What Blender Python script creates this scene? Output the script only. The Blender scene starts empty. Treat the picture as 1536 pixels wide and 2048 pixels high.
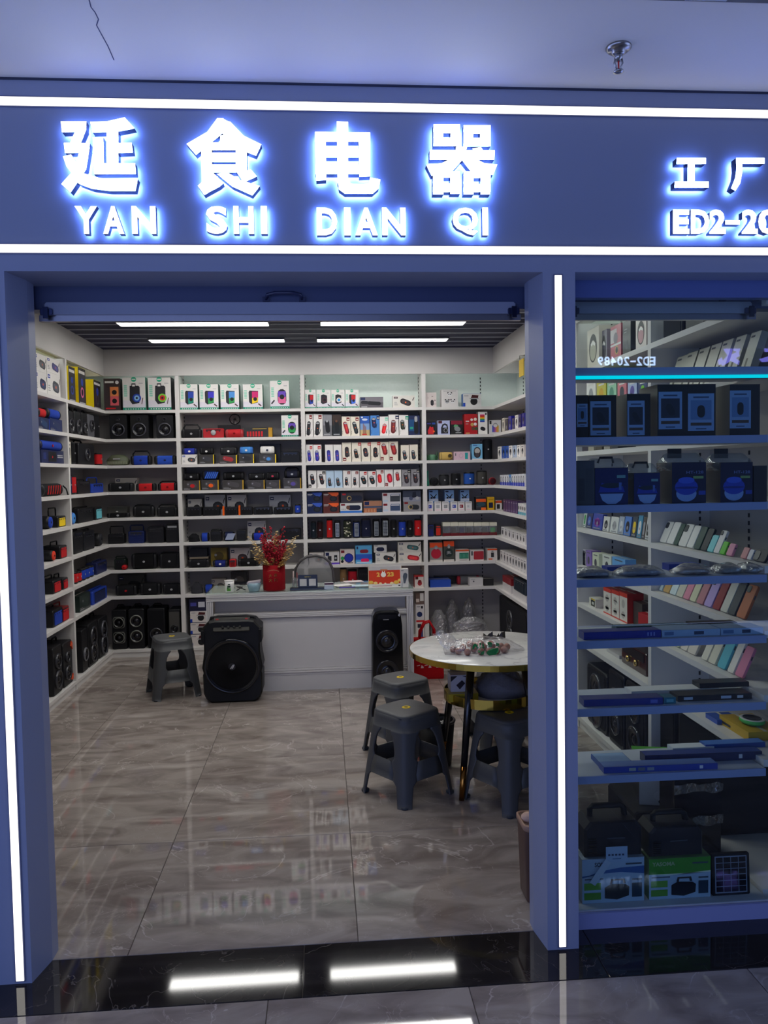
import bpy, bmesh, math, random
from mathutils import Vector, Matrix
R = random.Random(7)
S = bpy.context.scene
COL = S.collection
PI = math.pi

# ------------------------------------------------------------------ camera
F_PX, YAW, PITCH, ROLL, EYE = 1600.0, 0.0754, 0.0481, -0.0172, 1.6
_f = Vector((math.sin(YAW), math.cos(YAW), 0)); _r = Vector((math.cos(YAW), -math.sin(YAW), 0)); _u = Vector((0, 0, 1))
FWD = _f*math.cos(PITCH) - _u*math.sin(PITCH); _u2 = _u*math.cos(PITCH) + _f*math.sin(PITCH)
RGT = _r*math.cos(ROLL) + _u2*math.sin(ROLL); UPV = _u2*math.cos(ROLL) - _r*math.sin(ROLL)
cd = bpy.data.cameras.new('camera'); cam = bpy.data.objects.new('camera', cd); COL.objects.link(cam)
m3 = Matrix((RGT, UPV, -FWD)).transposed()
cam.matrix_world = Matrix.Translation((0, 0, EYE)) @ m3.to_4x4()
cd.sensor_fit = 'VERTICAL'; cd.sensor_height = 36; cd.lens = F_PX/2048*36; cd.clip_start = .02
S.camera = cam

# ------------------------------------------------------------------ world, exposure, lamps' strengths
w = bpy.data.worlds.new('mall'); S.world = w; w.use_nodes = True
bg = w.node_tree.nodes['Background']; bg.inputs[0].default_value = (.40, .53, 1.05, 1); bg.inputs[1].default_value = 1.65
S.view_settings.view_transform = 'Standard'; S.view_settings.look = 'None'
S.view_settings.gamma = 1; S.view_settings.use_curve_mapping = False; S.view_settings.exposure = 0
L_LAMP, L_STRIP, L_LETTER, L_GLOW, L_BAY = 16.5, 1.9, 3.2, 42.0, 8.0

# ------------------------------------------------------------------ measuring: a photo point to a place in the shop
def ray(px, py): return FWD*F_PX + RGT*(px-768) - UPV*(py-1024)
def onY(px, py, Y): d = ray(px, py); return Vector((0, 0, EYE)) + d*(Y/d.y)
def onX(px, py, X): d = ray(px, py); return Vector((0, 0, EYE)) + d*(X/d.x)
def onZ(px, py, Z): d = ray(px, py); return Vector((0, 0, EYE)) + d*((Z-EYE)/d.z)

YB, XL, XR, YF, YG = 7.2226, -1.8939, 1.5595, 2.551, 2.668     # shelf fronts at the back and both sides, shop front, glass line
ZS = [2.1941, 1.9434, 1.7119, 1.4783, 1.2477, 1.0154, .7827, .5479]   # tops of the eight shelves
ZP = .07                                                         # bottom deck
DEP = .30
ZC, ZM, ZB = 2.725, 2.812, 2.493                                # shop ceiling, mall ceiling, underside of the bulkhead

# ------------------------------------------------------------------ colours and materials
def lin(c):
    if isinstance(c, str): c = tuple(int(c[i:i+2], 16)/255 for i in (0, 2, 4))
    return tuple(v/12.92 if v <= .04045 else ((v+.055)/1.055)**2.4 for v in c[:3])
PAL = dict(w='e6e2de', k='16161a', dk='0c0c0f', gy='5b5b60', lg='a5a5a8', nb='1b2550', b='2040a8', lb='4a8fd8', sk='86b6e0', r='c01c22', dr='7a1014',
           o='f06018', y='f0cc20', g='2f9a50', tl='7ed0b4', dt='1a8a70', p='e06a9a', pk='e8b8c4', v='6a48b8', br='6b4632', ol='5a5f4c', cy='6fc4d0',
           cr='e4dccb', gd='c8a860', ng='24262c', pa='cfd6dc', li='7ac83a', dg='2e4a40', pl='b89ad8', tn='a88a6a', or2='b8602c', iv='f4f0ea', wr='a63036')
def C(c): return lin(PAL.get(c, c))

def node_mat(name):
    m = bpy.data.materials.new(name); m.use_nodes = True
    return m, m.node_tree.nodes, m.node_tree.links, m.node_tree.nodes['Principled BSDF']
def attr_mat(name, rough, spec=.5, coat=0, metal=0, var=.06, bump=0, scale=60):
    m, n, l, b = node_mat(name)
    a = n.new('ShaderNodeAttribute'); a.attribute_name = 'Col'
    t = n.new('ShaderNodeTexCoord'); z = n.new('ShaderNodeTexNoise'); z.inputs['Scale'].default_value = scale; l.new(t.outputs['Object'], z.inputs['Vector'])
    mr = n.new('ShaderNodeMapRange'); mr.inputs[3].default_value = 1-var; mr.inputs[4].default_value = 1+var; l.new(z.outputs['Fac'], mr.inputs[0])
    x = n.new('ShaderNodeMix'); x.data_type = 'RGBA'; x.blend_type = 'MULTIPLY'; x.inputs[0].default_value = 1
    l.new(a.outputs['Color'], x.inputs[6]); l.new(mr.outputs[0], x.inputs[7]); l.new(x.outputs[2], b.inputs['Base Color'])
    b.inputs['Roughness'].default_value = rough; b.inputs['Specular IOR Level'].default_value = spec; b.inputs['Metallic'].default_value = metal
    b.inputs['Coat Weight'].default_value = coat; b.inputs['Coat Roughness'].default_value = .15
    if bump:
        u = n.new('ShaderNodeBump'); u.inputs['Strength'].default_value = bump; u.inputs['Distance'].default_value = .002
        l.new(z.outputs['Fac'], u.inputs['Height']); l.new(u.outputs[0], b.inputs['Normal'])
    return m
def emit_mat(name, col, k):
    m, n, l, b = node_mat(name); n.remove(b); e = n.new('ShaderNodeEmission'); e.inputs[0].default_value = (*col, 1); e.inputs[1].default_value = k
    l.new(e.outputs[0], n['Material Output'].inputs[0]); return m
def clear_mat(name, tint, gloss, rough=.02, base=.05, bump=0, white=0):
    """thin clear sheet: see-through, mirror part grows towards grazing angles; WHITE adds a milky diffuse share"""
    m, n, l, b = node_mat(name); n.remove(b)
    t = n.new('ShaderNodeBsdfTransparent'); t.inputs[0].default_value = (*tint, 1)
    g = n.new('ShaderNodeBsdfGlossy'); g.inputs['Roughness'].default_value = rough
    fr = n.new('ShaderNodeFresnel'); ge = n.new('ShaderNodeNewGeometry')      # the same mirror share from both sides of the sheet
    io = n.new('ShaderNodeMath'); io.operation = 'MULTIPLY_ADD'; io.inputs[1].default_value = 1/1.5-1.5; io.inputs[2].default_value = 1.5
    l.new(ge.outputs['Backfacing'], io.inputs[0]); l.new(io.outputs[0], fr.inputs[0])
    mu = n.new('ShaderNodeMath'); mu.operation = 'MULTIPLY_ADD'; mu.inputs[1].default_value = gloss; mu.inputs[2].default_value = base; l.new(fr.outputs[0], mu.inputs[0])
    x = n.new('ShaderNodeMixShader'); l.new(mu.outputs[0], x.inputs[0]); l.new(g.outputs[0], x.inputs[2]); src = t.outputs[0]
    if white:
        d = n.new('ShaderNodeBsdfDiffuse'); d.inputs[0].default_value = (.75, .75, .76, 1); y = n.new('ShaderNodeMixShader'); y.inputs[0].default_value = white
        l.new(t.outputs[0], y.inputs[1]); l.new(d.outputs[0], y.inputs[2]); src = y.outputs[0]
    l.new(src, x.inputs[1])
    if bump:
        tc = n.new('ShaderNodeTexCoord'); z = n.new('ShaderNodeTexNoise'); z.inputs['Scale'].default_value = 22; z.inputs['Distortion'].default_value = 1.5; l.new(tc.outputs['Object'], z.inputs['Vector'])
        u = n.new('ShaderNodeBump'); u.inputs['Strength'].default_value = bump; u.inputs['Distance'].default_value = .03; l.new(z.outputs['Fac'], u.inputs['Height'])
        l.new(u.outputs[0], g.inputs['Normal']); l.new(u.outputs[0], fr.inputs['Normal'])
    l.new(x.outputs[0], n['Material Output'].inputs[0]); return m
def marble(name, base, dark, vein, rough, vscale=1.3, veinw=.018, vk=.5, spec=.5):
    m, n, l, b = node_mat(name)
    g = n.new('ShaderNodeNewGeometry'); oi = n.new('ShaderNodeObjectInfo')
    ad = n.new('ShaderNodeVectorMath'); ad.operation = 'MULTIPLY_ADD'; ad.inputs[1].default_value = (1, 1, 1)
    sc = n.new('ShaderNodeVectorMath'); sc.operation = 'SCALE'; sc.inputs[0].default_value = (31, 17, 5); l.new(oi.outputs['Random'], sc.inputs['Scale'])
    l.new(g.outputs['Position'], ad.inputs[0]); l.new(sc.outputs[0], ad.inputs[2])
    st = n.new('ShaderNodeVectorMath'); st.operation = 'MULTIPLY'; st.inputs[1].default_value = (1, 2.2, 1); l.new(ad.outputs[0], st.inputs[0])
    def noise(s, det, dis, src):
        z = n.new('ShaderNodeTexNoise'); z.inputs['Scale'].default_value = s; z.inputs['Detail'].default_value = det; z.inputs['Distortion'].default_value = dis; l.new(src, z.inputs['Vector']); return z
    cl = noise(3.2, 8, 1.2, st.outputs[0]); r = n.new('ShaderNodeValToRGB'); r.color_ramp.elements[0].position = .33; r.color_ramp.elements[0].color = (*dark, 1)
    r.color_ramp.elements[1].position = .62; r.color_ramp.elements[1].color = (*base, 1); l.new(cl.outputs['Fac'], r.inputs[0])
    col = r.outputs[0]
    for s, wv, k in ((vscale, veinw, vk), (vscale*2.6, veinw*.9, vk*.55)):
        v = noise(s, 5, 1.6, ad.outputs[0]); a = n.new('ShaderNodeMath'); a.operation = 'SUBTRACT'; a.inputs[1].default_value = .5; l.new(v.outputs['Fac'], a.inputs[0])
        ab = n.new('ShaderNodeMath'); ab.operation = 'ABSOLUTE'; l.new(a.outputs[0], ab.inputs[0])
        mr = n.new('ShaderNodeMapRange'); mr.inputs[1].default_value = 0; mr.inputs[2].default_value = wv; mr.inputs[3].default_value = k; mr.inputs[4].default_value = 0; l.new(ab.outputs[0], mr.inputs[0])
        br = noise(s*.8, 2, 0, st.outputs[0]); mm = n.new('ShaderNodeMath'); mm.operation = 'MULTIPLY'; l.new(mr.outputs[0], mm.inputs[0])
        mb_ = n.new('ShaderNodeMapRange'); mb_.inputs[1].default_value = .45; mb_.inputs[2].default_value = .6; l.new(br.outputs['Fac'], mb_.inputs[0]); l.new(mb_.outputs[0], mm.inputs[1])
        x = n.new('ShaderNodeMix'); x.data_type = 'RGBA'; l.new(mm.outputs[0], x.inputs[0]); l.new(col, x.inputs[6]); x.inputs[7].default_value = (*vein, 1); col = x.outputs[2]
    l.new(col, b.inputs['Base Color']); b.inputs['Roughness'].default_value = rough; b.inputs['Specular IOR Level'].default_value = spec
    return m

M = dict(slat=attr_mat('matt_slat', .6, .25, var=.03, scale=3),
    paint=attr_mat('painted_board', .45, .35, var=.03, scale=8), carton=attr_mat('printed_carton', .42, .4, coat=.15, var=.05), print=attr_mat('flat_print', .4, .4, var=.04),
    plastic=attr_mat('moulded_plastic', .46, .32, var=.06, bump=.15, scale=400), gloss=attr_mat('glossy_plastic', .16, .55, var=.04), fabric=attr_mat('speaker_fabric', .85, .25, var=.18, bump=.5, scale=320),
    stool=attr_mat('stool_plastic', .5, .4, var=.04, bump=.1, scale=300), metal=attr_mat('metal', .28, .5, metal=1, var=.05), gold=attr_mat('gold', .18, .5, metal=1, var=.08, scale=12),
    rubber=attr_mat('black_rubber', .6, .3, var=.1), panel=attr_mat('coated_panel', .42, .45, var=.03, scale=3), leaf=attr_mat('foil_leaf', .35, .6, metal=.25, var=.15), cloth=attr_mat('cloth', .9, .2, var=.12, bump=.6, scale=90),
    skin=attr_mat('fruit_skin', .55, .4, var=.25, bump=.5, scale=180), wall=attr_mat('wall_paint', .7, .25, var=.03, scale=4),
    glass=clear_mat('window_glass', (.88, .94, .93), .8, .0, .015), sheet=clear_mat('desk_glass', (.93, .97, .95), .9, .02, .03), film=clear_mat('plastic_film', (.95, .95, .96), .9, .08, .05, bump=.3, white=.07),
    wrap=clear_mat('wrap_film', (.9, .9, .92), .9, .1, .12, bump=.4, white=.22), mesh=clear_mat('chair_mesh', (.32, .31, .33), .1, .5, .0, white=.25), tray=clear_mat('clear_plastic', (.8, .86, .9), .9, .05, .06, white=.12),
    lamp=emit_mat('lamp_diffuser', (1, .985, .95), L_LAMP), strip=emit_mat('light_strip', (1, .96, .9), L_STRIP), letter=emit_mat('letter_face', (.86, .92, 1), L_LETTER), glow=emit_mat('letter_back_light', (.16, .30, 1), L_GLOW),
    cyan=emit_mat('cyan_strip', (.0, .78, 1), 1.0), bay=emit_mat('shelf_light', (.93, 1, .96), L_BAY), purple=emit_mat('violet_letter', (.25, .22, 1), 7), number=emit_mat('number_face', (.5, .66, 1), 15),
    tile=marble('floor_marble', lin('a0968f'), lin('7c716b'), lin('cbc1bb'), .03, 2.1, .0085, .6, .62), black=marble('black_marble', lin('2a2626'), lin('1c1918'), lin('8a827c'), .05, 1.6, .0035, .45, .6),
    white_marble=marble('table_marble', lin('dcdcd8'), lin('cfcfcc'), lin('8f8f92'), .15, 2.0, .02, .5, .5))

# ------------------------------------------------------------------ mesh builder
class MB:
    def __init__(s): s.v = []; s.f = []; s.c = []; s.s = []
    def add(s, vs, fs, col, smooth=False, T=None):
        o = len(s.v); c = C(col) if isinstance(col, str) else col
        s.v += [tuple(T @ Vector(p)) if T else tuple(p) for p in vs]
        for f in fs: s.f.append(tuple(i+o for i in f)); s.c.append(c); s.s.append(smooth)
        return s
    def box(s, x0, x1, y0, y1, z0, z1, col, T=None, ch=0):
        if ch:
            h = min(ch, (x1-x0)*.45, (z1-z0)*.45)
            p = [(x0+h, z0), (x1-h, z0), (x1, z0+h), (x1, z1-h), (x1-h, z1), (x0+h, z1), (x0, z1-h), (x0, z0+h)]
            return s.prism(p, y0, y1, col, T, ch=h*.6)
        v = [(x, y, z) for z in (z0, z1) for y in (y0, y1) for x in (x0, x1)]
        return s.add(v, [(0, 2, 3, 1), (4, 5, 7, 6), (0, 1, 5, 4), (2, 6, 7, 3), (0, 4, 6, 2), (1, 3, 7, 5)], col, False, T)
    def prism(s, p, y0, y1, col, T=None, ch=0, smooth=False):
        """outline p in (x,z), counter-clockwise seen from the front (-y), swept from y0 (front) to y1; ch chamfers both rims"""
        n = len(p); cx = sum(a for a, b in p)/n; cz = sum(b for a, b in p)/n
        def ring(y, k):
            out = []
            for a, b in p:
                dx, dz = a-cx, b-cz; d = math.hypot(dx, dz) or 1; q = max(0, 1-k/d); out.append((cx+dx*q, y, cz+dz*q))
            return out
        rs = [ring(y0, ch), ring(y0+ch, 0), ring(y1-ch, 0), ring(y1, ch)] if ch else [ring(y0, 0), ring(y1, 0)]
        v = [q for r in rs for q in r]; f = [tuple(range(n))]
        for k in range(len(rs)-1):
            for i in range(n): j = (i+1) % n; f.append((k*n+i, (k+1)*n+i, (k+1)*n+j, k*n+j))
        f.append(tuple(reversed(range((len(rs)-1)*n, len(rs)*n))))
        s.add(v, f[:1]+f[-1:], col, False, T); o = len(s.v)-len(v)
        c = C(col) if isinstance(col, str) else col
        for q in f[1:-1]: s.f.append(tuple(i+o for i in q)); s.c.append(c); s.s.append(smooth)
        return s
    def loft(s, rings, col, T=None, caps=True, smooth=True, cols=None):
        n = len(rings[0]); v = [q for r in rings for q in r]; o = len(s.v)
        s.v += [tuple(T @ Vector(p)) if T else tuple(p) for p in v]
        for k in range(len(rings)-1):
            c = C(cols[k] if cols else col) if isinstance(cols[k] if cols else col, str) else col
            for i in range(n): j = (i+1) % n; s.f.append((o+k*n+i, o+k*n+j, o+(k+1)*n+j, o+(k+1)*n+i)); s.c.append(c); s.s.append(smooth)
        if caps:
            for q, cc in ((tuple(reversed(range(o, o+n))), cols[0] if cols else col), (tuple(range(o+(len(rings)-1)*n, o+len(rings)*n)), cols[-1] if cols else col)):
                s.f.append(q); s.c.append(C(cc) if isinstance(cc, str) else cc); s.s.append(False)
        return s
    def lathe(s, prof, n, col, T=None, smooth=True, caps=True, cols=None):
        """profile of (radius, z) turned about z"""
        return s.loft([[(r*math.cos(2*PI*i/n), r*math.sin(2*PI*i/n), z) for i in range(n)] for r, z in prof], col, T, caps, smooth, cols)
    def tube(s, path, r, n, col, T=None, closed=False):
        P = [Vector(p) for p in path]; rings = []
        for i, p in enumerate(P):
            a = P[i-1] if i else p; b = P[i+1] if i < len(P)-1 else p; t = (b-a).normalized()
            u = t.cross(Vector((.31, .17, .93))).normalized(); q = t.cross(u)
            rr = r[i] if isinstance(r, (list, tuple)) else r
            rings.append([tuple(p + u*rr*math.cos(2*PI*k/n) + q*rr*math.sin(2*PI*k/n)) for k in range(n)])
        return s.loft(rings, col, T)
    def ball(s, c, r, col, n=8, T=None, sq=(1, 1, 1)):
        m = max(4, n//2); prof = [(max(1e-4, math.sin(PI*k/m)), -math.cos(PI*k/m)) for k in range(m+1)]
        Q = Matrix.Translation(c) @ Matrix.Diagonal((r*sq[0], r*sq[1], r*sq[2], 1))
        return s.lathe(prof, n, col, (T @ Q) if T else Q)
    def plate(s, p, y, col):
        """flat print: polygon p in (x,z) facing the front, at depth y"""
        return s.add([(a, y, b) for a, b in p], [tuple(range(len(p)))], col)
    def build(s, name, mat, parent=None, loc=None, rot=None):
        me = bpy.data.meshes.new(name); me.from_pydata(s.v, [], s.f)
        at = me.color_attributes.new('Col', 'FLOAT_COLOR', 'CORNER')
        buf = []
        for q, c in zip(s.f, s.c): buf += [c[0], c[1], c[2], 1.0]*len(q)
        at.data.foreach_set('color', buf); me.polygons.foreach_set('use_smooth', s.s)
        me.materials.append(M[mat] if isinstance(mat, str) else mat); me.update()
        o = bpy.data.objects.new(name, me); COL.objects.link(o)
        if parent: o.parent = parent
        if loc is not None: o.location = loc
        if rot is not None: o.rotation_euler = rot if isinstance(rot, (tuple, list)) else (0, 0, rot)
        return o
def empty(name, loc=(0, 0, 0), rz=0, parent=None):
    o = bpy.data.objects.new(name, None); COL.objects.link(o); o.location = loc; o.rotation_euler = (0, 0, rz); o.empty_display_size = .05
    if parent: o.parent = parent
    return o
def tag(o, label=None, cat=None, group=None, kind=None):
    if label: o['label'] = label
    if cat: o['category'] = cat
    if group: o['group'] = group
    if kind: o['kind'] = kind
    return o
def struct(o): o['kind'] = 'structure'; return o
def rrect(w, d, r, n=4, cx=0, cy=0):
    out = []
    for k, (sx, sy) in enumerate(((1, -1), (1, 1), (-1, 1), (-1, -1))):
        for i in range(n+1):
            a = -PI/2 + k*PI/2 + i*PI/2/n
            out.append((cx+sx*(w/2-r)+r*math.cos(a), cy+sy*(d/2-r)+r*math.sin(a)))
    return out
def ell(cx, cy, rx, ry, n=14): return [(cx+rx*math.cos(2*PI*i/n), cy+ry*math.sin(2*PI*i/n)) for i in range(n)]
def caps(cx, cy, L, W, ang, n=5):
    """capsule outline, long axis at ANG from vertical"""
    r = W/2; h = L/2-r; p = [(r*math.cos(a), h+r*math.sin(a)) for a in [PI*i/n for i in range(n+1)]] + [(-r*math.cos(a), -h-r*math.sin(a)) for a in [PI*i/n for i in range(n+1)]]
    ca, sa = math.cos(ang), math.sin(ang); return [(cx+x*ca-y*sa, cy+x*sa+y*ca) for x, y in p]
def rect(x0, y0, x1, y1): return [(x0, y0), (x1, y0), (x1, y1), (x0, y1)]

_glyphs = {}
def glyph(txt, bold=0):
    """outline of a text as a flat mesh in x,y: (verts, faces)"""
    k = (txt, bold)
    if k not in _glyphs:
        cu = bpy.data.curves.new('text', 'FONT'); cu.body = txt; cu.offset = bold; cu.resolution_u = 3
        o = bpy.data.objects.new('text', cu); COL.objects.link(o); dg = bpy.context.evaluated_depsgraph_get()
        me = bpy.data.meshes.new_from_object(o.evaluated_get(dg)); vs = [tuple(v.co) for v in me.vertices]; fs = [tuple(p.vertices) for p in me.polygons]
        bpy.data.objects.remove(o); bpy.data.curves.remove(cu); bpy.data.meshes.remove(me)
        x0 = min(v[0] for v in vs); x1 = max(v[0] for v in vs); y0 = min(v[1] for v in vs); y1 = max(v[1] for v in vs)
        _glyphs[k] = ([((v[0]-x0)/(x1-x0), (v[1]-y0)/(y1-y0)) for v in vs], fs, (x1-x0)/(y1-y0))
    return _glyphs[k]
def put_text(m, txt, x0, z0, x1, z1, y, col, bold=0):
    vs, fs, asp = glyph(txt, bold); m.add([(x0+a*(x1-x0), y, z0+b*(z1-z0)) for a, b in vs], fs, col)

# ================================================================== the setting
def bmesh_box(name, mat, col, x0, x1, y0, y1, z0, z1, parent=None, ch=0):
    return MB().box(x0, x1, y0, y1, z0, z1, col, ch=ch).build(name, mat, parent)
ZT = 2.60
XLW, XRW, YBW = XL-DEP, XR+DEP, YB+DEP         # wall faces behind the shelves

fl = struct(empty('floor')); struct(bmesh_box('grout', 'wall', '4a443f', -4.2, 4.2, -2.6, 7.7, -.05, -.004, fl))
def tiles(xs, ys, mat, name='tile'):
    cache = {}
    for i in range(len(xs)-1):
        for j in range(len(ys)-1):
            wx, wy = xs[i+1]-xs[i]-.0024, ys[j+1]-ys[j]-.0024; k = (round(wx, 3), round(wy, 3))
            if k not in cache:
                me = MB(); h = .0015
                me.loft([[(-wx/2, -wy/2, -.01), (wx/2, -wy/2, -.01), (wx/2, wy/2, -.01), (-wx/2, wy/2, -.01)], [(-wx/2, -wy/2, -h), (wx/2, -wy/2, -h), (wx/2, wy/2, -h), (-wx/2, wy/2, -h)],
                         [(-wx/2+h, -wy/2+h, 0), (wx/2-h, -wy/2+h, 0), (wx/2-h, wy/2-h, 0), (-wx/2+h, wy/2-h, 0)]], 'w', smooth=False)
                o = me.build(name, mat, fl); cache[k] = o.data
            else:
                o = bpy.data.objects.new(name, cache[k]); COL.objects.link(o); o.parent = fl
            o.location = ((xs[i]+xs[i+1])/2, (ys[j]+ys[j+1])/2, 0)
tx = [XLW] + [.088+.775*k for k in range(-2, 3)] + [XRW]
tiles(tx, [2.668, 3.5, 4.51, 5.52, 6.53, YBW], 'tile')
tiles([-4.1, -3.02, -2.05, -1.08, -.096, .87, 1.86, 2.9, 4.1], [2.392, 2.668], 'black', 'threshold_slab')
tiles([-4.1, -2.9, -2.0, -1.1, -.2, .42, 1.32, 2.22, 4.1], [-2.5, -1.3, -.1, 1.15, 2.392], 'tile')
# ceiling of the shop: dark baffles with bright joints
ce = struct(empty('ceiling')); struct(bmesh_box('ceiling_slab', 'wall', '202436', XLW-.1, XRW+.1, 2.68, YBW+.1, 2.86, 2.92, ce))
sl = jl = None; PITCHY = .2033; y = YB-.055
while y > 3.0:
    if sl is None:
        sl = bmesh_box('slat', 'slat', '12163a', XL, XR, -.088, .088, ZC, ZC+.05, ce); jl = bmesh_box('joint_strip', 'panel', 'b4b6c0', XL, XR, -.007, .007, ZC-.004, ZC+.02, ce); a, b = sl, jl
    else:
        a = sl.copy(); b = jl.copy(); COL.objects.link(a); COL.objects.link(b); a.parent = ce; b.parent = ce
    a.location.y = y; b.location.y = y-PITCHY/2; y -= PITCHY
# mall ceiling in front of the shop
mc = struct(MB().box(-5, 5, 2.055, YF+.01, ZM, ZM+.06, 'dedee0').box(-5, 5, -2.6, 1.985, ZM+.0, ZM+.06, '8a8c92').build('ceiling_1', 'wall'))
cr = MB()
pts = [onZ(px, py, ZM) for px, py in ((176, -10), (182, 14), (190, 24), (197, 38), (193, 50), (206, 74), (216, 92), (228, 120))]
for a, b in zip(pts, pts[1:]):
    d = (b-a).normalized().cross(Vector((0, 0, 1)))*.0016; cr.add([a-d-Vector((0, 0, .0006)), b-d-Vector((0, 0, .0006)), b+d-Vector((0, 0, .0006)), a+d-Vector((0, 0, .0006))], [(0, 1, 2, 3)], '4c5474')
struct(cr.build('hairline_crack', 'wall', mc))
struct(bmesh_box('trim_1', 'panel', '181a20', -5, 5, 1.985, 2.055, ZM-.01, ZM+.05)); struct(bmesh_box('joint_strip', 'panel', '9aa6b8', .95, 1.06, 1.995, 2.045, ZM-.014, ZM-.009, bpy.data.objects['trim_1']))
# walls
PCOL = '868ea8'
wl = struct(MB().box(XLW-.08, XLW, YF+.1, YBW+.08, 0, 2.9, 'd8d4d0').build('wall_left', 'wall')); wr = struct(MB().box(XRW, XRW+.08, YF+.1, YBW+.08, 0, 2.9, 'd8d4d0').build('wall_right', 'wall'))
wb = struct(MB().box(XLW, XRW, YBW, YBW+.08, 0, 2.9, 'd8d4d0').build('wall_back', 'wall'))
for o, q in ((wl, (XLW, XL, 2.8, YB)), (wr, (XR, XRW, 2.8, YB)), (wb, (XLW, XRW, YB, YBW))):
    x0, x1, y0, y1 = q; fr = (x1-.018, x1, y0, y1) if o is wl else (x0, x0+.018, y0, y1) if o is wr else (x0, x1, y0, y0+.018)
    struct(bmesh_box('bulkhead', 'wall', 'd2cecb', *fr, ZB, ZC+.1, o)); dk_ = (x0, x1-.019, y0, y1) if o is wl else (x0+.019, x1, y0, y1) if o is wr else (x0, x1, y0+.019, y1); struct(bmesh_box('bulkhead_deck', 'wall', 'd2cecb', *dk_, ZT, ZT+.02, o))
wf = struct(empty('wall_front'))
struct(bmesh_box('fascia', 'panel', PCOL, -4.2, 4.2, YF, YF+.20, 2.236, ZM, wf)); struct(bmesh_box('upper_wall', 'panel', '3a4468', -2.3, 2.4, YF+.20, YF+.26, 2.16, 2.9, wf))
struct(MB().box(-4.2, 4.2, YF-.004, YF, ZM-.006, ZM, '2a2f48').build('shadow_gap', 'panel', wf))
lc = struct(MB().add([(-4.2, YF, 0), (-.956, YF, 0), (-.931, YG, 0), (-.931, YG+.06, 0), (-4.2, YG+.06, 0), (-4.2, YF, 2.236), (-.956, YF, 2.236), (-.931, YG, 2.236), (-.931, YG+.06, 2.236), (-4.2, YG+.06, 2.236)],
     [(0, 1, 6, 5), (1, 2, 7, 6), (2, 3, 8, 7), (3, 4, 9, 8)], PCOL).build('trim_2', 'panel'))
rc = struct(MB().add([(.716, YF, 0), (.822, YF, 0), (.838, YG, 0), (.838, YG+.05, 0), (.699, YG+.05, 0), (.699, YG, 0)] + [(.716, YF, 2.236), (.822, YF, 2.236), (.838, YG, 2.236), (.838, YG+.05, 2.236), (.699, YG+.05, 2.236), (.699, YG, 2.236)],
     [(0, 1, 7, 6), (1, 2, 8, 7), (2, 3, 9, 8), (3, 4, 10, 9), (4, 5, 11, 10), (5, 0, 6, 11)], PCOL).build('trim_3', 'panel'))
struct(MB().box(1.86, 4.2, YF, YG+.06, 0, 2.236, PCOL).build('trim_4', 'panel'))
# display window
wn = struct(empty('window_1'))
struct(bmesh_box('sill', 'panel', 'b8bcc4', .838, 1.552, YG+.006, YG+.36, .0, .06, wn)); struct(bmesh_box('kick_board', 'panel', '8890bc', .838, 1.86, YG-.012, YG, 0, .055, wn))
struct(MB().box(.838, 1.86, YG, YG+.006, .06, 2.236, 'w').build('glass_pane', 'glass', wn))
struct(bmesh_box('head_frame', 'panel', '50629c', .838, 1.86, YG-.01, YG+.03, 2.178, 2.236, wn))
# facade light strips
def strip(label, x0, x1, z0, z1, vertical=False):
    t = empty('light_strip', ((x0+x1)/2, YF, z0)); tag(t, label, 'light strip', 'light strips on the shop front')
    cx = (x0+x1)/2; e = .004
    MB().box(x0-cx-e, x1-cx+e, -.003, 0, -e, z1-z0+e, '50587c').build('channel', 'panel', t); MB().box(x0-cx, x1-cx, -.0055, -.003, 0, z1-z0, 'w').build('diffuser', 'strip', t)
strip('white light strip across the shop front above the sign', -4.1, 4.1, 2.729, 2.754); strip('white light strip across the shop front below the sign letters', -4.1, 4.1, 2.291, 2.315)
strip('upright white light strip on the column at the picture edge', -1.003, -.979, .012, 2.225); strip('upright white light strip on the pillar beside the window', .7545, .7765, .012, 2.225)

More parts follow.
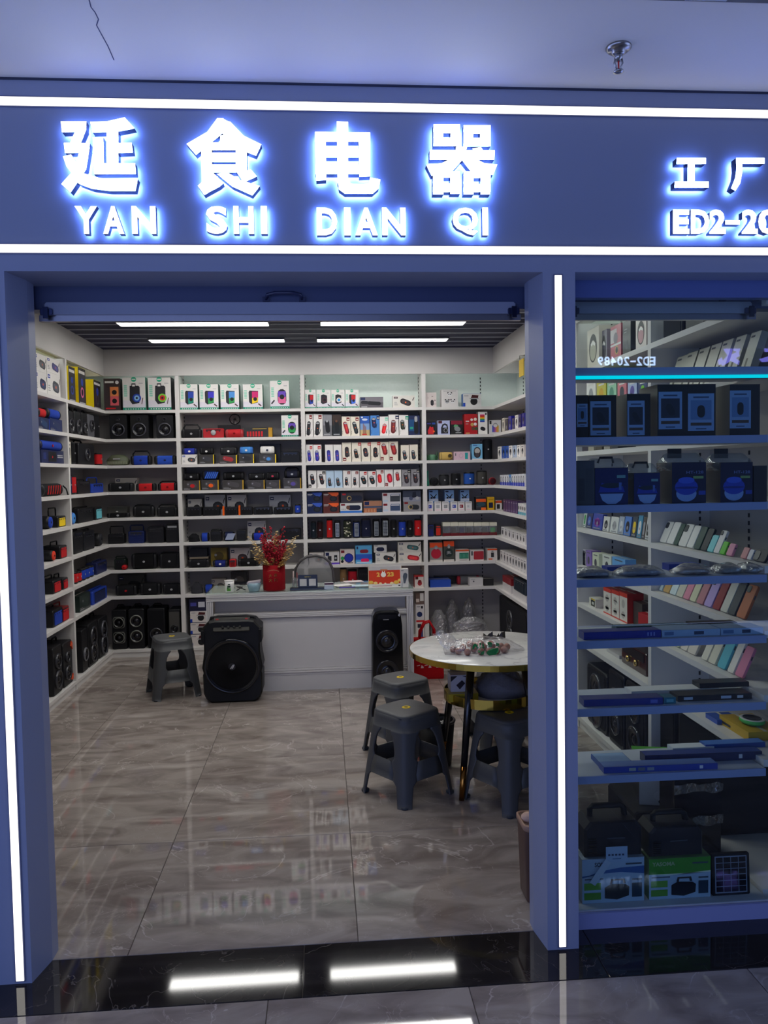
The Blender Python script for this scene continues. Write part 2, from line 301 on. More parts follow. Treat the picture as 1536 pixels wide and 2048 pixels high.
# ------------------------------------------------------------------ sign
sg = empty('shop_sign', (0, YF, 2.4)); tag(sg, 'glowing white shop sign of large characters over spaced capital letters', 'sign')
def letter(name, polys, glyphs=None):
    """one raised letter: dark return, lit face, blue light from its back"""
    face, side, back = MB(), MB(), MB()
    yf, ym = -.044, -.014
    for p in polys:
        n = len(p)
        side.add([(a, yf, b) for a, b in p] + [(a, ym, b) for a, b in p], [(i, (i+1) % n, n+(i+1) % n, n+i) for i in range(n)], '1a2038')
        face.add([(a, yf-.001, b) for a, b in p], [tuple(range(n))], 'w'); back.add([(a, ym, b) for a, b in p], [tuple(range(n))], 'w')
    o = face.build(name, 'letter', sg); side.build('return', 'panel', o); back.build('back_light', 'glow', o)
def sxz(px, py): q = onY(px, py, YF-.04); return (q.x, q.z-2.4)
CH = [  # strokes traced on the enlarged sign: half a pixel each, offset ox
 (0, [[(245,488),(348,488),(345,528),(250,532)], [(303,526),(347,522),(322,580),(258,584),(262,574),(282,574)], [(257,574),(361,575),(358,612),(262,615)],
  [(318,610),(360,598),(346,680),(322,716),(284,772),(247,738),(290,690),(308,650)], [(254,628),(286,620),(334,692),(302,712),(268,668)], [(300,716),(332,694),(400,714),(470,719),(553,718),(543,766),(440,766),(370,757),(318,738)],
  [(362,490),(430,488),(500,472),(540,516),(470,530),(372,533)], [(428,520),(475,520),(475,695),(428,695)], [(470,575),(528,573),(533,612),(470,615)], [(372,552),(415,552),(418,690),(378,695)], [(378,655),(542,655),(545,698),(378,700)]]),
 (0, [[(870,475),(893,476),(925,498),(880,545),(785,622),(747,578),(830,530)], [(875,476),(922,490),(975,545),(1046,580),(1025,625),(950,597),(885,532)], [(882,545),(915,540),(928,578),(880,582)], [(805,572),(987,572),(987,603),(805,603)], [(805,572),(848,572),(850,760),(808,760)],
  [(944,572),(988,572),(988,692),(944,692)], [(830,613),(960,613),(960,650),(830,650)], [(830,660),(985,660),(985,692),(830,692)], [(800,738),(850,690),(895,735),(880,748),(818,782),(792,745)], [(868,698),(908,690),(960,722),(1040,746),(1010,784),(930,748)], [(948,692),(1004,680),(1028,708),(975,732)]]),
 (0, [[(1347,488),(1392,490),(1392,735),(1350,735)], [(1260,530),(1303,530),(1305,722),(1265,725)], [(1260,530),(1480,532),(1480,569),(1260,569)], [(1433,532),(1480,534),(1480,708),(1437,710)], [(1262,598),(1480,598),(1480,632),(1262,632)], [(1262,661),(1480,661),(1480,698),(1262,698)],
  [(1350,720),(1393,715),(1402,736),(1450,740),(1475,735),(1480,712),(1521,720),(1515,755),(1490,777),(1380,777),(1356,760)]]),
 (1536, [[(197,500),(303,500),(303,535),(197,535)], [(197,553),(303,553),(303,587),(197,587)], [(197,530),(236,530),(236,560),(197,560)], [(265,530),(303,530),(303,560),(265,560)], [(317,503),(425,503),(425,537),(317,537)], [(317,554),(425,554),(425,588),(317,588)], [(317,530),(356,530),(356,560),(317,560)],
  [(383,530),(425,530),(425,560),(383,560)], [(195,688),(303,688),(303,713),(195,713)], [(195,735),(303,735),(303,770),(195,770)], [(195,705),(237,705),(237,780),(195,780)], [(264,705),(303,705),(303,778),(264,778)], [(317,688),(425,688),(425,714),(317,714)], [(317,738),(425,738),(425,770),(317,770)],
  [(317,705),(357,705),(357,780),(317,780)], [(385,705),(425,705),(423,780),(385,780)], [(182,602),(442,604),(440,641),(182,641)], [(287,590),(332,588),(325,612),(285,612)], [(352,597),(386,590),(400,610),(360,612)], [(282,628),(318,636),(270,690),(190,706),(168,662),(230,655)], [(308,640),(345,626),(400,655),(452,660),(435,702),(350,692)]]),
 (1536, [[(1168,634),(1285,634),(1285,658),(1168,658)], [(1212,650),(1240,650),(1240,735),(1212,735)], [(1160,728),(1296,728),(1296,753),(1160,753)]]),
 (1536, [[(1405,634),(1519,634),(1519,657),(1405,657)], [(1405,634),(1430,634),(1430,690),(1422,735),(1402,766),(1386,755),(1402,715),(1407,680)]]),
]
for ox, ps in CH: letter('sign_character', [[sxz((a+ox)/2, b/2) for a, b in p] for p in ps])
def sign_letters(txt, spans, y0, y1, bold=.036):
    for ch, (a, b) in zip(txt, spans):
        vs, fs, asp = glyph(ch, bold); (x0, z1), (x1, z0) = sxz(a, y0), sxz(b, y1)
        if ch == '-': z0, z1 = z0+(z1-z0)*.38, z0+(z1-z0)*.56
        P = [(x0+p*(x1-x0), z0+q*(z1-z0)) for p, q in vs]; face, side, back = MB(), MB(), MB(); yf, ym = -.036, -.013
        face.add([(p, yf, q) for p, q in P], fs, 'w'); back.add([(p, ym, q) for p, q in P], fs, 'w')
        cnt = {}
        for f in fs:
            for i in range(len(f)): e = (f[i], f[(i+1) % len(f)]); k = tuple(sorted(e)); cnt[k] = cnt.get(k, 0)+1
        n = len(P); side.add([(p, yf, q) for p, q in P] + [(p, ym, q) for p, q in P], [(a_, b_, n+b_, n+a_) for (a_, b_), c in cnt.items() if c == 1], '1a2038')
        o = face.build('sign_letter', 'letter', sg); side.build('return', 'panel', o); back.build('back_light', 'glow', o)
sign_letters('YANSHI', ((148,195),(204,248),(262,312),(411,455),(466,508),(521,535)), 411, 467)
sign_letters('DIANQI', ((633,675),(688,702),(710,756),(764,812),(905,957),(965,977)), 414, 470)
sign_letters('ED2-20489', ((1347,1380),(1383,1420),(1420,1453),(1452,1481),(1485,1517),(1518,1554),(1556,1590),(1592,1626),(1628,1662)), 418, 467)
# sign of the shop across the corridor, seen mirrored in the window glass
struct(MB().box(.5, 7, -2.72, -2.62, 0, 2.9, '16181c').build('wall_opposite_unseen', 'gloss'))  # unseen wall, added dark to cut the mall light mirrored in the glass
os_ = empty('opposite_shop_sign', (2.0, -2.6, 2.5)); tag(os_, 'glowing shop number across the corridor, reflected in the window glass', 'sign')
YV = 2*YG+2.6
def vxz(px, py): q = onY(px, py, YV); return q.x-2.0, q.z-2.5
for i, ch in enumerate('ED2-20489'):
    a, b = 1311-i*13.0, 1311-(i+1)*13.0+2; (x0, z1), (x1, z0) = vxz(a, 713), vxz(b, 731)
    vs, fs, asp = glyph(ch, .022)
    if ch == '-': z0, z1 = z0+(z1-z0)*.38, z0+(z1-z0)*.56
    MB().add([(x0+p*(x1-x0), 0, z0+q*(z1-z0)) for p, q in vs], fs, 'w').build('sign_letter', 'number', os_)
pu = MB()
for p in ([(1441,727),(1453,713),(1478,702),(1480,712),(1462,722),(1446,732)], [(1440,687),(1446,686),(1462,708),(1480,722),(1478,730),(1462,722)], [(1453,672),(1464,670),(1466,690),(1464,712),(1454,700)], [(1466,680),(1477,676),(1474,690),(1484,692),(1478,706),(1466,700)], [(1436,720),(1444,714),(1448,726),(1438,730)],
          [(1532,668),(1545,668),(1545,676),(1530,675)], [(1528,694),(1550,694),(1550,704),(1530,704)], [(1519,718),(1552,708),(1552,722),(1524,724)]):
    pu.add([(vxz(a, b)[0], 0, vxz(a, b)[1]) for a, b in p], [tuple(range(len(p)))], 'w')
pu.build('sign_character', 'purple', os_)

# ------------------------------------------------------------------ shelf racks
YP0, YP1, YP2, YP3 = 6.17, 4.84, 3.728, 2.72                 # left post, right posts, right rack near end
BX = (-1.270, -.168, .9235)                                   # back posts
PT = .036
WH = 'd9d5d2'
def slotted(parent, x, y, axis):
    m = MB(); z = ZP+.02
    while z < 2.47: m.box(x-.004, x+.004, y-.002, y+.002, z, z+.018, '2a2a2e') if axis == 'y' else m.box(x-.002, x+.002, y-.004, y+.004, z, z+.018, '2a2a2e'); z += .034
    tag(m.build('slotted_strip', 'metal', parent), kind='stuff')
def rack(label, poly, posts, backs, plinths, strips=()):
    """poly: outline of the boards seen from above; posts: upright panels as boxes"""
    t = empty('shelf_rack', (sum(p[0] for p in poly)/len(poly), sum(p[1] for p in poly)/len(poly), 0)); tag(t, label, 'shelf rack', 'white shelf racks around the shop walls'); L = t.location
    sp = [(a-L.x, b-L.y) for a, b in poly]; n = len(sp); me = None
    for z in ZS + [ZP]:
        if me is None:
            o = MB().add([(a, b, -.026) for a, b in sp] + [(a, b, 0) for a, b in sp], [tuple(reversed(range(n))), tuple(range(n, 2*n))] + [(i, (i+1) % n, n+(i+1) % n, n+i) for i in range(n)], WH).build('shelf', 'paint', t); me = o.data
        else: o = bpy.data.objects.new('shelf', me); COL.objects.link(o); o.parent = t
        o.location.z = z
    for x0, x1, y0, y1 in posts: MB().box(x0-L.x, x1-L.x, y0-L.y, y1-L.y, 0, ZB-.001, WH).build('side_panel', 'paint', t)
    for x0, x1, y0, y1 in backs:
        MB().box(x0-L.x, x1-L.x, y0-L.y, y1-L.y, ZP, ZS[0]-.03, 'b2aeac').build('back_panel', 'paint', t); MB().box(x0-L.x, x1-L.x, y0-L.y, y1-L.y, ZS[0], ZT-.001, 'dfe9e3').build('glass_back_panel', 'gloss', t)  # lower backs greyer than the boards: shade in the bays put into colour
    for x0, x1, y0, y1 in plinths: MB().box(x0-L.x, x1-L.x, y0-L.y, y1-L.y, 0, ZP-.026, WH).build('plinth', 'paint', t)
    for x, y, ax in strips: slotted(t, x-L.x, y-L.y, ax)
    return t
e = .004
rack('white shelf rack on the left wall in front of the corner rack', [(XLW+.01, 4.86), (XL, 4.86), (XL, YP0-PT/2), (XLW+.01, YP0-PT/2)], [(XLW+.01, XL, YP0-PT/2, YP0+PT/2), (XLW+.01, XL, 4.82, 4.856)], [(XLW, XLW+.01, 4.86, YP0-PT/2)], [(XL-.03, XL-.008, 4.86, YP0-PT/2)], [(XLW+.012, 5.9, 'x'), (XLW+.05, YP0-PT/2-.003, 'y')])
rack('white L-shaped shelf rack in the left back corner', [(XLW+.01, YP0+PT/2), (XL, YP0+PT/2), (XL, YB), (BX[0]-PT/2, YB), (BX[0]-PT/2, YBW-.01), (XLW+.01, YBW-.01)], [(BX[0]-PT/2, BX[0]+PT/2, YB, YBW-.01)],
     [(XLW, XLW+.01, YP0+PT/2, YBW-.01), (XLW, BX[0]-PT/2, YBW-.01, YBW)], [(XL-.03, XL-.008, YP0+PT/2, YB+.03), (XL-.008, BX[0]-PT/2, YB+.008, YB+.03)])
for i, nm in ((0, 'white shelf rack on the back wall behind the red flower pot'), (1, 'white shelf rack on the back wall stacked with white speaker cartons')):
    x0, x1 = BX[i]+PT/2, BX[i+1]-PT/2
    rack(nm, [(x0, YB), (x1, YB), (x1, YBW-.01), (x0, YBW-.01)], [(BX[i+1]-PT/2, BX[i+1]+PT/2, YB, YBW-.01)], [(x0, x1, YBW-.01, YBW)], [(x0, x1, YB+.008, YB+.03)], [(x0+.006, YB+.2, 'x'), (x1-.006, YB+.2, 'x')])
rack('white L-shaped shelf rack in the right back corner', [(BX[2]+PT/2, YB), (XR, YB), (XR, YP1+PT/2), (XRW-.01, YP1+PT/2), (XRW-.01, YBW-.01), (BX[2]+PT/2, YBW-.01)], [(XR, XRW-.01, YP1-PT/2, YP1+PT/2)],
     [(BX[2]+PT/2, XRW, YBW-.01, YBW), (XRW-.01, XRW, YP1+PT/2, YBW-.01)], [(BX[2]+PT/2, XR+.008, YB+.008, YB+.03), (XR+.008, XR+.03, YP1+PT/2, YB+.03)], [(onY(962, 900, YBW-.012).x, YBW-.013, 'y'), (XRW-.013, YB+.03, 'x'), (XRW-.013, 5.9, 'x')])
rack('white shelf rack on the right wall seen through the window glass', [(XR, YP2+PT/2), (XRW-.01, YP2+PT/2), (XRW-.01, YP1-PT/2), (XR, YP1-PT/2)], [(XR, XRW-.01, YP2-PT/2, YP2+PT/2)], [(XRW-.01, XRW, YP2+PT/2, YP1-PT/2)], [(XR+.008, XR+.03, YP2+PT/2, YP1-PT/2)], [(XRW-.013, 4.28, 'x'), (XRW-.08, YP1-PT/2-.003, 'y')])
rack('white shelf rack of phone cases on the right wall behind the window', [(XR, YP3), (XRW-.01, YP3), (XRW-.01, YP2-PT/2), (XR, YP2-PT/2)], [], [(XRW-.01, XRW, YP3, YP2-PT/2)], [(XR+.008, XR+.03, YP3, YP2-PT/2)], [(XRW-.06, YP2-PT/2-.003, 'y'), (XRW-.013, 3.35, 'x')])
# light strips under the bulkheads, over the top shelves
def bay(label, x0, x1, y0, y1):
    t = empty('shelf_light', ((x0+x1)/2, (y0+y1)/2, ZT)); tag(t, label, 'shelf light', 'light strips under the bulkheads')
    MB().box(x0-t.location.x, x1-t.location.x, y0-t.location.y, y1-t.location.y, -.012, 0, 'lg').build('profile', 'metal', t)
    MB().box(x0-t.location.x+.003, x1-t.location.x-.003, y0-t.location.y+.003, y1-t.location.y-.003, -.014, -.012, 'w').build('diffuser', 'bay', t)
bay('light strip under the bulkhead above the left corner rack', XL+.02, BX[0]-.05, YB+.022, YB+.05); bay('light strip under the bulkhead above the rack behind the flowers', BX[0]+.05, BX[1]-.05, YB+.022, YB+.05)
bay('light strip under the bulkhead above the white cartons', BX[1]+.05, BX[2]-.05, YB+.022, YB+.05); bay('light strip under the bulkhead above the right corner rack', BX[2]+.05, XR-.02, YB+.022, YB+.05)
bay('light strip under the bulkhead along the right wall', XR+.022, XR+.05, YP3+.1, YB-.1); bay('light strip under the bulkhead along the left wall', XL-.05, XL-.022, 4.9, YB-.1)

# ------------------------------------------------------------------ ceiling lamps of the shop
def lamp(x0, x1, y0, y1, label):
    t = empty('ceiling_lamp', ((x0+x1)/2, (y0+y1)/2, ZC-.006)); tag(t, label, 'ceiling lamp', 'linear lamps in the dark slatted ceiling'); a, b = (x1-x0)/2, (y1-y0)/2
    fr = MB()
    for q in ((-a, a, -b, -b+.006), (-a, a, b-.006, b), (-a, -a+.006, -b, b), (a-.006, a, -b, b)): fr.box(*q, -.008, .02, 'lg')
    fr.build('frame', 'metal', t); MB().box(-a+.006, a-.006, -b+.006, b-.006, -.004, .015, 'w').build('diffuser', 'lamp', t)
for k, (y, xs) in enumerate(((6.73, ((-1.39, -.29), (-.028, 1.07))), (5.99, ((-1.46, -.372), (.003, 1.085))), (5.0, ((-1.46, -.372), (.003, 1.085))), (4.0, ((-1.46, -.372), (.003, 1.085))))):  # third and fourth pairs are unseen, added to light the shop
    for j, (a, b) in enumerate(xs): lamp(a, b, y-.078, y+.078, f"lit linear lamp, {('left', 'right')[j]} one of the {('backmost', 'second', 'third', 'fourth')[k]} pair in the slatted ceiling")
# sprinkler
p = onZ(1237, 94, ZM); sp = empty('fire_sprinkler', (p.x, p.y, ZM)); tag(sp, 'chrome fire sprinkler hanging from the mall ceiling', 'sprinkler')
MB().lathe([(.001, 0), (.036, 0), (.036, -.005), (.03, -.011), (.02, -.012), (.019, -.019), (.012, -.022), (.001, -.022)], 24, 'lg').build('escutcheon', 'metal', sp)
MB().lathe([(.011, -.02), (.011, -.034), (.006, -.036), (.006, -.04)], 12, 'lg').build('nozzle', 'metal', sp)
fm = MB()
for s in (-1, 1): fm.tube([(.009*s, 0, -.03), (.012*s, 0, -.045), (.003*s, 0, -.066)], .003, 6, 'lg')
fm.build('frame_arms', 'metal', sp); MB().lathe([(.0005, -.036), (.0025, -.04), (.0025, -.06), (.0005, -.062)], 8, 'r').build('glass_bulb', 'gloss', sp)
MB().lathe([(.001, -.066), (.014, -.067), (.015, -.071), (.006, -.073), (.001, -.073)], 16, 'lg').build('deflector', 'metal', sp)
# roller shutters of the doorway and of the window
def shutter(x0, x1, hx, label):
    y = 2.752; t = empty('roller_shutter', ((x0+x1)/2, y, 2.13)); tag(t, label, 'roller shutter'); c = t.location.x
    MB().box(x0-c, x1-c, .0, .028, .055, .16, '4a62a0').build('curtain', 'panel', t)
    MB().box(x0-c+.02, x1-c-.02, -.012, .03, .012, .052, '8e94a8', ch=.006).build('bottom_rail', 'panel', t); MB().box(x0-c, x1-c, .0, .02, -.008, .012, '9a9aa4').build('weather_strip', 'metal', t)
    h = MB(); h.tube([(hx-c-.06, -.006, .062), (hx-c-.055, -.02, .075), (hx-c-.03, -.026, .08), (hx-c+.03, -.026, .08), (hx-c+.055, -.02, .075), (hx-c+.06, -.006, .062)], .006, 8, '2a3050'); h.box(hx-c-.072, hx-c-.05, -.01, 0, .055, .07, '2a3050'); h.box(hx-c+.05, hx-c+.072, -.01, 0, .055, .07, '2a3050'); h.build('handle', 'gloss', t)
    for s in (x0-c+.03, x1-c-.03):
        MB().box(s-.02, s+.02, -.022, -.012, .008, .03, '3c4260', ch=.003).box(s-.008, s+.008, -.03, -.022, -.004, .034, '30354c').build('bolt', 'metal', t)
shutter(-.925, .695, -.118, 'blue rolled-up shutter with a dark handle above the open doorway'); shutter(.845, 1.54, 1.475, 'grey rolled-up shutter end behind the top of the window glass')

# ================================================================== goods: builders
ITEMS = []          # (thing, description, rack, shelf, order along the shelf)
ORD = 'first second third fourth fifth sixth seventh eighth ninth tenth eleventh twelfth thirteenth'.split()
ROW = ['top', 'second', 'third', 'fourth', 'fifth', 'sixth', 'seventh', 'eighth', 'bottom']
NUM = 'none one two three four five six seven eight nine ten eleven twelve thirteen fourteen'.split()
def reg(o, desc, cat, rk, row, order): o['category'] = cat; ITEMS.append((o, desc, rk, row, order)); return o
def finish_labels():
    by = {}
    for o, d, rk, row, order in ITEMS: by.setdefault((d, rk, row), []).append((order, o))
    grp = {}
    for (d, rk, row), L in by.items():
        L.sort(key=lambda q: q[0]); place = f"{ROW[row]} shelf, {rk}" if isinstance(row, int) else row
        for i, (_, o) in enumerate(L):
            if len(L) > 13: o['label'] = f"{d} {place}"; grp.setdefault((o['category'], place), []).append(o); continue
            o['label'] = f"{d}, {place}" if len(L) == 1 else f"{d}, {ORD[i]} of {NUM[len(L)]}, {place}"
            grp.setdefault((o['category'], place), []).append(o)
    for (c, place), L in grp.items():
        if len(L) > 1:
            for o in L: o['group'] = f"{c} items, {place}"

class PR(MB):
    """flat print on the front of a carton; every shape lies a hair above the one before"""
    def __init__(s, w, h): super().__init__(); s.w, s.h, s.k = w, h, 0
    def P(s, p, col): s.k += 1; return s.plate([(a-s.w/2, b) for a, b in p], -.0004-.00012*s.k, col)
    def r(s, x0, y0, x1, y1, col): return s.P(rect(x0*s.w, y0*s.h, x1*s.w, y1*s.h), col)
    def e(s, cx, cy, r, col, sq=1): return s.P(ell(cx*s.w, cy*s.h, r*min(s.w, s.h), r*min(s.w, s.h)*sq), col)
    def cap(s, cx, cy, L, W, ang, col): return s.P(caps(cx*s.w, cy*s.h, L*s.h, W*s.w, ang), col)
    def t(s, txt, x0, y0, x1, y1, col, b=.03): s.k += 1; put_text(s, txt, x0*s.w-s.w/2, y0*s.h, x1*s.w-s.w/2, y1*s.h, -.0004-.00012*s.k, col, b)
def pr_tube(m, col, ang=.12, badge='dr', bx=.55, by=.78, strap=1, cx=.5, cy=.42, L=.66, W=.46, ring='lg'):
    if badge: m.r(bx, by, bx+.36, by+.17, badge); m.r(bx+.06, by+.05, bx+.3, by+.09, 'cr')
    m.cap(cx, cy, L, W, ang, col); m.cap(cx+.03, cy-.02, L*.62, W*.4, ang, tuple(min(1, v*1.9+.01) for v in C(col)))
    sy = cy+L*.36*math.cos(ang); m.P(ell((cx-math.sin(ang)*.3)*m.w, sy*m.h, W*.4*m.w, W*.2*m.w, 12), ring) if ring else None
    m.e(cx+.02, cy, .07, 'o', .7)
    if strap: m.P([(x*m.w, y*m.h) for x, y in ((cx+.2, cy-.22), (cx+.34, cy-.02), (cx+.37, cy-.03), (cx+.25, cy-.27))], 'k')
    for i in range(4): m.r(.06, .08+.05*i, .11, .105+.05*i, '4a4a4e')
def pr_teal(m, c1, c2, kind='box', body='26262c'):
    m.r(0, 0, 1, .085, 'dt'); [m.r(.1+.11*i, .03, .15+.11*i, .055, 'w') for i in range(8)]
    m.r(.0, .09, 1, .3, 'dcd6e0'); m.e(.5, .93, .115, '3cb08a'); m.r(.42, .915, .58, .945, 'w')
    for i in range(6): m.r(.06, .42+.06*i, .2, .455+.06*i, 'tl')
    if kind == 'box':
        m.P([(x*m.w, y*m.h) for x, y in ((.3, .28), (.42, .2), (.76, .26), (.78, .72), (.34, .74), (.29, .68))], body)
        m.P([(x*m.w, y*m.h) for x, y in ((.46, .22), (.76, .28), (.77, .46), (.46, .44))], c2); m.P([(x*m.w, y*m.h) for x, y in ((.46, .44), (.77, .46), (.78, .7), (.46, .7))], c1)
        m.e(.62, .4, .1, 'k'); m.cap(.85, .17, .16, .07, .9, '5a3a40')
    elif kind == 'ring':
        m.P([(x*m.w, y*m.h) for x, y in ((.3, .3), (.44, .22), (.76, .3), (.76, .68), (.5, .74), (.32, .7))], body); m.e(.58, .44, .19, c1); m.e(.58, .44, .11, c2); m.cap(.88, .16, .15, .07, .9, 'k')
    elif kind == 'case':
        m.P([(x*m.w, y*m.h) for x, y in ((.3, .3), (.42, .18), (.72, .22), (.76, .32), (.76, .7), (.7, .74), (.32, .74))], body); m.r(.4, .72, .58, .81, body); m.r(.43, .72, .55, .775, 'w')
        m.e(.62, .37, .19, c1); m.e(.62, .37, .12, c2); m.e(.62, .37, .05, 'k'); m.cap(.86, .28, .2, .035, -.2, '5a3a40')
    else:
        m.P(caps(.62*m.w, .42*m.h, .56*m.h, .46*m.w, 0), 'k'); m.P(rect(.42*m.w, .4*m.h, .82*m.w, .62*m.h), c1); m.P(rect(.42*m.w, .2*m.h, .82*m.w, .42*m.h), c2); m.e(.62, .42, .13, 'k'); m.cap(.14, .24, .18, .08, -.7, '3a3a40')
    m.r(.72, .8, .9, .82, 'lg')
def pr_wide(m, col, badge='nb', ang=1.45, cx=.64, L=.62, W=.24, back=None):
    if back: m.r(0, 0, 1, 1, back)
    m.r(.05, .74, .22, .9, badge); m.r(.08, .8, .19, .84, 'w')
    for i in range(3): m.r(.06, .2+.1*i, .06+.16-.02*i, .24+.1*i, '9a9a9e')
    m.P(caps(cx*m.w, .44*m.h, .52*m.w, .46*m.h, ang), col); m.P(caps(cx*m.w, .42*m.h, .36*m.w, .26*m.h, ang), tuple(min(1, v*1.8+.012) for v in C(col))); m.e(cx, .43, .06, 'o')
    m.P([(q*m.w, z*m.h) for q, z in ((.88, .6), (.96, .86), (.98, .82), (.91, .55))], 'k')
def pr_dark(m, acc='y', col='3c3c42', blob=None):
    m.r(.94, 0, 1, 1, acc); m.r(.05, .1, .4, .16, '8a8a8e'); m.r(.05, .2, .3, .25, '6a6a6e'); m.P(caps(.5*m.w, .55*m.h, .6*m.w, .5*m.h, 1.35), col); m.e(.3, .62, .08, '8a8a90')
    if blob: m.e(.55, .45, .24, blob, .8)
def pr_photo(m, top, bot, fig, g2='lg'):
    m.r(0, .5, 1, 1, top); m.r(0, 0, 1, .5, bot); m.P(caps(.5*m.w, .45*m.h, .6*m.h, .5*m.w, .1), fig); m.e(.45, .7, .14, g2); m.r(.1, .06, .8, .1, 'lg')
def pr_round(m, col, ring='k'):
    m.r(.06, .76, .3, .94, 'dr'); m.e(.6, .42, .33, ring); m.e(.6, .42, .28, col); m.e(.16, .4, .13, 'g'); m.e(.14, .18, .1, 'k'); m.r(.5, .05, .9, .09, 'k')
def pr_cat(m):
    m.P([(x*m.w, y*m.h) for x, y in ((.42, .62), (.5, .9), (.86, .86), (.82, .6))], '4a1418'); m.e(.6, .4, .28, 'k'); m.r(.36, .58, .86, .66, 'lg')
    for i in range(2): m.e(.9, .35+.25*i, .06, 'lg'); m.e(.9, .35+.25*i, .045, 'w')
    m.r(.05, .8, .3, .86, '9a9aa0'); m.r(.0, .0, .12, .3, 'b')
def pr_slim(m, col='k'):
    m.cap(.52, .5, .5, .5, -.1, col); m.e(.5, .35, .16, '8a8a8e'); m.r(.2, .84, .8, .9, '6a6a6e'); m.r(.2, .07, .6, .11, 'lg')
def pr_small(m, col='b'):
    m.r(.1, .82, .9, .9, '9a9a9e'); m.r(.24, .3, .78, .66, col); m.r(.34, .4, .5, .56, 'lg'); m.r(.1, .08, .9, .14, 'pk')
def pr_mics(m):
    m.r(0, 0, 1, 1, '8ab2e4'); m.r(.06, .9, .4, .96, 'nb'); m.cap(.36, .7, .26, .1, .75, 'k'); m.cap(.64, .7, .26, .1, -.75, 'k'); m.e(.28, .62, .11, 'k'); m.e(.6, .64, .11, 'k'); m.r(0, 0, 1, .58, 'cfd6e6'); m.r(0, .4, 1, .46, 'lb')
def pr_panda(m):
    for x, y in ((.5, .72), (.34, .32), (.68, .32)):
        m.e(x-.1, y+.09, .05, 'k'); m.e(x+.1, y+.09, .05, 'k'); m.e(x, y, .13, 'dcdcdc' if x > .4 else 'lg', .9); m.e(x-.05, y+.01, .035, 'k'); m.e(x+.05, y+.01, .035, 'k')
    m.r(.12, .9, .88, .92, '8a8a8e')
PRN = dict(tube=pr_tube, teal=pr_teal, wide=pr_wide, dark=pr_dark, photo=pr_photo, round=pr_round, cat=pr_cat, slim=pr_slim, small=pr_small, mics=pr_mics, panda=pr_panda)

def carton(w, d, h, col, prn=None, args=(), kw={}, side=None, lid=None, name='carton', mat='carton'):
    m = MB(); sc = side or col; x = w/2
    v = [(-x, 0, 0), (x, 0, 0), (x, d, 0), (-x, d, 0), (-x, 0, h), (x, 0, h), (x, d, h), (-x, d, h)]
    m.add(v, [(0, 1, 5, 4)], col); m.add(v, [(1, 2, 6, 5), (2, 3, 7, 6), (3, 0, 4, 7), (3, 2, 1, 0), (4, 5, 6, 7)], sc)
    m.box(-x-.0006, x+.0006, -.0006, d, h-.0012, h+.0004, lid or sc); m.box(-x-.0003, x+.0003, d*.45, d*.55, h+.0004, h+.0009, 'cfc8b8')       # lid flap and tape
    o = m.build(name, mat)
    if prn:
        p = PR(w, h); (PRN[prn] if isinstance(prn, str) else prn)(p, *args, **kw); p.build('front_print', 'print', o)
    return o

def sbox(w, d, n=4, r=.3): return rrect(w, d, min(w, d)*r, n)
def bar_speaker(w, d, h, col, cap='k', handle=0, badge='lg', grille=None, stripes=None, r=.42, strap=0):
    """sideways speaker: soft-edged bar along x with end caps, mark on the front and a carrying handle"""
    t = empty('speaker'); e = min(.16*w, .03); cs = rrect(d, h, min(d, h)*r, 3)
    def ring(x, k): return [(x, d/2+a*k, h/2+b*k) for a, b in cs]
    MB().loft([ring(-w/2+e, .97), ring(-w/2+e*1.2, 1), ring(w/2-e*1.2, 1), ring(w/2-e, .97)], col).build('body', 'fabric', t)
    for s in (-1, 1):
        MB().loft([ring(s*(w/2-e), .999), ring(s*(w/2-e*.4), .98), ring(s*(w/2-.002), .84), ring(s*w/2, .7)], cap).build('end_cap', 'plastic', t)
    if badge: MB().prism(ell(0, h*.48, .011, .009, 10), -.004, .002, badge).build('badge', 'gloss', t)
    if stripes:
        m = MB()
        for i in range(6): x = -w*.3+i*w*.12; m.prism([(x-.006, h*.16), (x+.006, h*.16), (x+.032, h*.84), (x+.02, h*.84)], -.0015, .003, stripes)
        m.build('stripes', 'plastic', t)
    if handle:
        a = w*.4; H = h+handle; pth = [(-a, d/2, h*.8), (-a*1.02, d/2, h+handle*.35), (-a*.75, d/2, H), (a*.75, d/2, H), (a*1.02, d/2, h+handle*.35), (a, d/2, h*.8)]
        MB().tube(pth, .007, 6, cap).build('handle', 'plastic', t)
    if strap: MB().tube([(w/2-.01, 0, h*.8), (w/2+.004, -.018, h*.55), (w/2-.004, -.03, h*.2), (w/2-.01, -.035, .004)], .006, 5, 'k').build('strap', 'rubber', t)
    return t
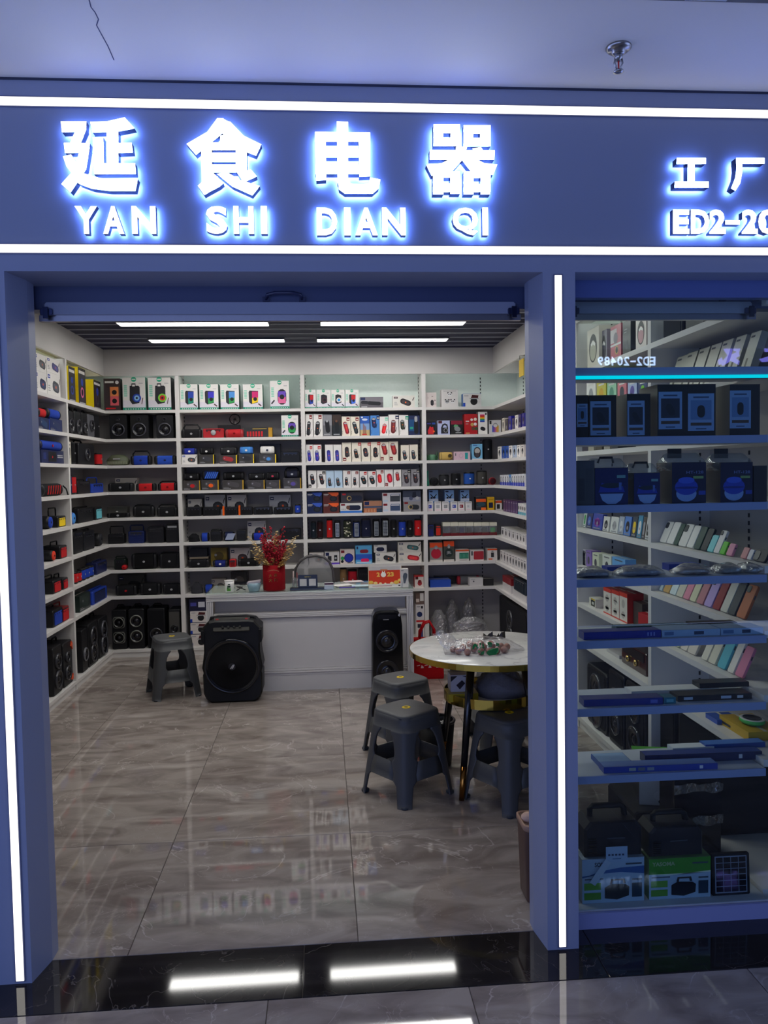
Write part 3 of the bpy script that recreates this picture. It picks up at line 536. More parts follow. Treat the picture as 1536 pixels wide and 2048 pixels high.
def tower(w, d, h, col, cap='k', grid=None, camo=False, logo='lg', r=.48):
    t = empty('speaker'); cs = rrect(w, d, min(w, d)*r, 3)
    def ring(z, k): return [(a*k, d/2+b*k, z) for a, b in cs]
    b = MB().loft([ring(.012, .98), ring(.016, 1), ring(h-.016, 1), ring(h-.012, .98)], col)
    b.build('body', 'fabric', t)
    for z0, z1, z2 in ((.013, .003, 0), (h-.013, h-.003, h)): MB().loft([ring(z0, 1.004), ring(z1, .94), ring(z2, .8)], cap).build('end_cap', 'plastic', t)
    if camo:
        m = MB()
        for i in range(22): a = R.uniform(-.4, .4)*w; z = R.uniform(.1, .9)*h; m.prism(ell(a, z, R.uniform(.006, .014), R.uniform(.004, .009), 7), d/2-math.sqrt(max(0, .25-(a/w)**2))*d-.0015, d/2, R.choice(('cr', '9a9a80', '4a4e3a')))
        m.build('camouflage_patches', 'fabric', t)
    if grid:
        m = MB().prism(rect(-w*.3, h*.12, w*.3, h*.86), -.004, .004, 'c8ccd0'); nx, nz = 4, 9
        for i in range(nx):
            for j in range(nz): a = -w*.27+i*w*.54/nx; z = h*.145+j*h*.69/nz; m.prism(rect(a+.001, z+.001, a+w*.54/nx-.001, z+h*.69/nz-.001), -.0055, -.003, '1a2030')
        m.build('solar_panel', 'gloss', t)
    elif logo: MB().prism(ell(0, h*.5, .007, .007, 8), -.003, .004, logo).build('badge', 'gloss', t)
    return t
def woofer(m, cx, cz, r, y, ring='3a3a40', cone='0e0e12', T=None):
    Q = Matrix.Translation((cx, y, cz)) @ Matrix.Rotation(PI/2, 4, 'X')
    if T: Q = T @ Q
    m.lathe([(r, -.004), (r, .007), (r*.9, .011), (r*.84, .006), (r*.8, .003), (r*.34, -.002), (r*.3, .004), (r*.16, .008), (.0008, .009)], 20, cone, Q, cols=[ring, ring, ring, cone, cone, cone, '26262c', '26262c'], caps=False)
def cabinet(w, d, h, woofers, col='k', handle=True, panel=None, ring='3a3a40', square=False, grille=None, light=None):
    """upright speaker box with rounded rim, one or two cone speakers and a carrying handle"""
    t = empty('speaker'); p = rrect(w, h, min(w, h)*.09, 3, 0, h/2); MB().prism(p, 0, d, col, ch=.006).build('body', 'plastic', t)
    if grille: MB().prism(rrect(w*.86, h*.88, w*.06, 2, 0, h/2), -.003, .004, grille).build('grille', 'fabric', t)
    for cx, cz, r in woofers:
        m = MB()
        if square: m.prism(rrect(r*2.25, r*2.25, r*.5, 3, cx*w, cz*h), -.006, .002, ring).prism(rrect(r*1.95, r*1.95, r*.45, 3, cx*w, cz*h), -.008, .002, '08080a')
        woofer(m, cx*w, cz*h, r, -.006, ring); m.build('woofer', 'gloss', t)
    if panel: MB().prism(rrect(w*.7, h*.1, .006, 2, 0, h*.9), -.005, .003, panel).build('control_panel', 'gloss', t)
    if handle: MB().tube([(-w*.22, d*.4, h-.004), (-w*.22, d*.4, h+.022), (-w*.17, d*.4, h+.03), (w*.17, d*.4, h+.03), (w*.22, d*.4, h+.022), (w*.22, d*.4, h-.004)], .007, 6, 'k').build('handle', 'plastic', t)
    return t
def radio(w, d, h, col='k', hh=.035, face=None, top=None, dots=0, knob='3a3a40'):
    """portable radio: box with handle bow, front field, dial and knobs"""
    t = empty('radio'); MB().prism(rrect(w, h, min(w, h)*.14, 3, 0, h/2), 0, d, col, ch=.005).build('body', 'plastic', t)
    if face: MB().prism(rrect(w*.72, h*.74, .008, 2, 0, h*.46), -.004, .003, face).build('front_field', 'fabric', t)
    m = MB(); m.prism(rect(-w*.36, h*.8, w*.36, h*.9), -.003, .002, top or '2a2a30'); [m.prism(ell(w*(-.3+.2*i), h*.72, .006, .006, 8), -.005, .002, knob) for i in range(4)]; m.build('dial', 'gloss', t)
    if hh: MB().tube([(-w*.42, d/2, h*.85), (-w*.42, d/2, h+hh*.7), (-w*.38, d/2, h+hh), (w*.38, d/2, h+hh), (w*.42, d/2, h+hh*.7), (w*.42, d/2, h*.85)], .0055, 6, col).build('handle', 'plastic', t)
    if dots:
        m = MB(); [m.ball((w*(-.42+.84*i/(dots-1)), d*.2, h+.004), .005, 'lg', 6) for i in range(dots)]; m.build('buttons', 'metal', t)
    return t
def disc_speaker(r, d, col, rim='k', name='speaker'):
    t = empty(name); Q = Matrix.Translation((0, d/2, r)) @ Matrix.Rotation(PI/2, 4, 'X')
    MB().lathe([(r*.8, -d/2), (r, -d*.3), (r, d*.3), (r*.9, d*.45)], 20, rim, Q).build('body', 'plastic', t); MB().lathe([(r*.88, d*.44), (r*.82, d*.52), (r*.4, d*.54), (.001, d*.54)], 20, col, Q, caps=False).build('grille', 'fabric', t)
    MB().prism(ell(0, r, r*.18, r*.18, 10), -.006, .0, 'k').build('badge', 'gloss', t); return t

# placing: u runs along the rack, s = set-back of the item's front from the shelf edge
def place_back(o, x0, x1, z, s): o.location = (onY((x0+x1)/2, 950, YB+s).x, YB+s, z+.0005)
def wd_back(x0, x1, s): return onY(x1, 950, YB+s).x-onY(x0, 950, YB+s).x
def zt_back(x, y, s): return onY(x, y, YB+s).z
class Rack:
    """goods on a straight run of shelf; wall: 'B' back, 'L' left, 'R' right"""
    def __init__(s, wall, name, lo=-99, hi=99): s.wall, s.name, s.lo, s.hi = wall, name, lo, hi
    def span(s, x0, x1, st):
        if s.wall == 'B': return onY(x0, 950, YB+st).x, onY(x1, 950, YB+st).x
        X = XL-st if s.wall == 'L' else XR+st
        return tuple(sorted((onX(x0, 950, X).y, onX(x1, 950, X).y)))
    def zt(s, x, y, st): return (onY(x, y, YB+st) if s.wall == 'B' else onX(x, y, XL-st if s.wall == 'L' else XR+st)).z
    def put(s, make, desc, cat, row, x0, x1, yt, st=.03, base=None, gap=.002, tilt=0, z0=None):
        """make(width, height) builds the thing; yt = photo line of its top; base = thing it is stacked on (its top line)"""
        a, b = s.span(x0, x1, st); zs = (ZS+[ZP])[row] if z0 is None else z0
        if a < s.lo: b = max(b, s.lo+.02) if b-s.lo > .6*(b-a) else b+s.lo-a; a = s.lo
        if b > s.hi: a = a if s.hi-a > .6*(b-a) else a-(b-s.hi); b = s.hi
        top = (ZS[row-1]-.0275 if row else ZB)
        if base is not None: zs = s.zt((x0+x1)/2, base, st)
        h = min(max(.02, s.zt((x0+x1)/2, yt, st)-zs), top-zs-.003); o = make(abs(b-a)-gap, h-(.001))
        hi = max([v[2] for q in [o]+list(o.children) if q.type == 'MESH' for v in q.bound_box] + [h*.9])
        if hi > top-zs-.001: o.scale.z = (top-zs-.001)/hi
        c = (a+b)/2
        if s.wall == 'B': o.location = (c, YB+st, zs+.0006)
        else: o.location = (XL-st if s.wall == 'L' else XR+st, c, zs+.0006)
        o.location.z += math.sin(tilt)*max([v[1] for q in [o]+list(o.children) if q.type == 'MESH' for v in q.bound_box] + [0])
        o.rotation_euler = (-tilt, 0, {'B': 0, 'L': PI/2, 'R': -PI/2}[s.wall])
        order = x0 if base is None else x0+.5
        reg(o, desc, cat, s.name, row, order); return o
    # short forms
    def box(s, row, x0, x1, yt, col, desc, prn=None, args=(), d=.1, st=.03, base=None, side=None, lid=None, tilt=0, gap=.0015, z0=None, **kw):
        return s.put(lambda w, h: carton(w, d, h, col, prn, args, kw, side, lid), desc, 'carton', row, x0, x1, yt, st, base, gap, tilt, z0)
    def bar(s, row, x0, x1, yt, col, desc, d=.085, st=.03, base=None, hy=0, **kw):
        return s.put(lambda w, h: bar_speaker(w, min(d, h*1.3), h, col, **kw), desc, 'speaker', row, x0, x1, yt, st, base, .004)
    def tow(s, row, x0, x1, yt, col, desc, st=.03, d=None, **kw):
        return s.put(lambda w, h: tower(w, d or w, h, col, **kw), desc, 'speaker', row, x0, x1, yt, st)
    def cab(s, row, x0, x1, yt, woof, desc, d=.2, st=.02, **kw):
        return s.put(lambda w, h: cabinet(w, d, h, [(a, b, r*min(w, h)) for a, b, r in woof], **kw), desc, 'speaker', row, x0, x1, yt, st)
    def rad(s, row, x0, x1, yt, col, desc, d=.09, st=.03, base=None, **kw):
        return s.put(lambda w, h: radio(w, d, h, col, **kw), desc, 'radio', row, x0, x1, yt, st, base)

def cloth_lump(w, h, col, d=.07, mat='cloth', n=14, seed=1, name='pouch', rough=.12):
    """soft crumpled bag standing on its base"""
    q = random.Random(seed); rings = []; ks = [q.uniform(-1, 1) for _ in range(24)]
    for j in range(8):
        v = j/7; rr = (1-.18*v-.5*max(0, v-.7)/.3)*(.86+.14*min(1, v*5)); z = h*v
        rings.append([(w/2*rr*(1+rough*math.sin(3*a+ks[j]*3+ks[(j*5) % 24]*2))*math.cos(a), d/2+d/2*rr*(1+rough*math.cos(2*a+ks[j+9]*3))*math.sin(a), max(0, z+h*rough*.35*math.sin(4*a+ks[j+3])*(v > .2))) for a in [2*PI*i/n for i in range(n)]])
    return MB().loft(rings, col).build(name, mat)

def wrapped_bundle(w, h, d, seed, knot=0):
    """grey cushion in a crinkled film bag: the film is a faceted skin with sharp creases"""
    q = random.Random(seed); n, L = 26, 16
    def skin(k, jit, top):
        out = []
        for j in range(L):
            v = j/(L-1); rr = (.8+.2*min(1, v*6))*(1-.25*v)*(1 if v < .72 else (1-(v-.72)/.28*top))
            out.append([(w/2*k*rr*math.cos(a)*(1+q.uniform(-jit, jit)), d/2+d/2*k*rr*math.sin(a)*(1+q.uniform(-jit, jit)), max(.0006, h*(v if k == 1 else v*.86)+q.uniform(-jit, jit)*h*.12*(0 < j < L-1))) for a in [2*PI*i/n for i in range(n)]])
        return out
    o = MB().loft(skin(1, .11, .86 if knot else .6), 'w', smooth=False).build('wrapped_bundle', 'wrap'); MB().loft(skin(.86, .03, .7), '77727a').build('cushion', 'cloth', o); return o
def woofer_part(t, cx, cz, r, ring, cone): m = MB(); woofer(m, cx, cz, r, -.004, ring, cone); m.build('woofer', 'gloss', t)

# ================================================================== goods: left wall and left corner
A = Rack('L', 'left wall', 4.87, YP0-PT/2-.009)
A.box(0, 77, 101, 746, 'w', 'white speaker carton, lower far box', 'wide', ('nb', 'b'), d=.2); A.box(0, 101.5, 127, 750, 'w', 'white carton picturing a dark handled speaker', 'wide', ('3a3e4a', 'b'), d=.2)
A.box(0, 77, 101, 712, 'w', 'white speaker carton stacked on a white carton', 'wide', ('44464c', 'b'), d=.2, base=746); A.box(0, 101.5, 127, 721, 'w', 'white carton of a blue speaker stacked up', 'wide', ('3a3a70', 'b'), d=.2, base=750)
A.box(1, 80, 103, 836, 'nb', 'navy carton with pale lettering', 'dark', ('b', '24406a'), d=.16); A.box(1, 103.5, 128, 839, '1a2a60', 'dark blue carton with pale lettering', 'dark', ('nb', '20305a'), d=.16)
A.bar(1, 82, 100.5, 817, 'r', 'red speaker stacked on a navy carton', base=836, badge=None); A.bar(1, 102, 127.5, 819, 'b', 'blue speaker stacked on a blue carton', base=839, badge=None)
A.box(2, 84, 130.5, 901, 'nb', 'navy carton picturing a black speaker', lambda m: (m.r(.3, .12, .66, .9, 'k'), m.e(.48, .5, .1, 'r'), m.r(.7, .6, .95, .68, 'lg'), m.r(.7, .46, .95, .54, 'lg'), m.r(.08, .3, .2, .8, '2a3a7a')), d=.16)
A.bar(2, 84, 132, 882, 'b', 'blue tube speaker lying on a navy carton', base=901, badge='r', cap='14183a')
A.bar(3, 86, 126, 967, 'k', 'black speaker with red bands and a strap', badge=None, stripes='r', strap=1)
A.rad(4, 112, 134, 1032, 'k', 'black portable speaker with a yellow grille', face='y', hh=.06, d=.14); A.put(lambda w, h: disc_speaker(min(w, h)/2, .1, 'b'), 'round blue speaker', 'speaker', 4, 88, 108, 1032)
A.rad(5, 114, 137, 1091, 'k', 'red-fronted black speaker', face='r', hh=.03, d=.14); A.put(lambda w, h: disc_speaker(min(w, h)/2, .1, 'e0402a'), 'round orange-red speaker', 'speaker', 5, 92, 112, 1102)
A.rad(6, 98, 115, 1162, 'k', 'black speaker with a red slanted grille', face='r', hh=.03, d=.13); A.rad(6, 118, 135, 1157, 'k', 'small black speaker with a red grille and strap', face='r', hh=.03, d=.13)
A.rad(7, 95, 116, 1222, 'k', 'black speaker with a blue grille', face='b', hh=.02, d=.13); A.rad(7, 120, 135, 1215, 'dr', 'red speaker with black carrying bow', face='r', hh=.03, d=.13)
def orange_party(w, h):
    t = cabinet(w, .24, h, [(-.1, .3, .26*w), (-.1, .66, .2*w)], handle=True)
    m = MB(); m.prism([(w*.3, h*.86), (w*.47, h*.76), (w*.47, h*.9), (w*.38, h*.96)], -.008, .002, 'e0502a').prism([(w*.3, h*.08), (w*.46, h*.06), (w*.47, h*.2)], -.008, .002, 'e0502a'); m.build('corner_trim', 'gloss', t); return t
A.put(orange_party, 'big black party speaker with orange corner trim', 'speaker', 8, 113, 134, 1290, .02); A.cab(8, 92, 110, 1300, [(0, .3, .36), (0, .68, .3)], 'big black party speaker by the column', d=.24)

A = Rack('L', 'left corner', YP0+PT/2+.003, YB)
def pr_led(m, c='p'): m.r(.1, .84, .9, .92, 'w'); m.cap(.5, .42, .7, .6, 0, '2a2a34'); m.e(.5, .34, .22, c); m.e(.5, .34, .14, 'k'); m.e(.5, .62, .16, 'b'); m.r(.1, .03, .9, .07, 'lg')
A.box(0, 144, 157, 737, '26222a', 'yellow carton picturing two dark speakers', pr_led, ('b',), d=.16, side='e8cc10'); A.box(0, 163, 177.5, 738, '26222a', 'tall yellow carton picturing a pink-lit speaker', pr_led, ('p',), d=.17, side='e8cc10'); A.box(0, 193, 207, 764, '26222a', 'small yellow carton picturing a dark speaker', pr_led, ('4a4a54',), d=.16, side='e8cc10')
for a, b, t in ((138, 151, 822), (153, 166, 824), (168, 178, 826)): A.cab(1, a, b, t, [(0, .36, .34)], 'black woofer box', d=.18)
A.cab(1, 180, 192, 828, [(0, .5, .3)], 'grey woofer box', d=.16, col='5a5a60'); A.tow(1, 195, 207, 830, 'k', 'black column speaker', d=.16)
A.box(2, 138, 143.5, 884, 'cr', 'slim pale carton', 'slim', d=.14); A.tow(2, 146, 157, 884, 'dk', 'black column speaker', d=.15); A.cab(2, 159, 190, 884, [(0, .5, .3)], 'black square speaker with handle', d=.18); A.tow(2, 201.5, 208, 906, 'r', 'slim red bottle speaker', d=.06)
A.tow(3, 140, 144, 950, 'nb', 'slim navy box speaker', d=.1, r=.2); A.tow(3, 146, 153, 951, 'r', 'tall red box speaker', d=.1, r=.15); A.rad(3, 155, 180, 962, 'k', 'black radio with handle', hh=.01); A.put(lambda w, h: radio(w, .1, h*.75, 'b', hh=h*.5), 'small blue speaker with arched handle', 'speaker', 3, 183, 206, 961)
A.put(lambda w, h: disc_speaker(min(w, h)/2, .05, 'lb', '1a4aa0'), 'round light-blue speaker', 'speaker', 4, 139, 151, 1025); A.rad(4, 154, 184, 1016, 'k', 'black radio with knobs', hh=.01); A.rad(4, 188, 202, 1014, 'k', 'black radio with a teal front', face='cy', hh=0)
A.rad(5, 143, 162, 1062, 'k', 'black radio with slots', hh=.01); A.rad(5, 164, 185, 1062, '1c1c22', 'charcoal radio with slots', hh=.012); A.put(lambda w, h: disc_speaker(min(w, h)/2, .08, '2a2a30'), 'round black speaker', 'speaker', 5, 188, 209, 1066)
for a, b in ((145, 151), (152.5, 158.5)): A.tow(6, a, b, 1146-(a-145)*.2, 'r', 'red bottle speaker', d=.05)
for a, b in ((160, 167), (168.5, 175), (176.5, 183)): A.tow(6, a, b, 1139-(a-160)*.35, 'b', 'blue bottle speaker', d=.06)
A.rad(6, 187, 211, 1124, '1a2250', 'dark blue speaker with strap', hh=.01)
A.box(7, 150, 172, 1192, '1a2a26', 'dark green carton', 'dark', ('k', '24322e')); A.rad(7, 176, 206, 1182, 'b', 'blue radio', hh=.008, face='nb')
A.cab(8, 152, 163, 1265, [(0, .4, .38)], 'grey-ringed black speaker', d=.2, ring='6a6a70'); A.cab(8, 165, 185, 1250, [(0, .3, .3), (0, .66, .3)], 'tall black party speaker', d=.24, grille='101014'); A.cab(8, 187, 205, 1240, [(0, .3, .32), (0, .68, .28)], 'tall black party speaker', d=.24, ring='4a4a52')

B = Rack('B', 'left corner', XL-.05, BX[0]-PT/2-.003)
B.box(0, 213, 246, 757, '3a2c30', 'dark carton picturing an orange-pink speaker', lambda m: (m.r(.08, .86, .62, .92, 'w'), m.e(.82, .88, .11, 'w'), m.r(.38, .16, .9, .74, 'e88a50'), m.r(.38, .16, .9, .45, 'e0606a'), m.e(.64, .57, .15, 'k'), m.e(.64, .3, .15, 'k'), m.r(.1, .05, .7, .09, 'r')), d=.17)
B.box(0, 250.5, 296, 754, 'w', 'teal-edged carton of a blue-lit suitcase speaker', 'teal', ('b', 'sk', 'case'), d=.2, side='7fb8a4'); B.box(0, 301, 347, 754, 'w', 'teal-edged carton of a rainbow-lit suitcase speaker', 'teal', ('li', 'r', 'case'), d=.2, side='3a3c44')
for a, b, t in ((222, 257, 829), (263, 300, 829), (315, 350, 829)): B.cab(1, a, b, t, [(0, .38, .38), (0, .8, .1)], 'black bookshelf speaker', handle=False, ring='4a4a54')
def olive(w, h):
    t = empty('speaker'); MB().lathe([(w*.3, 0), (w*.46, .006), (w*.5, h*.4), (w*.44, h*.62), (w*.3, h*.9), (.001, h)], 28, 'ol', Matrix.Translation((0, w*.3, 0)) @ Matrix.Diagonal((1, .6, 1, 1))).build('body', 'plastic', t)
    m = MB(); [m.box(w*(-.4+.8*i/16)-.003, w*(-.4+.8*i/16)+.003, w*.3-.6*w*.5*math.sqrt(max(0, 1-(2*(-.4+.8*i/16))**2))-.004, w*.3, .008, h*.36, '8a8e78') for i in range(17)]; m.build('ribs', 'plastic', t)
    MB().prism(rect(-.03, h*.52, .03, h*.62), -.004, .03, 'lg').build('badge', 'gloss', t); return t
B.put(olive, 'oval olive ribbed speaker', 'speaker', 2, 210, 258, 908); B.bar(2, 261, 303, 911, 'b', 'blue speaker with a black rope handle', handle=.04, badge='nb', r=.25); B.bar(2, 308, 353, 911, '2a50b8', 'blue speaker with black ends', badge='nb', r=.3)
B.bar(3, 214, 265, 966, 'k', 'long black speaker', r=.25); B.box(3, 230, 274, 956, 'cfc8c0', 'pale carton behind a black speaker', 'wide', ('lg',), st=.16); B.bar(3, 270, 310, 967, 'r', 'red boombox', badge='dr', r=.25); B.bar(3, 314, 354, 966, 'r', 'red boombox with a chrome handle', handle=.014, badge='dr', r=.25)
B.box(4, 206, 252, 1014, '55534f', 'grey carton behind a black bar', lambda m: m.e(.5, .55, .12, 'w', .5), st=.14); B.bar(4, 210, 256, 1026, 'dk', 'low black speaker bar', r=.25); B.bar(4, 262, 306, 1012, 'k', 'black rounded boombox', handle=.01, r=.3); B.bar(4, 310, 353, 1014, 'k', 'black boombox with a silver carrying bow', handle=.02, r=.25)
B.rad(5, 211, 244, 1068, 'k', 'black radio with raised handle and silver buttons', hh=.065, dots=7); B.rad(5, 252, 284, 1062, '182458', 'dark blue radio with handle', hh=.05); B.rad(5, 291, 324, 1053, '1a1a20', 'plain black radio', hh=0); B.rad(5, 328, 354, 1048, 'k', 'black radio with a silver top panel', hh=0, top='lg')
B.rad(6, 222, 246, 1118, '14201a', 'dark green radio with long handle', hh=.02, face='k'); B.put(lambda w, h: disc_speaker(min(w, h)/2, .06, 'r', 'dr'), 'small round red speaker', 'speaker', 6, 236, 247.5, 1121, .0); B.bar(6, 256, 308, 1107, 'dk', 'wide black boombox', r=.4); B.bar(6, 312, 356, 1107, 'k', 'black boombox with silver edge', handle=.008, r=.3)
B.bar(7, 222, 266, 1171, 'k', 'black speaker with a red mark', badge='r', r=.25); B.bar(7, 271, 314, 1167, 'k', 'black speaker with a pale mark', r=.25); B.bar(7, 317, 357, 1168, '121218', 'black speaker under the divider', r=.25); B.box(7, 228, 282, 1150, '4a4844', 'grey carton behind black speakers', 'wide', ('k',), st=.16)
B.cab(8, 213, 243, 1220, [(0, .3, .36), (0, .68, .36)], 'black speaker with two square woofers', square=True, ring='6a6a66', d=.22); B.cab(8, 247, 279, 1218, [(0, .32, .4), (0, .7, .4)], 'black speaker with two grey-ringed woofers', ring='7a7a74', d=.22); B.cab(8, 285, 321, 1217, [(0, .36, .36)], 'black trolley speaker', grille='0c0c12', d=.22, handle=True); B.cab(8, 328, 352, 1219, [(0, .5, .34)], 'grey-fronted speaker with a dark woofer', grille='4a4846', d=.2, handle=False, ring='2a2a2e')

# ================================================================== goods: rack behind the flower pot
B = Rack('B', 'flower rack', BX[0]+PT/2+.003, BX[1]-PT/2-.003)
for a, b, c1, c2, ds in ((363, 400, 'b', 'dt', 'blue'), (403, 441, '3a30c0', 'g', 'violet-blue'), (445, 482, 'lb', 'g', 'sky-blue'), (490, 529, 'd02070', 'y', 'pink and yellow')):
    B.box(0, a, b, 768, 'w', f'teal-edged carton of a {ds} lit speaker', 'teal', (c1, c2), d=.15, side='3a7464')
B.box(0, 544, 582, 761, 'w', 'taller teal-edged carton of a violet-pink speaker', 'teal', ('v', 'p', 'phone'), d=.12, side='8fd0bc')
B.bar(1, 364, 405, 858, 'k', 'black boombox with bow handle', handle=.04, r=.2); B.put(lambda w, h: (lambda t: (MB().lathe([(.001, .006), (h*.24, .006), (h*.3, .0)], 16, 'lg', Matrix.Translation((0, -.004, h*.55)) @ Matrix.Rotation(PI/2, 4, 'X')).build('dial', 'gloss', t), t)[1])(radio(w, .08, h, 'b02028', hh=0, face=None)), 'red radio with a round silver dial', 'radio', 1, 408, 450, 857)
B.bar(1, 452, 489, 858, 'b8242c', 'red capsule speaker', cap='wr', badge='dr', r=.48); B.box(1, 438, 482, 850, '2a2a2e', 'dark carton under a small fan', None, st=.15, d=.1)
def fan(w, h):
    t = empty('fan'); r = w/2; Q = Matrix.Translation((0, .02, r+.004)) @ Matrix.Rotation(PI/2, 4, 'X')
    m = MB(); m.tube([(r*.96*math.cos(a), .02, r+.004+r*.96*math.sin(a)) for a in [2*PI*i/24 for i in range(25)]], .004, 6, 'k'); m.build('guard_ring', 'plastic', t)
    for k in range(5): a = 2*PI*k/5; MB().prism([(r*.16*math.cos(a), r+.004+r*.16*math.sin(a)), (r*.82*math.cos(a-.3), r+.004+r*.82*math.sin(a-.3)), (r*.82*math.cos(a+.45), r+.004+r*.82*math.sin(a+.45))], .015, .019, 'b8b4b0').build('blade', 'gloss', t)
    MB().prism(ell(0, r+.004, r*.2, r*.2, 12), .008, .03, 'k').build('hub', 'plastic', t)
    m = MB(); [m.tube([(r*.15*math.cos(a), .011, r+.004+r*.15*math.sin(a)), (r*.95*math.cos(a), .013, r+.004+r*.95*math.sin(a))], .0012, 4, '4a4a4e') for a in [PI*i/8 for i in range(16)]]; m.build('spokes', 'metal', t); return t
B.put(fan, 'small round clip fan', 'fan', 1, 461, 483, 835, .155, base=850)
B.box(1, 490, 547, 855, '2a2a2c', 'long black and yellow carton with red bars', lambda m: (m.r(.86, 0, 1, 1, 'b88a20'), [m.r(.1+.1*i, .1, .16+.1*i, .62, 'r') for i in range(6)], m.r(.3, .84, .8, .9, 'b89a40')), st=.08); B.box(1, 565, 599, 830, 'w', 'teal-edged carton of a rainbow phone speaker', 'teal', ('v', 'g', 'phone'), d=.1, side='1c4a40')
B.box(2, 364, 395, 909, 'w', 'white carton under a blue speaker', 'wide', ('3a3c40', 'b')); B.box(2, 399, 429, 909, '3a3836', 'dark carton under a black-blue speaker', 'dark', ()); B.box(2, 439, 475, 910, '3c3634', 'dark carton with a red speaker picture', 'dark', ('y', 'wr')); B.box(2, 478, 509, 908, '3a3836', 'dark yellow-edged carton under a light-blue speaker', 'dark', ('y', '2a2a2e')); B.box(2, 519, 553, 908, '3a3836', 'dark carton under a white speaker', 'dark', ('y', '4a4a52', 'lb'))
for a, b, y, bs, c, ds, cp in ((365, 395, 896, 909, '2a38a0', 'blue speaker', 'nb'), (400, 428, 896, 909, 'k', 'black speaker with blue lights', 'k'), (441, 475, 894, 910, '2a2a2e', 'charcoal speaker', '202024'), (480, 507, 893, 908, 'lb', 'light-blue speaker', '3a70c0'), (521, 550, 892, 908, 'e8e6e4', 'white speaker', 'w')):
    B.bar(2, a, b, y, c, f'{ds} stacked on a carton', base=bs, cap=cp, r=.3, badge='w' if c != 'e8e6e4' else 'k')
B.box(2, 521, 562, 888, '201c1c', 'large dark carton behind a white speaker', None, st=.17); B.rad(2, 562, 601, 903, '14161e', 'wide dark radio', hh=0, top='k')
for a, b, y, bl, n in ((365, 400, 961, 'r', 'with a red picture'), (402, 437, 960, 'o', 'with an orange picture'), (444, 487, 960, None, 'with a gold edge'), (494, 529, 960, None, 'with pale print'), (531, 560, 960, None, 'beside the pale one'), (566, 602, 956, '5a4a9a', 'with a violet picture')): B.box(3, a, b, y, '3a3634', f'dark carton {n}', 'dark', ('b89020', '4a4648', bl))
for a, b, y, bs, c, n, k in ((366, 398, 946, 961, 'k', 'black speaker', {}), (403, 437, 941, 960, '1c2c5c', 'blue-striped speaker', dict(stripes='3a6ad8', badge=None)), (445, 488, 944, 960, 'dk', 'long black capsule speaker', {}), (496, 530, 946, 960, '1a1a1e', 'charcoal speaker', {}), (532, 558, 944, 960, 'k', 'black speaker with red mark', dict(badge='r')), (568, 600, 940, 956, '24263a', 'slate speaker with handle', dict(handle=.02))):
    B.bar(3, a, b, y, c, f'{n} stacked on a dark carton', base=bs, r=.32, **k)
for a, b, c in ((370, 401, 'k'), (403, 438, 'dk'), (446, 474, 'k'), (478, 503, '14141a'), (505, 543, 'k'), (546, 584, 'dk')): B.rad(4, a, b, 1014, c, 'low black speaker box', hh=0, face='101014')
B.tow(4, 588, 600, 1008, 'b', 'small blue speaker', d=.06)
for i, (a, b) in enumerate(((443, 446), (475, 478))): B.put(lambda w, h: MB().prism(rrect(w, h, w*.4, 2, 0, h/2), 0, .008, 'o').build('strap', 'cloth'), 'orange strap beside a black speaker box', 'strap', 4, a, b+1, 1012, .015)
for a, b, y, c in ((374, 402, 998, 'd8d4ce'), (408, 449, 990, 'b8b8bc'), (453, 491, 990, 'd8d4d0'), (537, 580, 990, 'b4b4b8')): B.box(4, a, b, y, c, 'pale speaker carton behind black boxes', 'wide', ('2a2a2e', 'nb'), st=.15)
B.put(lambda w, h: cloth_lump(w, h, '1a1a1e'), 'crumpled black pouch', 'pouch', 5, 371, 395, 1068); B.bar(5, 397, 414, 1066, 'b', 'small blue speaker', badge=None); B.rad(5, 417, 440, 1062, 'k', 'black radio with aerial', hh=.01); B.bar(5, 443, 466, 1064, '1c2448', 'white-striped navy speaker', stripes='9aa4c0', badge=None); B.rad(5, 470, 489, 1060, 'k', 'plain black radio', hh=0)
B.box(5, 492, 529, 1042, 'cfcac6', 'white carton behind the flower tips', 'wide', ('26262a', 'nb'), st=.12); B.bar(5, 500, 528, 1066, '1c30a0', 'blue speaker behind the flowers', badge=None); B.rad(5, 556, 600, 1057, '18181c', 'wide black radio behind the flowers', hh=0)
B.box(6, 374, 412, 1114, 'b8a890', 'tan carton behind black speakers', None, st=.14); B.box(6, 375, 410, 1097, '26262e', 'dark carton stacked on a tan carton', None, st=.14, base=1114); B.box(6, 417, 450, 1096, '8a7420', 'mustard yellow carton', 'dark', ('7a6418', '5a4a14'), st=.12); B.box(6, 456, 495, 1096, 'cfc8c4', 'white carton picturing a dark speaker', 'wide', ('3a2c2c', 'nb'), st=.12)
B.bar(6, 370, 414, 1119, 'k', 'black boombox', r=.3); B.bar(6, 420, 451, 1121, '1a2670', 'dark blue speaker', badge='w'); B.rad(6, 454, 467, 1119, 'c82024', 'small red cube radio', hh=0, face='dr'); B.bar(6, 470, 515, 1118, 'dk', 'long black speaker by the pot', r=.35)
B.put(lambda w, h: cloth_lump(w, h, '3a3a40'), 'grey zip pouch', 'pouch', 7, 373, 399, 1166); B.bar(7, 401, 421, 1170, 'b', 'small blue speaker', badge=None); B.box(7, 417, 446, 1158, 'b8b0a8', 'pale carton behind a blue speaker', 'wide', ('4a4a4e',), st=.14); B.box(7, 456, 490, 1144, '3a3634', 'dark carton of small pictures', 'dark', ('k', '5a5450'), st=.1); B.rad(7, 455, 495, 1165, '1c1c24', 'low black radio by the counter', hh=0)
B.box(8, 370, 408, 1198, '1c1c38', 'dark violet carton with pale lettering', lambda m: (m.r(.08, .4, .4, .7, '4a4aa0'), m.r(.5, .3, .85, .75, 'cfcfd8')), st=.02, base=1222, d=.2)
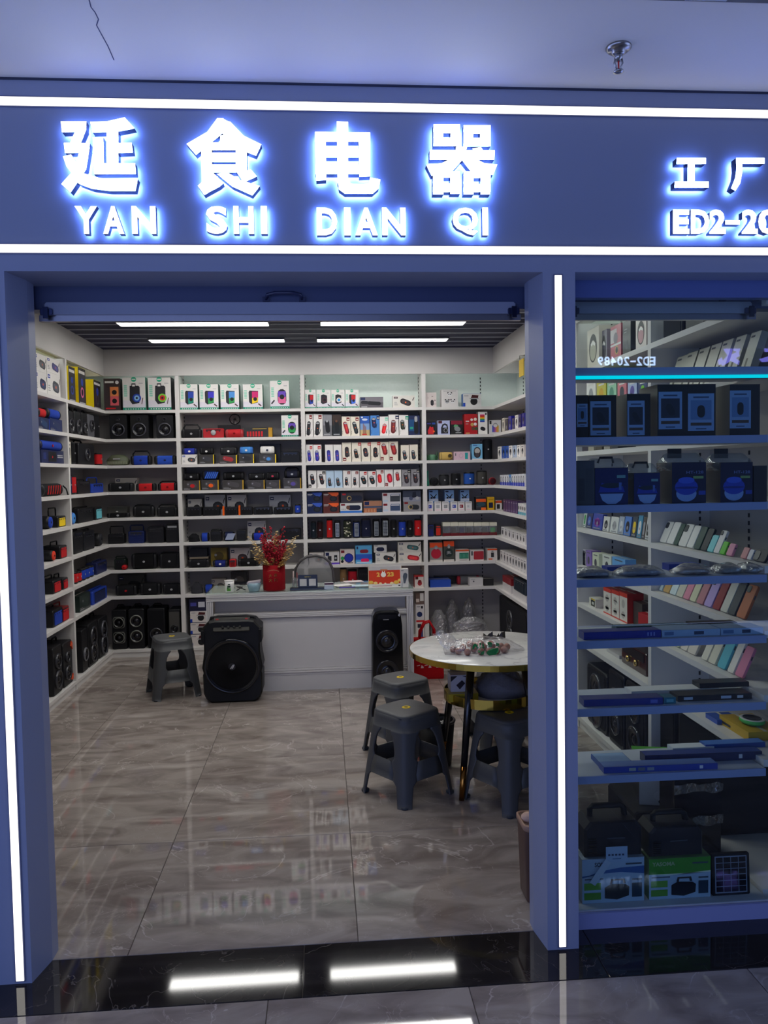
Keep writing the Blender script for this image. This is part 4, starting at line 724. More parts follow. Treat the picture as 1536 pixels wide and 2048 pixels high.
for a, b in ((1222, 1245), (1245.6, 1268), (1268.6, 1298)): B.box(8, 372, 408, a, 'd8d0cc', 'white carton picturing a lidded cat bowl', 'cat', st=.02, base=b if b < 1290 else None, d=.2, side='3a4468')

# ================================================================== goods: rack of white cartons
B = Rack('B', 'carton rack', BX[1]+PT/2+.003, BX[2]-PT/2-.003)
for a, b, c1, c2, k, ds in ((608, 635, 'r', 'b', 'box', 'red-blue lit'), (636.5, 664, '4a2030', 'k', 'ring', 'black round'), (665.5, 692, 'w', '2a90d0', 'ring', 'white-ringed'), (693.5, 720, 'r', '3a6ad8', 'box', 'rainbow lit')): B.box(0, a, b, 779, 'w', f'small teal-edged carton of a {ds} speaker', 'teal', (c1, c2, k), d=.11, side='9ac8b8')
B.box(0, 723, 769, 794, '5a565c', 'grey photo carton of a black bar speaker', lambda m: (m.r(0, .5, 1, 1, '77737a'), m.r(.02, .72, .22, .96, 'nb'), m.P(caps(.6*m.w, .42*m.h, .6*m.w, .34*m.h, 1.5), '16161c'), m.P(caps(.2*m.w, .5*m.h, .34*m.w, .3*m.h, 1.5), '202028'), m.r(.05, .06, .3, .14, 'lg'))); B.box(0, 788, 832, 791, 'd8d4cc', 'white carton of a black sloping tube speaker', 'wide', ('2a2426', '3a1a1e'), ang=1.2, cx=.58, L=.8)
for i, (a, b, t, c, kw, ds) in enumerate(((610.5, 628, 828, 'k', dict(ang=-.08, cx=.42, L=.64, cy=.36), 'black tube speaker with strap'), (629, 647.5, 828, 'k', dict(ang=-.1, cx=.42, L=.64, cy=.36), 'black tube speaker with strap'))): B.box(1, a, b, t, 'w', f'white carton of a {ds}', 'tube', (c,), **kw)
B.box(1, 648, 666, 829, '7a7a80', 'grey photo carton of a big black speaker', 'photo', ('8a8a90', '6a6a6e', 'k', 'lg')); B.box(1, 667, 684.5, 829, '2a2c30', 'dark photo carton with a brown figure', 'photo', ('3a2c26', '22282c', '14181c', 'br'))
for a, b, t, c, kw, ds in ((685.5, 703, 833, '9a2028', dict(ang=.25, cx=.5), 'dark red capsule speaker'), (703.5, 721, 833, '1c2428', dict(ang=.25, cx=.5), 'black capsule speaker')): B.box(1, a, b, t, 'cr', f'cream carton of a {ds}', 'tube', (c,), **kw)
B.box(1, 722, 741, 832, '2a5ab0', 'blue sky photo carton', lambda m: (m.r(0, 0, 1, .3, 'c0a878'), m.r(0, .3, 1, .62, '7a9cc8'), m.e(.5, .82, .3, 'cfd8e8', .4), [m.r(.3+.09*i, .02+.02*i, .36+.09*i, .62-.05*i, '8a5a4a') for i in range(4)], m.r(.2, .04, .7, .1, 'r'), m.r(.1, .9, .3, .97, 'w')))
B.box(1, 742.5, 760.5, 831, '4a86cc', 'blue and white carton of a navy speaker', 'tube', ('16204a',), badge='nb', by=.8, bx=.7, ang=.1, cx=.4, cy=.64, L=.52, W=.5)
B.box(1, 761, 778.5, 833, 'w', 'white carton of a bright red speaker', 'tube', ('d82028',), badge='tl', bx=.62, ang=-.2, cx=.5, cy=.36, L=.54); B.box(1, 779, 799, 829, 'w', 'taller white carton of a brown-red speaker', 'tube', ('6a2426',), badge='nb', bx=.68, cx=.45, ang=-.05); B.box(1, 800, 818, 830, 'w', 'white carton of a dark green speaker', 'tube', ('2a2e24',), badge='dt', bx=.7, cx=.36, cy=.52, L=.5, ang=.06); B.box(1, 819, 841, 831, 'nb', 'navy photo carton of a black tube', lambda m: (m.r(.0, .2, .5, .8, '1a4a7a'), m.cap(.68, .4, .7, .4, 0, 'k'), m.cap(.66, .82, .3, .26, 0, 'lg'), m.r(.1, .3, .4, .42, '2a9a80')))
for a, b, t, c, kw, ds in ((611, 627, 889, '28288a', dict(ang=.06, cx=.44, cy=.36, L=.62, badge='r', by=.74), 'navy tube speaker with cord'), (627.5, 644, 889, '28288a', dict(ang=.06, cx=.44, cy=.36, L=.62, badge='r', by=.74), 'navy tube speaker with cord'), (651, 667, 889, '34348a', dict(ang=.05, cx=.46, cy=.36, L=.66, badge=None, ring=None, strap=0), 'plain indigo capsule speaker'), (667.5, 684, 889, '34348a', dict(ang=.05, cx=.46, cy=.36, L=.66, badge=None, ring=None, strap=0), 'plain indigo capsule speaker'),
    (685, 703.5, 885, '2a2426', dict(cx=.52, cy=.5, L=.56, W=.44, ang=.02, badge='dr', bx=.08, by=.04, ring=None), 'black speaker with carabiner straps'), (704.5, 722.5, 885, '26241e', dict(cx=.46, cy=.42, L=.5, W=.42, ang=.15, badge='r', bx=.7, by=.84), 'dark camouflage speaker with straps'), (723.5, 741.5, 885, '322a30', dict(cx=.46, cy=.48, L=.5, W=.5, ang=.12, badge='r', bx=.72, by=.84, ring=None), 'dark violet speaker'), (742.5, 760.5, 884, '262022', dict(cx=.5, cy=.46, L=.54, W=.48, ang=0, badge='r', bx=.72, by=.84, ring=None), 'brown-black upright speaker'),
    (761, 778.5, 884, '8a2024', dict(cx=.5, cy=.62, L=.62, W=.56, ang=.22, badge='dr', bx=.04, by=.04), 'maroon speaker tilted left'), (779, 797, 883, '8a2024', dict(cx=.5, cy=.62, L=.62, W=.56, ang=.22, badge='dr', bx=.04, by=.04), 'maroon speaker tilted left'), (802.5, 819, 890, '2a3238', dict(cx=.44, cy=.36, L=.6, W=.44, ang=.1, badge=None), 'slate tube speaker'), (820, 836.5, 889, '2a3238', dict(cx=.44, cy=.36, L=.6, W=.44, ang=.1, badge=None), 'slate tube speaker')):
    B.box(2, a, b, t, 'cr' if b > 684 else 'w', ('cream' if b > 684 else 'white')+f' carton of {"an" if ds[0] in "aeiou" else "a"} {ds}'.replace(' a plain', ' a plain'), 'tube', (c,), side='c8302a' if a == 627.5 else None, **kw)
for a, b, t, c, kw, ds in ((616, 633, 941, '1a1618', dict(ang=.12, cx=.5, cy=.5, L=.6, badge='k', bx=.02, by=.04), 'black tube speaker with loops'), (634, 651.5, 941, '241c1e', dict(ang=.2, cx=.5, cy=.5, L=.62, badge='k', bx=.6, by=.78), 'brown-black tube speaker with loops'), (652, 668, 941, '2c3236', dict(cx=.42, cy=.34, L=.5, W=.4, ang=.06, badge=None), 'slate speaker on sky-blue print'), (668.5, 685, 941, '2c3236', dict(cx=.42, cy=.34, L=.5, W=.4, ang=.12, badge=None), 'slate speaker on sky-blue print'), (686, 702, 941, '1c1a1c', dict(cx=.4, cy=.36, L=.5, W=.38, ang=0, badge='dr'), 'small black upright tube'), (702.5, 718, 941, '1c1a1c', dict(cx=.42, cy=.36, L=.5, W=.38, ang=0, badge='dr'), 'small black upright tube'),
    (719, 735, 942, '1c2624', dict(cx=.5, cy=.44, L=.54, W=.58, ang=.3, badge='r'), 'green-black tilted speaker'), (736, 752, 942, '1c2624', dict(cx=.5, cy=.44, L=.54, W=.58, ang=.3, badge='r'), 'green-black tilted speaker'), (753, 768.5, 939, 'c8242a', dict(cx=.4, cy=.48, L=.52, W=.54, ang=.1, badge='dr', ring=None, strap=0), 'bright red oval speaker'), (769, 786, 939, 'b81c34', dict(cx=.6, cy=.5, L=.54, W=.6, ang=.15, badge='dr', bx=.04, by=.04, ring=None, strap=0), 'crimson oval speaker'), (787, 802.5, 939, '96282c', dict(cx=.5, cy=.6, L=.54, W=.46, ang=.08, badge=None, ring='lg'), 'red speaker hung by a loop'),
    (803.5, 821, 939, '2e2428', dict(cx=.5, cy=.5, L=.66, W=.5, ang=.16, badge='k', bx=.66, by=.8), 'brown speaker on grey print'), (822, 839, 938, '2e2428', dict(cx=.5, cy=.5, L=.66, W=.5, ang=.12, badge='k', bx=.66, by=.8), 'brown speaker on grey print')):
    gy = 'grey print' in ds; sk = 'sky' in ds
    B.box(3, a, b, t, '8f8c90' if gy else ('b8cfe4' if sk else 'w'), ('grey' if gy else 'pale')+f' carton of a {ds}', 'tube', (c,), **kw)
def pr_boom(m, c1, c2): m.r(0, 0, 1, 1, c1); m.P([(x*m.w, y*m.h) for x, y in ((.3, 1), (.75, .5), (1, .8), (1, 1))], c2); m.P(caps(.66*m.w, .4*m.h, .5*m.w, .5*m.h, 1.57), '14161a'); m.P(caps(.66*m.w, .4*m.h, .3*m.w, .3*m.h, 1.57), '2a2c30'); m.r(.04, .8, .36, .86, 'w'); m.r(.04, .7, .3, .74, 'lg'); m.e(.88, .86, .08, c2)
for nm, x0, x1, c1, c2 in (('dark blue', 612.5, 643, '14204a', '3a5ac0'), ('orange', 645, 676.5, '5a2418', 'f06020')):
    B.box(4, x0, x1, 1006, c1, f'{nm} carton of a black boombox', pr_boom, (c1, c2)); B.box(4, x0, x1, 985, c1, f'{nm} boombox carton, stacked one', pr_boom, (c1, c2), base=1006)
B.box(4, 679, 723, 1006, 'd6d4d0', 'white and blue carton of a navy tube', lambda m: (m.r(0, 0, 1, .22, '2a6ac0'), m.r(.04, .74, .22, .92, 'dr'), m.P(caps(.64*m.w, .52*m.h, .6*m.w, .5*m.h, 1.57), '1a2038'), m.e(.36, .55, .2, 'br'), [m.e(.08+.07*i, .38, .05, '6a6a70') for i in range(3)])); B.box(4, 681, 726, 985, '3a3438', 'dark carton of a navy tube stacked up', lambda m: (m.r(.06, .76, .22, .92, 'r'), m.P(caps(.64*m.w, .45*m.h, .62*m.w, .54*m.h, 1.57), '1c2034'), m.e(.36, .45, .22, 'gd'), m.e(.37, .45, .16, '1c2034')), base=1006)
B.box(4, 726, 763, 1002, 'a8765a', 'brown landscape photo carton', lambda m: (m.r(.05, .66, .3, .94, 'nb'), m.r(0, .4, 1, .56, '44506a'), m.r(0, 0, .7, .36, 'b06a48'), [m.r(.1+.16*i, .04, .14+.16*i, .3, 'c89a70') for i in range(4)], m.r(.7, .0, 1, .36, '2a3a4c')))
for y, bs, n in ((1006, None, 'lower '), (985.5, 1006, 'upper ')): B.box(4, 764, 801, y, 'cfccd0', f'{n}white carton of a blue-grey handled radio', lambda m: (m.r(.04, .7, .26, .94, 'dr'), m.r(.42, .14, .96, .7, '3a4a68' if n[0] == 'l' else '3a3e44'), m.P([(q*m.w, z*m.h) for q, z in ((.42, .7), (.46, .9), (.92, .9), (.96, .7), (.92, .7), (.9, .84), (.48, .84), (.46, .7))], '5a6a8a'), m.r(.04, .1, .3, .3, 'b8c8d8')), base=bs)
B.box(4, 806, 841, 1003, '8a8688', 'grey photo carton of a dark tube speaker', lambda m: (m.r(.05, .76, .26, .95, 'dr'), m.P(caps(.66*m.w, .44*m.h, .5*m.w, .5*m.h, 1.5), '26282e'), m.e(.4, .46, .24, 'gd', .9), m.e(.42, .46, .17, '26282e'))); B.box(4, 805, 841, 981, '3c4254', 'dark photo carton of a blue speaker', lambda m: (m.r(0, 0, 1, .4, '8a8c9a'), m.P([(q*m.w, z*m.h) for q, z in ((.5, .3), (.55, .85), (.72, .9), (.76, .4))], '1c2030'), m.e(.45, .28, .18, '4a506a'), m.e(.8, .3, .16, 'lg')), base=1003)
for a, b, t, c, n, k in ((619, 630, 1043, '16202a', 'black bottle speaker', {}), (632, 643.5, 1042, '2c1014', 'dark red bottle speaker', {}), (651, 663, 1038, 'c41c1c', 'red bottle speaker beside a grid-front speaker', {}), (666, 679, 1041, 'k', 'black speaker with a small solar grid', dict(grid=1)), (685, 701, 1040, '30342a', 'camouflage bottle speaker', dict(camo=True, logo=None)), (704, 718, 1042, '1a2c66', 'blue speaker with a solar grid', dict(grid=1)), (721, 740, 1038, '161a34', 'wide navy box speaker', dict(r=.2, d=.09)), (744, 758, 1038, 'dk', 'black speaker with a narrow solar grid', dict(grid=1)),
    (761, 777, 1036, 'k', 'black speaker with a wide solar grid', dict(grid=1)), (780, 792, 1040, '18181a', 'plain black bottle speaker', {}), (796, 811, 1041, '2440a8', 'blue bottle speaker', {}), (813, 824.5, 1041, '141418', 'black bottle speaker between blue and red', {}), (828, 842, 1038, 'c0181e', 'red bottle speaker by the divider', {})): B.tow(5, a, b, t, c, n, d=k.pop('d', .075), **k)
B.box(6, 615, 644, 1106, 'd0cac6', 'white carton of earphones behind the chair', 'wide', ('k', 'nb')); B.box(6, 646, 675.5, 1104, 'd0ccca', 'white violet-edged carton of two small speakers', lambda m: (m.r(.06, .7, .3, .94, 'nb'), m.r(.64, .28, .86, .74, 'k'), m.r(.2, .28, .46, .68, '2a2a2e'), m.e(.75, .5, .09, 'lg'), m.r(0, 0, 1, .14, '5a3ab0'))); B.box(6, 677, 706, 1099, 'd8cac4', 'colourful carton of a round blue speaker', 'round', ('2430a0', '1a1a60')); B.box(6, 708, 741.5, 1091, '58a8d8', 'sky-blue carton of red and pink speakers', lambda m: (m.r(0, .22, 1, .52, '2a5ac0'), m.P(caps(.52*m.w, .68*m.h, .52*m.w, .2*m.h, 1.57), '8a2030'), m.P(caps(.56*m.w, .18*m.h, .5*m.w, .2*m.h, 1.57), 'e02060'), m.r(.06, .8, .16, .95, 'nb'), m.r(.06, .04, .96, .1, 'b8d8e8')))
B.box(6, 748, 789, 1105, 'd8d4ce', 'white carton of a black shoulder-strap speaker', 'wide', ('26262a', 'nb'), ang=1.3, L=.5); B.box(6, 745, 771, 1090, 'd4d0cc', 'small white carton of a navy speaker stacked', lambda m: (m.P(caps(.5*m.w, .42*m.h, .62*m.w, .54*m.h, 1.57), '1c2040'), m.r(.06, .84, .3, .92, 'gy')), base=1105)
B.box(6, 794, 841, 1104, 'd8d2c8', 'long white carton of a red bar speaker', 'wide', ('b02830', 'nb'), ang=1.4, cx=.64); B.box(6, 793.5, 840, 1084, 'd8d2c8', 'long white carton of a teal bar speaker', 'wide', ('3a5a5c', 'nb'), ang=1.4, cx=.64, base=1104)
B.tow(7, 676, 690, 1136, '8a6a48', 'brown bottle speaker behind the desk', d=.08); B.tow(7, 692, 711, 1140, 'b01c2c', 'red drum speaker behind the desk', d=.11); B.rad(7, 713, 733, 1137, 'k', 'black speaker box behind the desk', hh=0)
B.box(7, 826, 846, 1151, 'd8ccc6', 'white and red carton of a red fan toy', lambda m: (m.r(.0, .9, 1, 1, 'r'), m.r(.08, .68, .4, .9, '4a1418'), m.P(caps(.56*m.w, .36*m.h, .4*m.h, .5*m.w, 0), 'a83038'), m.e(.56, .5, .2, '7a1c24')), side='b03028')
for y, bs, c, n, pr in ((1240, None, 'd8d0cc', 'white and red carton with dark pictures', lambda m: (m.r(0, .9, 1, 1, 'r'), m.r(.15, .6, .6, .8, '2a2a3a'), m.r(.5, .1, .8, .5, '3a3a70'))), (1209, 1240, 'cfcacc', 'white carton of a round blue speaker', lambda m: (m.e(.42, .36, .34, '1c2c5c'), m.r(.6, .74, .84, .9, 'k'), m.r(.1, .84, .5, .88, 'gy'))), (1186, 1209, '6a5650', 'brown and white small carton', lambda m: (m.r(.5, .3, .95, 1, 'd8d4d0'), m.r(.0, .2, .4, .5, 'cfc0b8')))): B.box(8, 828, 846, y, c, n, pr, base=bs, st=.02)

# ================================================================== goods: right corner
B = Rack('B', 'right corner', BX[2]+PT/2+.003, XR+.26)
B.box(0, 851, 875, 785, 'd8ccc8', 'pale pink carton of a dark mouse', lambda m: (m.cap(.6, .3, .4, .3, 0, '2a2a2e'), m.P(ell(.22*m.w, .62*m.h, .1*m.w, .07*m.h, 12), 'b8a8a8'), m.P(ell(.22*m.w, .62*m.h, .085*m.w, .055*m.h, 12), 'd8ccc8'), m.r(.55, .7, .7, .76, '9a8a8a'), m.e(.86, .46, .07, '9a8a8a'), m.e(.86, .22, .1, 'c8b8b8'))); B.box(0, 885, 918, 779, 'd8d4d2', 'white carton of three panda-faced lamps', 'panda', lid='b8b4b2'); B.box(0, 928, 964, 787, 'd8d6d4', 'white and blue carton of a lidded bowl', 'cat', side='3a70b8')
B.box(1, 850, 873, 843, '16161e', 'black carton of a red speaker', lambda m: (m.P([(q*m.w, z*m.h) for q, z in ((.2, .05), (.16, .3), (.3, .5), (.4, .66), (.55, .55), (.72, .6), (.8, .3), (.76, .05))], 'd02830'), m.r(.1, .8, .5, .88, '3a3a90'), m.r(.6, .78, .95, .92, '2a4aa0'), m.e(.8, .25, .1, 'o'))); B.box(1, 876.5, 901, 841, 'b4bce0', 'light violet carton of an arched speaker', lambda m: (m.r(.06, .8, .36, .98, '4a1820'), m.P([(q*m.w, z*m.h) for q, z in ((.28, .08), (.28, .5), (.4, .74), (.6, .8), (.8, .72), (.86, .5), (.86, .08))], '26262e'), m.P([(q*m.w, z*m.h) for q, z in ((.42, .5), (.48, .64), (.6, .68), (.72, .62), (.76, .5))], 'b4bce0'), m.e(.66, .3, .17, 'lg'), m.e(.66, .3, .13, 'k'))); B.box(1, 903, 926, 841, '1a1a1c', 'black and red carton of a green speaker', lambda m: (m.r(0, .72, 1, 1, '8a2038'), m.P(caps(.45*m.w, .58*m.h, .34*m.h, .3*m.w, 1.3), '5aa06a'), m.P(caps(.56*m.w, .4*m.h, .46*m.h, .4*m.w, 1.2), '8a8a8e'), m.r(.4, .1, .9, .16, 'lg')))
B.box(1, 930, 956, 828, 'b81820', 'tall red gift carton', lambda m: (m.r(.1, .62, .36, .67, 'w'), m.r(.1, .5, .3, .53, 'lg'), m.e(.56, .72, .1, 'w'), m.e(.84, .74, .12, 'cr'), m.e(.6, .48, .13, 'gd'), m.e(.84, .5, .12, 'w'), m.e(.66, .28, .14, 'br'), m.e(.9, .28, .12, '3a5a3a'), m.r(.1, .04, .4, .08, 'gd')), lid='8a1016'); B.box(1, 957.5, 976, 823.5, 'iv', 'tall white carton of a rainbow speaker', lambda m: ([m.r(.2, .54+.05*i, .7, .59+.05*i, c) for i, c in enumerate(('3a4ab0', '2a80c0', 'g', 'y', 'o', 'r', 'p'))], m.P(caps(.5*m.w, .24*m.h, .24*m.h, .4*m.w, 1.2), '26262a'), m.r(.76, .86, .92, .94, 'k'))); B.box(1, 979, 1003, 840, 'e4e2e2', 'white carton of a rainbow handbag speaker', lambda m: ([m.r(.26+.11*i, .14, .37+.11*i, .62, c) for i, c in enumerate(('4a5ac0', '8a5ab0', 'c86a9a', 'e89a50', 'd8b850'))], m.r(.04, .72, .2, .95, 'k'), m.P(ell(.53*m.w, .64*m.h, .2*m.w, .16*m.h, 12), 'lg'), m.P(ell(.53*m.w, .6*m.h, .16*m.w, .12*m.h, 12), 'e4e2e2')), st=.05)
def grass_speaker(w, h):
    t = empty('speaker'); MB().loft([[(w*.32*k*math.cos(a), .05+.04*k*math.sin(a), h*.55*v) for a in [2*PI*i/14 for i in range(14)]] for v, k in ((0, .8), (.1, 1), (.8, 1), (1, .7))], '5a8a6a').build('body', 'gloss', t)
    m = MB(); q = random.Random(3)
    for i in range(26): s = q.choice((-1, 1)); x = s*q.uniform(.2, .46)*w; m.add([(x-.004, .03, 0), (x+.004, .03, 0), (x+s*q.uniform(0, .02), q.uniform(.0, .06), h*q.uniform(.5, 1))], [(0, 1, 2)], q.choice(('2a5a3a', '1e4a2c', '3a7a4a')))
    tag(m.build('leaves', 'plastic', t), kind='stuff'); return t
B.put(grass_speaker, 'small green speaker between leaf tufts', 'speaker', 2, 850, 878, 899); B.put(lambda w, h: (lambda t: (woofer_part(t, .28*w, h*.5, h*.3, 'gd', '6a5a2a'), t)[1])(bar_speaker(w, .07, h, 'gd', cap='b89a58', badge=None, r=.35)), 'gold retro radio with a round grille', 'radio', 2, 880, 906, 904)
B.box(2, 908, 941, 903, 'd8b8c4', 'pink carton with a teal panel', lambda m: (m.r(.68, .08, .86, .86, '2a9a9a'), m.e(.44, .5, .28, 'c8a8b4'), m.e(.44, .5, .2, 'd8b8c4'), m.r(.08, .5, .14, .8, 'gy'))); B.box(2, 944.5, 965.5, 888, '7ab8dc', 'blue carton of a hooded figure', lambda m: (m.P(caps(.5*m.w, .46*m.h, .7*m.h, .66*m.w, 0), '2a2426'), m.e(.5, .56, .26, 'b8b4b0'), m.e(.5, .3, .2, '4a4448'), m.r(.08, .9, .5, .95, 'b'), m.r(.0, .0, 1, .06, 'w'))); B.tow(2, 967.5, 987, 878, '14161c', 'black cylinder speaker with rope loop', d=.1)
def green_mic(w, h): return MB().loft([[(w*.42*k*math.cos(a), .04+w*.42*k*math.sin(a), h*v) for a in [2*PI*i/12 for i in range(12)]] for v, k in ((0, 1), (.2, 1.1), (.34, .6), (.7, .45), (.95, .6), (1, .4))], '3a9a7a').build('toy_speaker', 'gloss')
B.put(green_mic, 'green goose-necked speaker', 'speaker', 3, 850, 860, 941); B.put(lambda w, h: disc_speaker(min(w, h)/2, .08, '16161a'), 'round black speaker behind the green one', 'speaker', 3, 860.5, 878, 951); B.tow(3, 879, 900, 949, '2a2a2e', 'dark grey drum speaker', d=.1); B.tow(3, 903, 923, 946, 'k', 'black two-tier drum speaker', d=.1); B.tow(3, 929, 951, 944, '2450a0', 'blue drum speaker with white letters', d=.11, logo='w'); B.tow(3, 955, 976, 941, '44423f', 'grey drum speaker with a black band', d=.11)
B.put(lambda w, h: disc_speaker(min(w, h)/2, .06, '401018', '9a1828'), 'round red-rimmed speaker', 'speaker', 3, 978, 993, 953)
for a, b in ((857, 876), (889, 907.5), (920, 938)): B.box(4, a, b, 980, '9ab8e0', 'pale blue carton of two wireless microphones', 'mics', st=.1, z0=ZS[4]+.0)
for a, b, c, n in ((852, 865, '2a3ab0', 'a blue gadget'), (868.5, 881.5, 'lg', 'a grey-white clip'), (883.5, 897, '8a8a8e', 'a grey clip'), (901, 914, '3a4ab0', 'a bright blue gadget'), (915.5, 928.5, '8a1c2a', 'a dark red gadget'), (930, 943, 'cfcfd2', 'a pair of white buds')): B.box(4, a, b, 1003, 'e0dcda', f'small white carton of {n}', 'small', (c,), d=.05)
B.box(4, 951.5, 971.5, 994, '26242a', 'orange and black carton of a dark headset', lambda m: (m.r(0, .62, 1, .86, 'e85a18'), m.P(ell(.5*m.w, .45*m.h, .42*m.w, .16*m.h, 14), '2a4a54'), m.r(.5, .0, 1, .2, 'e86a20'), m.r(0, .22, .5, .3, '4a4a50'))); B.box(4, 974, 988, 994, 'd8a818', 'yellow carton of a navy gadget', lambda m: (m.r(.2, .16, .8, .58, '1c2040'), m.r(.1, .76, .9, .86, 'b88a10'))); B.box(4, 990.5, 1003, 1001, 'e0dcd8', 'white carton with orange band', lambda m: (m.r(0, .74, 1, 1, 'e05020'), m.r(.2, .1, .7, .6, '26262a')), st=.05)
B.rad(5, 855, 866, 1050, '20286a', 'small blue speaker box', hh=0, d=.06); B.rad(5, 868.5, 881.5, 1048, 'k', 'small black speaker with a red front', hh=0, face='d03020', d=.06)
for i in range(7):
    a = 884+15.6*i; c = ('1c3a40', '2a2428', '2a2a60', '20242c', '24282c', '2a3a30', '3ab050')[i]
    def toy(w, h, c=c):
        t = empty('toy_display_case'); MB().prism(rect(-w/2, 0, w/2, h*.22), 0, .07, '6a1620').build('base', 'gloss', t); MB().prism(rect(-w/2, h*.72, w/2, h), 0, .07, 'e0dcc8').build('lid', 'carton', t)
        MB().prism(rect(-w*.3, h*.22, w*.3, h*.6), .012, .05, c).build('toy', 'gloss', t); MB().prism(rect(-w/2, h*.22, w/2, h*.72), .001, .069, 'w').build('clear_cover', 'tray', t); return t
    B.put(toy, 'clear case with cream lid and red base', 'display case', 5, a, a+15.4, 1044.5)
def pr_clip(m, c, bandc='e85020', txt=None): m.r(0, .74, 1, 1, bandc); m.P([(q*m.w, z*m.h) for q, z in ((.3, .74), (.5, .86), (.7, .74))], '8a8a8e'); m.r(0, 0, 1, .1, 'd0c8c0'); m.e(.5, .42, .4, c, 1); m.P(ell(.5*m.w, .7*m.h, .12*m.w, .06*m.h, 10), 'lg'); (m.t(txt, .28, .34, .72, .5, 'lg') if txt else None)
B.box(6, 857, 883, 1085, '8f8a86', 'orange-topped carton of a red clip speaker', pr_clip, ('b82038',)); B.box(6, 885, 906.5, 1082, '4a4a44', 'orange-topped carton of a black clip speaker', pr_clip, ('22302e', 'e85020', 'JBL')); B.box(6, 909, 936, 1099, 'd8d2cc', 'white and orange carton of a green speaker', lambda m: (m.r(0, .84, 1, 1, 'd05020'), m.P(rect(.28*m.w, .2*m.h, .98*m.w, .72*m.h), '2a7a62'), [m.r(.36+.1*i, .3, .4+.1*i, .62, '5aa08a') for i in range(6)], m.r(.3, .06, .9, .14, 'b0aca8'))); B.box(6, 938.5, 966, 1100, 'cfc8c6', 'white carton of a red square speaker', lambda m: (m.P(rrect(.74*m.w, .78*m.h, .06*m.w, 2, .62*m.w, .5*m.h), 'a82a38'), m.r(.06, .5, .2, .9, 'gy'))); B.box(6, 973, 993, 1097, 'dcd4ce', 'white and orange carton of a tiny black speaker', lambda m: (m.r(0, .86, 1, 1, 'e05020'), m.r(.36, .26, .66, .66, '2a2a2e'), m.r(.1, .06, .5, .16, 'e06030'), m.r(.4, .74, .62, .8, 'gy')))
B.put(lambda w, h: carton(w, .18, h, '2a50b4'), 'flat blue carton', 'carton', 7, 857, 899, 1160, .02); B.box(7, 866, 934, 1152, '18181c', 'long black carton behind a blue one', None, st=.215, d=.07); B.put(lambda w, h: bar_speaker(w, .08, h, '6a6a6e', cap='a82838', badge=None, r=.48), 'grey tube speaker with red end', 'speaker', 7, 912, 958, 1152, .12); B.box(7, 936.5, 964, 1156, 'd0ccca', 'white carton with a grey mark', lambda m: (m.e(.3, .6, .1, 'gy'), m.r(.1, .8, .4, .86, 'lg')), st=.02, d=.09); B.box(7, 966, 985, 1158, '201e20', 'small black carton', None, st=.03)
for x0, x1, y, st, sd, knot, n in ((856, 894, 1222, .04, 5, 0, 'film-wrapped bundle, low one by the divider'), (886, 919, 1200, .14, 8, 1, 'tall film-wrapped bundle with a knotted top'), (921, 952, 1196, .14, 11, 1, 'upright film-wrapped bundle'), (902, 978, 1236, .0, 14, 0, 'flat film-wrapped bundle at the front')):
    B.put(lambda w, h, sd=sd, knot=knot: wrapped_bundle(w, h, .135, sd, knot), n, 'wrapped bundle', 8, x0, x1, y, st)
A = Rack('R', 'right corner', YP1+PT/2+.003, YB+.25)
A.cab(8, 996, 1056, 1196, [(-.1, .3, .2), (-.1, .62, .2)], 'big dark trolley speaker under the right shelf', d=.24, grille='14141c')
tag_ = A.put(lambda w, h: (lambda t: (MB().tube([(0, -.01, h), (0, -.012, h+.03), (-.02, .0, h+.034), (-.03, .05, h+.034)], .002, 5, 'k').build('hook', 'metal', t), MB().prism([(-w/2, 0), (w/2, 0), (w/2, h), (-w/2, h)], 0, .004, 'd8b41c').build('card', 'carton', t), t)[2])(empty('hanging_tag')), 'yellow tag hanging on a black hook', 'tag', 0, 1040, 1049, 716, -.02, base=752)
for i, (a, b) in enumerate(((1005, 1009.5), (1011, 1016.5), (1018, 1023.5), (1025, 1029.5), (1031, 1036.5), (1038, 1043), (1044.5, 1050))): A.box(1, a, b, (836, 838, 832, 836, 830, 828, 826)[i], ('cr', '4a4440', '2a2ea0', '3a3a6a', 'iv', '20246a', '2a2e90')[i], ('slim cream carton', 'brown carton', 'blue carton', 'navy-grey carton', 'white carton', 'dark navy carton', 'bright navy carton')[i]+' on the right wall', 'slim', ('k',), d=.12)
for i, a in enumerate((996, 1004, 1011, 1018, 1026, 1034, 1042)): A.box(2, a, a+6.6, 893-i*.6, ('iv', '2a58b8', '2a58b8', 'iv', 'b8c8e0', 'iv', 'e0d8d0')[i], ('white', 'blue', 'blue', 'white', 'pale blue', 'white', 'cream')[i]+' hang-card pack of a dark tool', 'slim', d=.1)
for i in range(11): A.box(3, 1000+4.5*i, 1004+4.5*i, 950-i*.25, 'e4e4e6' if i != 4 else '5a9ad8', ('white' if i != 4 else 'sky-blue')+' blister pack with a black cable', lambda m: (m.r(0, 0, 1, .3, '2a3ab0'), m.P(ell(.5*m.w, .56*m.h, .3*m.w, .3*m.h, 10), 'k'), m.P(ell(.54*m.w, .56*m.h, .16*m.w, .2*m.h, 10), 'e4e4e6')), d=.1)
for i in range(6): A.box(4, 1006+4.8*i, 1010.2+4.8*i, 999+i*.8, '4a3060', 'slim violet carton', lambda m: (m.r(.2, .8, .8, .86, 'lg'), m.r(.2, .1, .8, .2, '6a5080')), d=.12)
for i in range(4): A.box(4, 1035.5+4*i, 1039+4*i, 1006+i, 'e0dedc', 'white and teal pack of a dark adapter', lambda m: (m.r(0, 0, 1, .25, '3a9ab0'), m.e(.5, .6, .3, 'k')), d=.1)
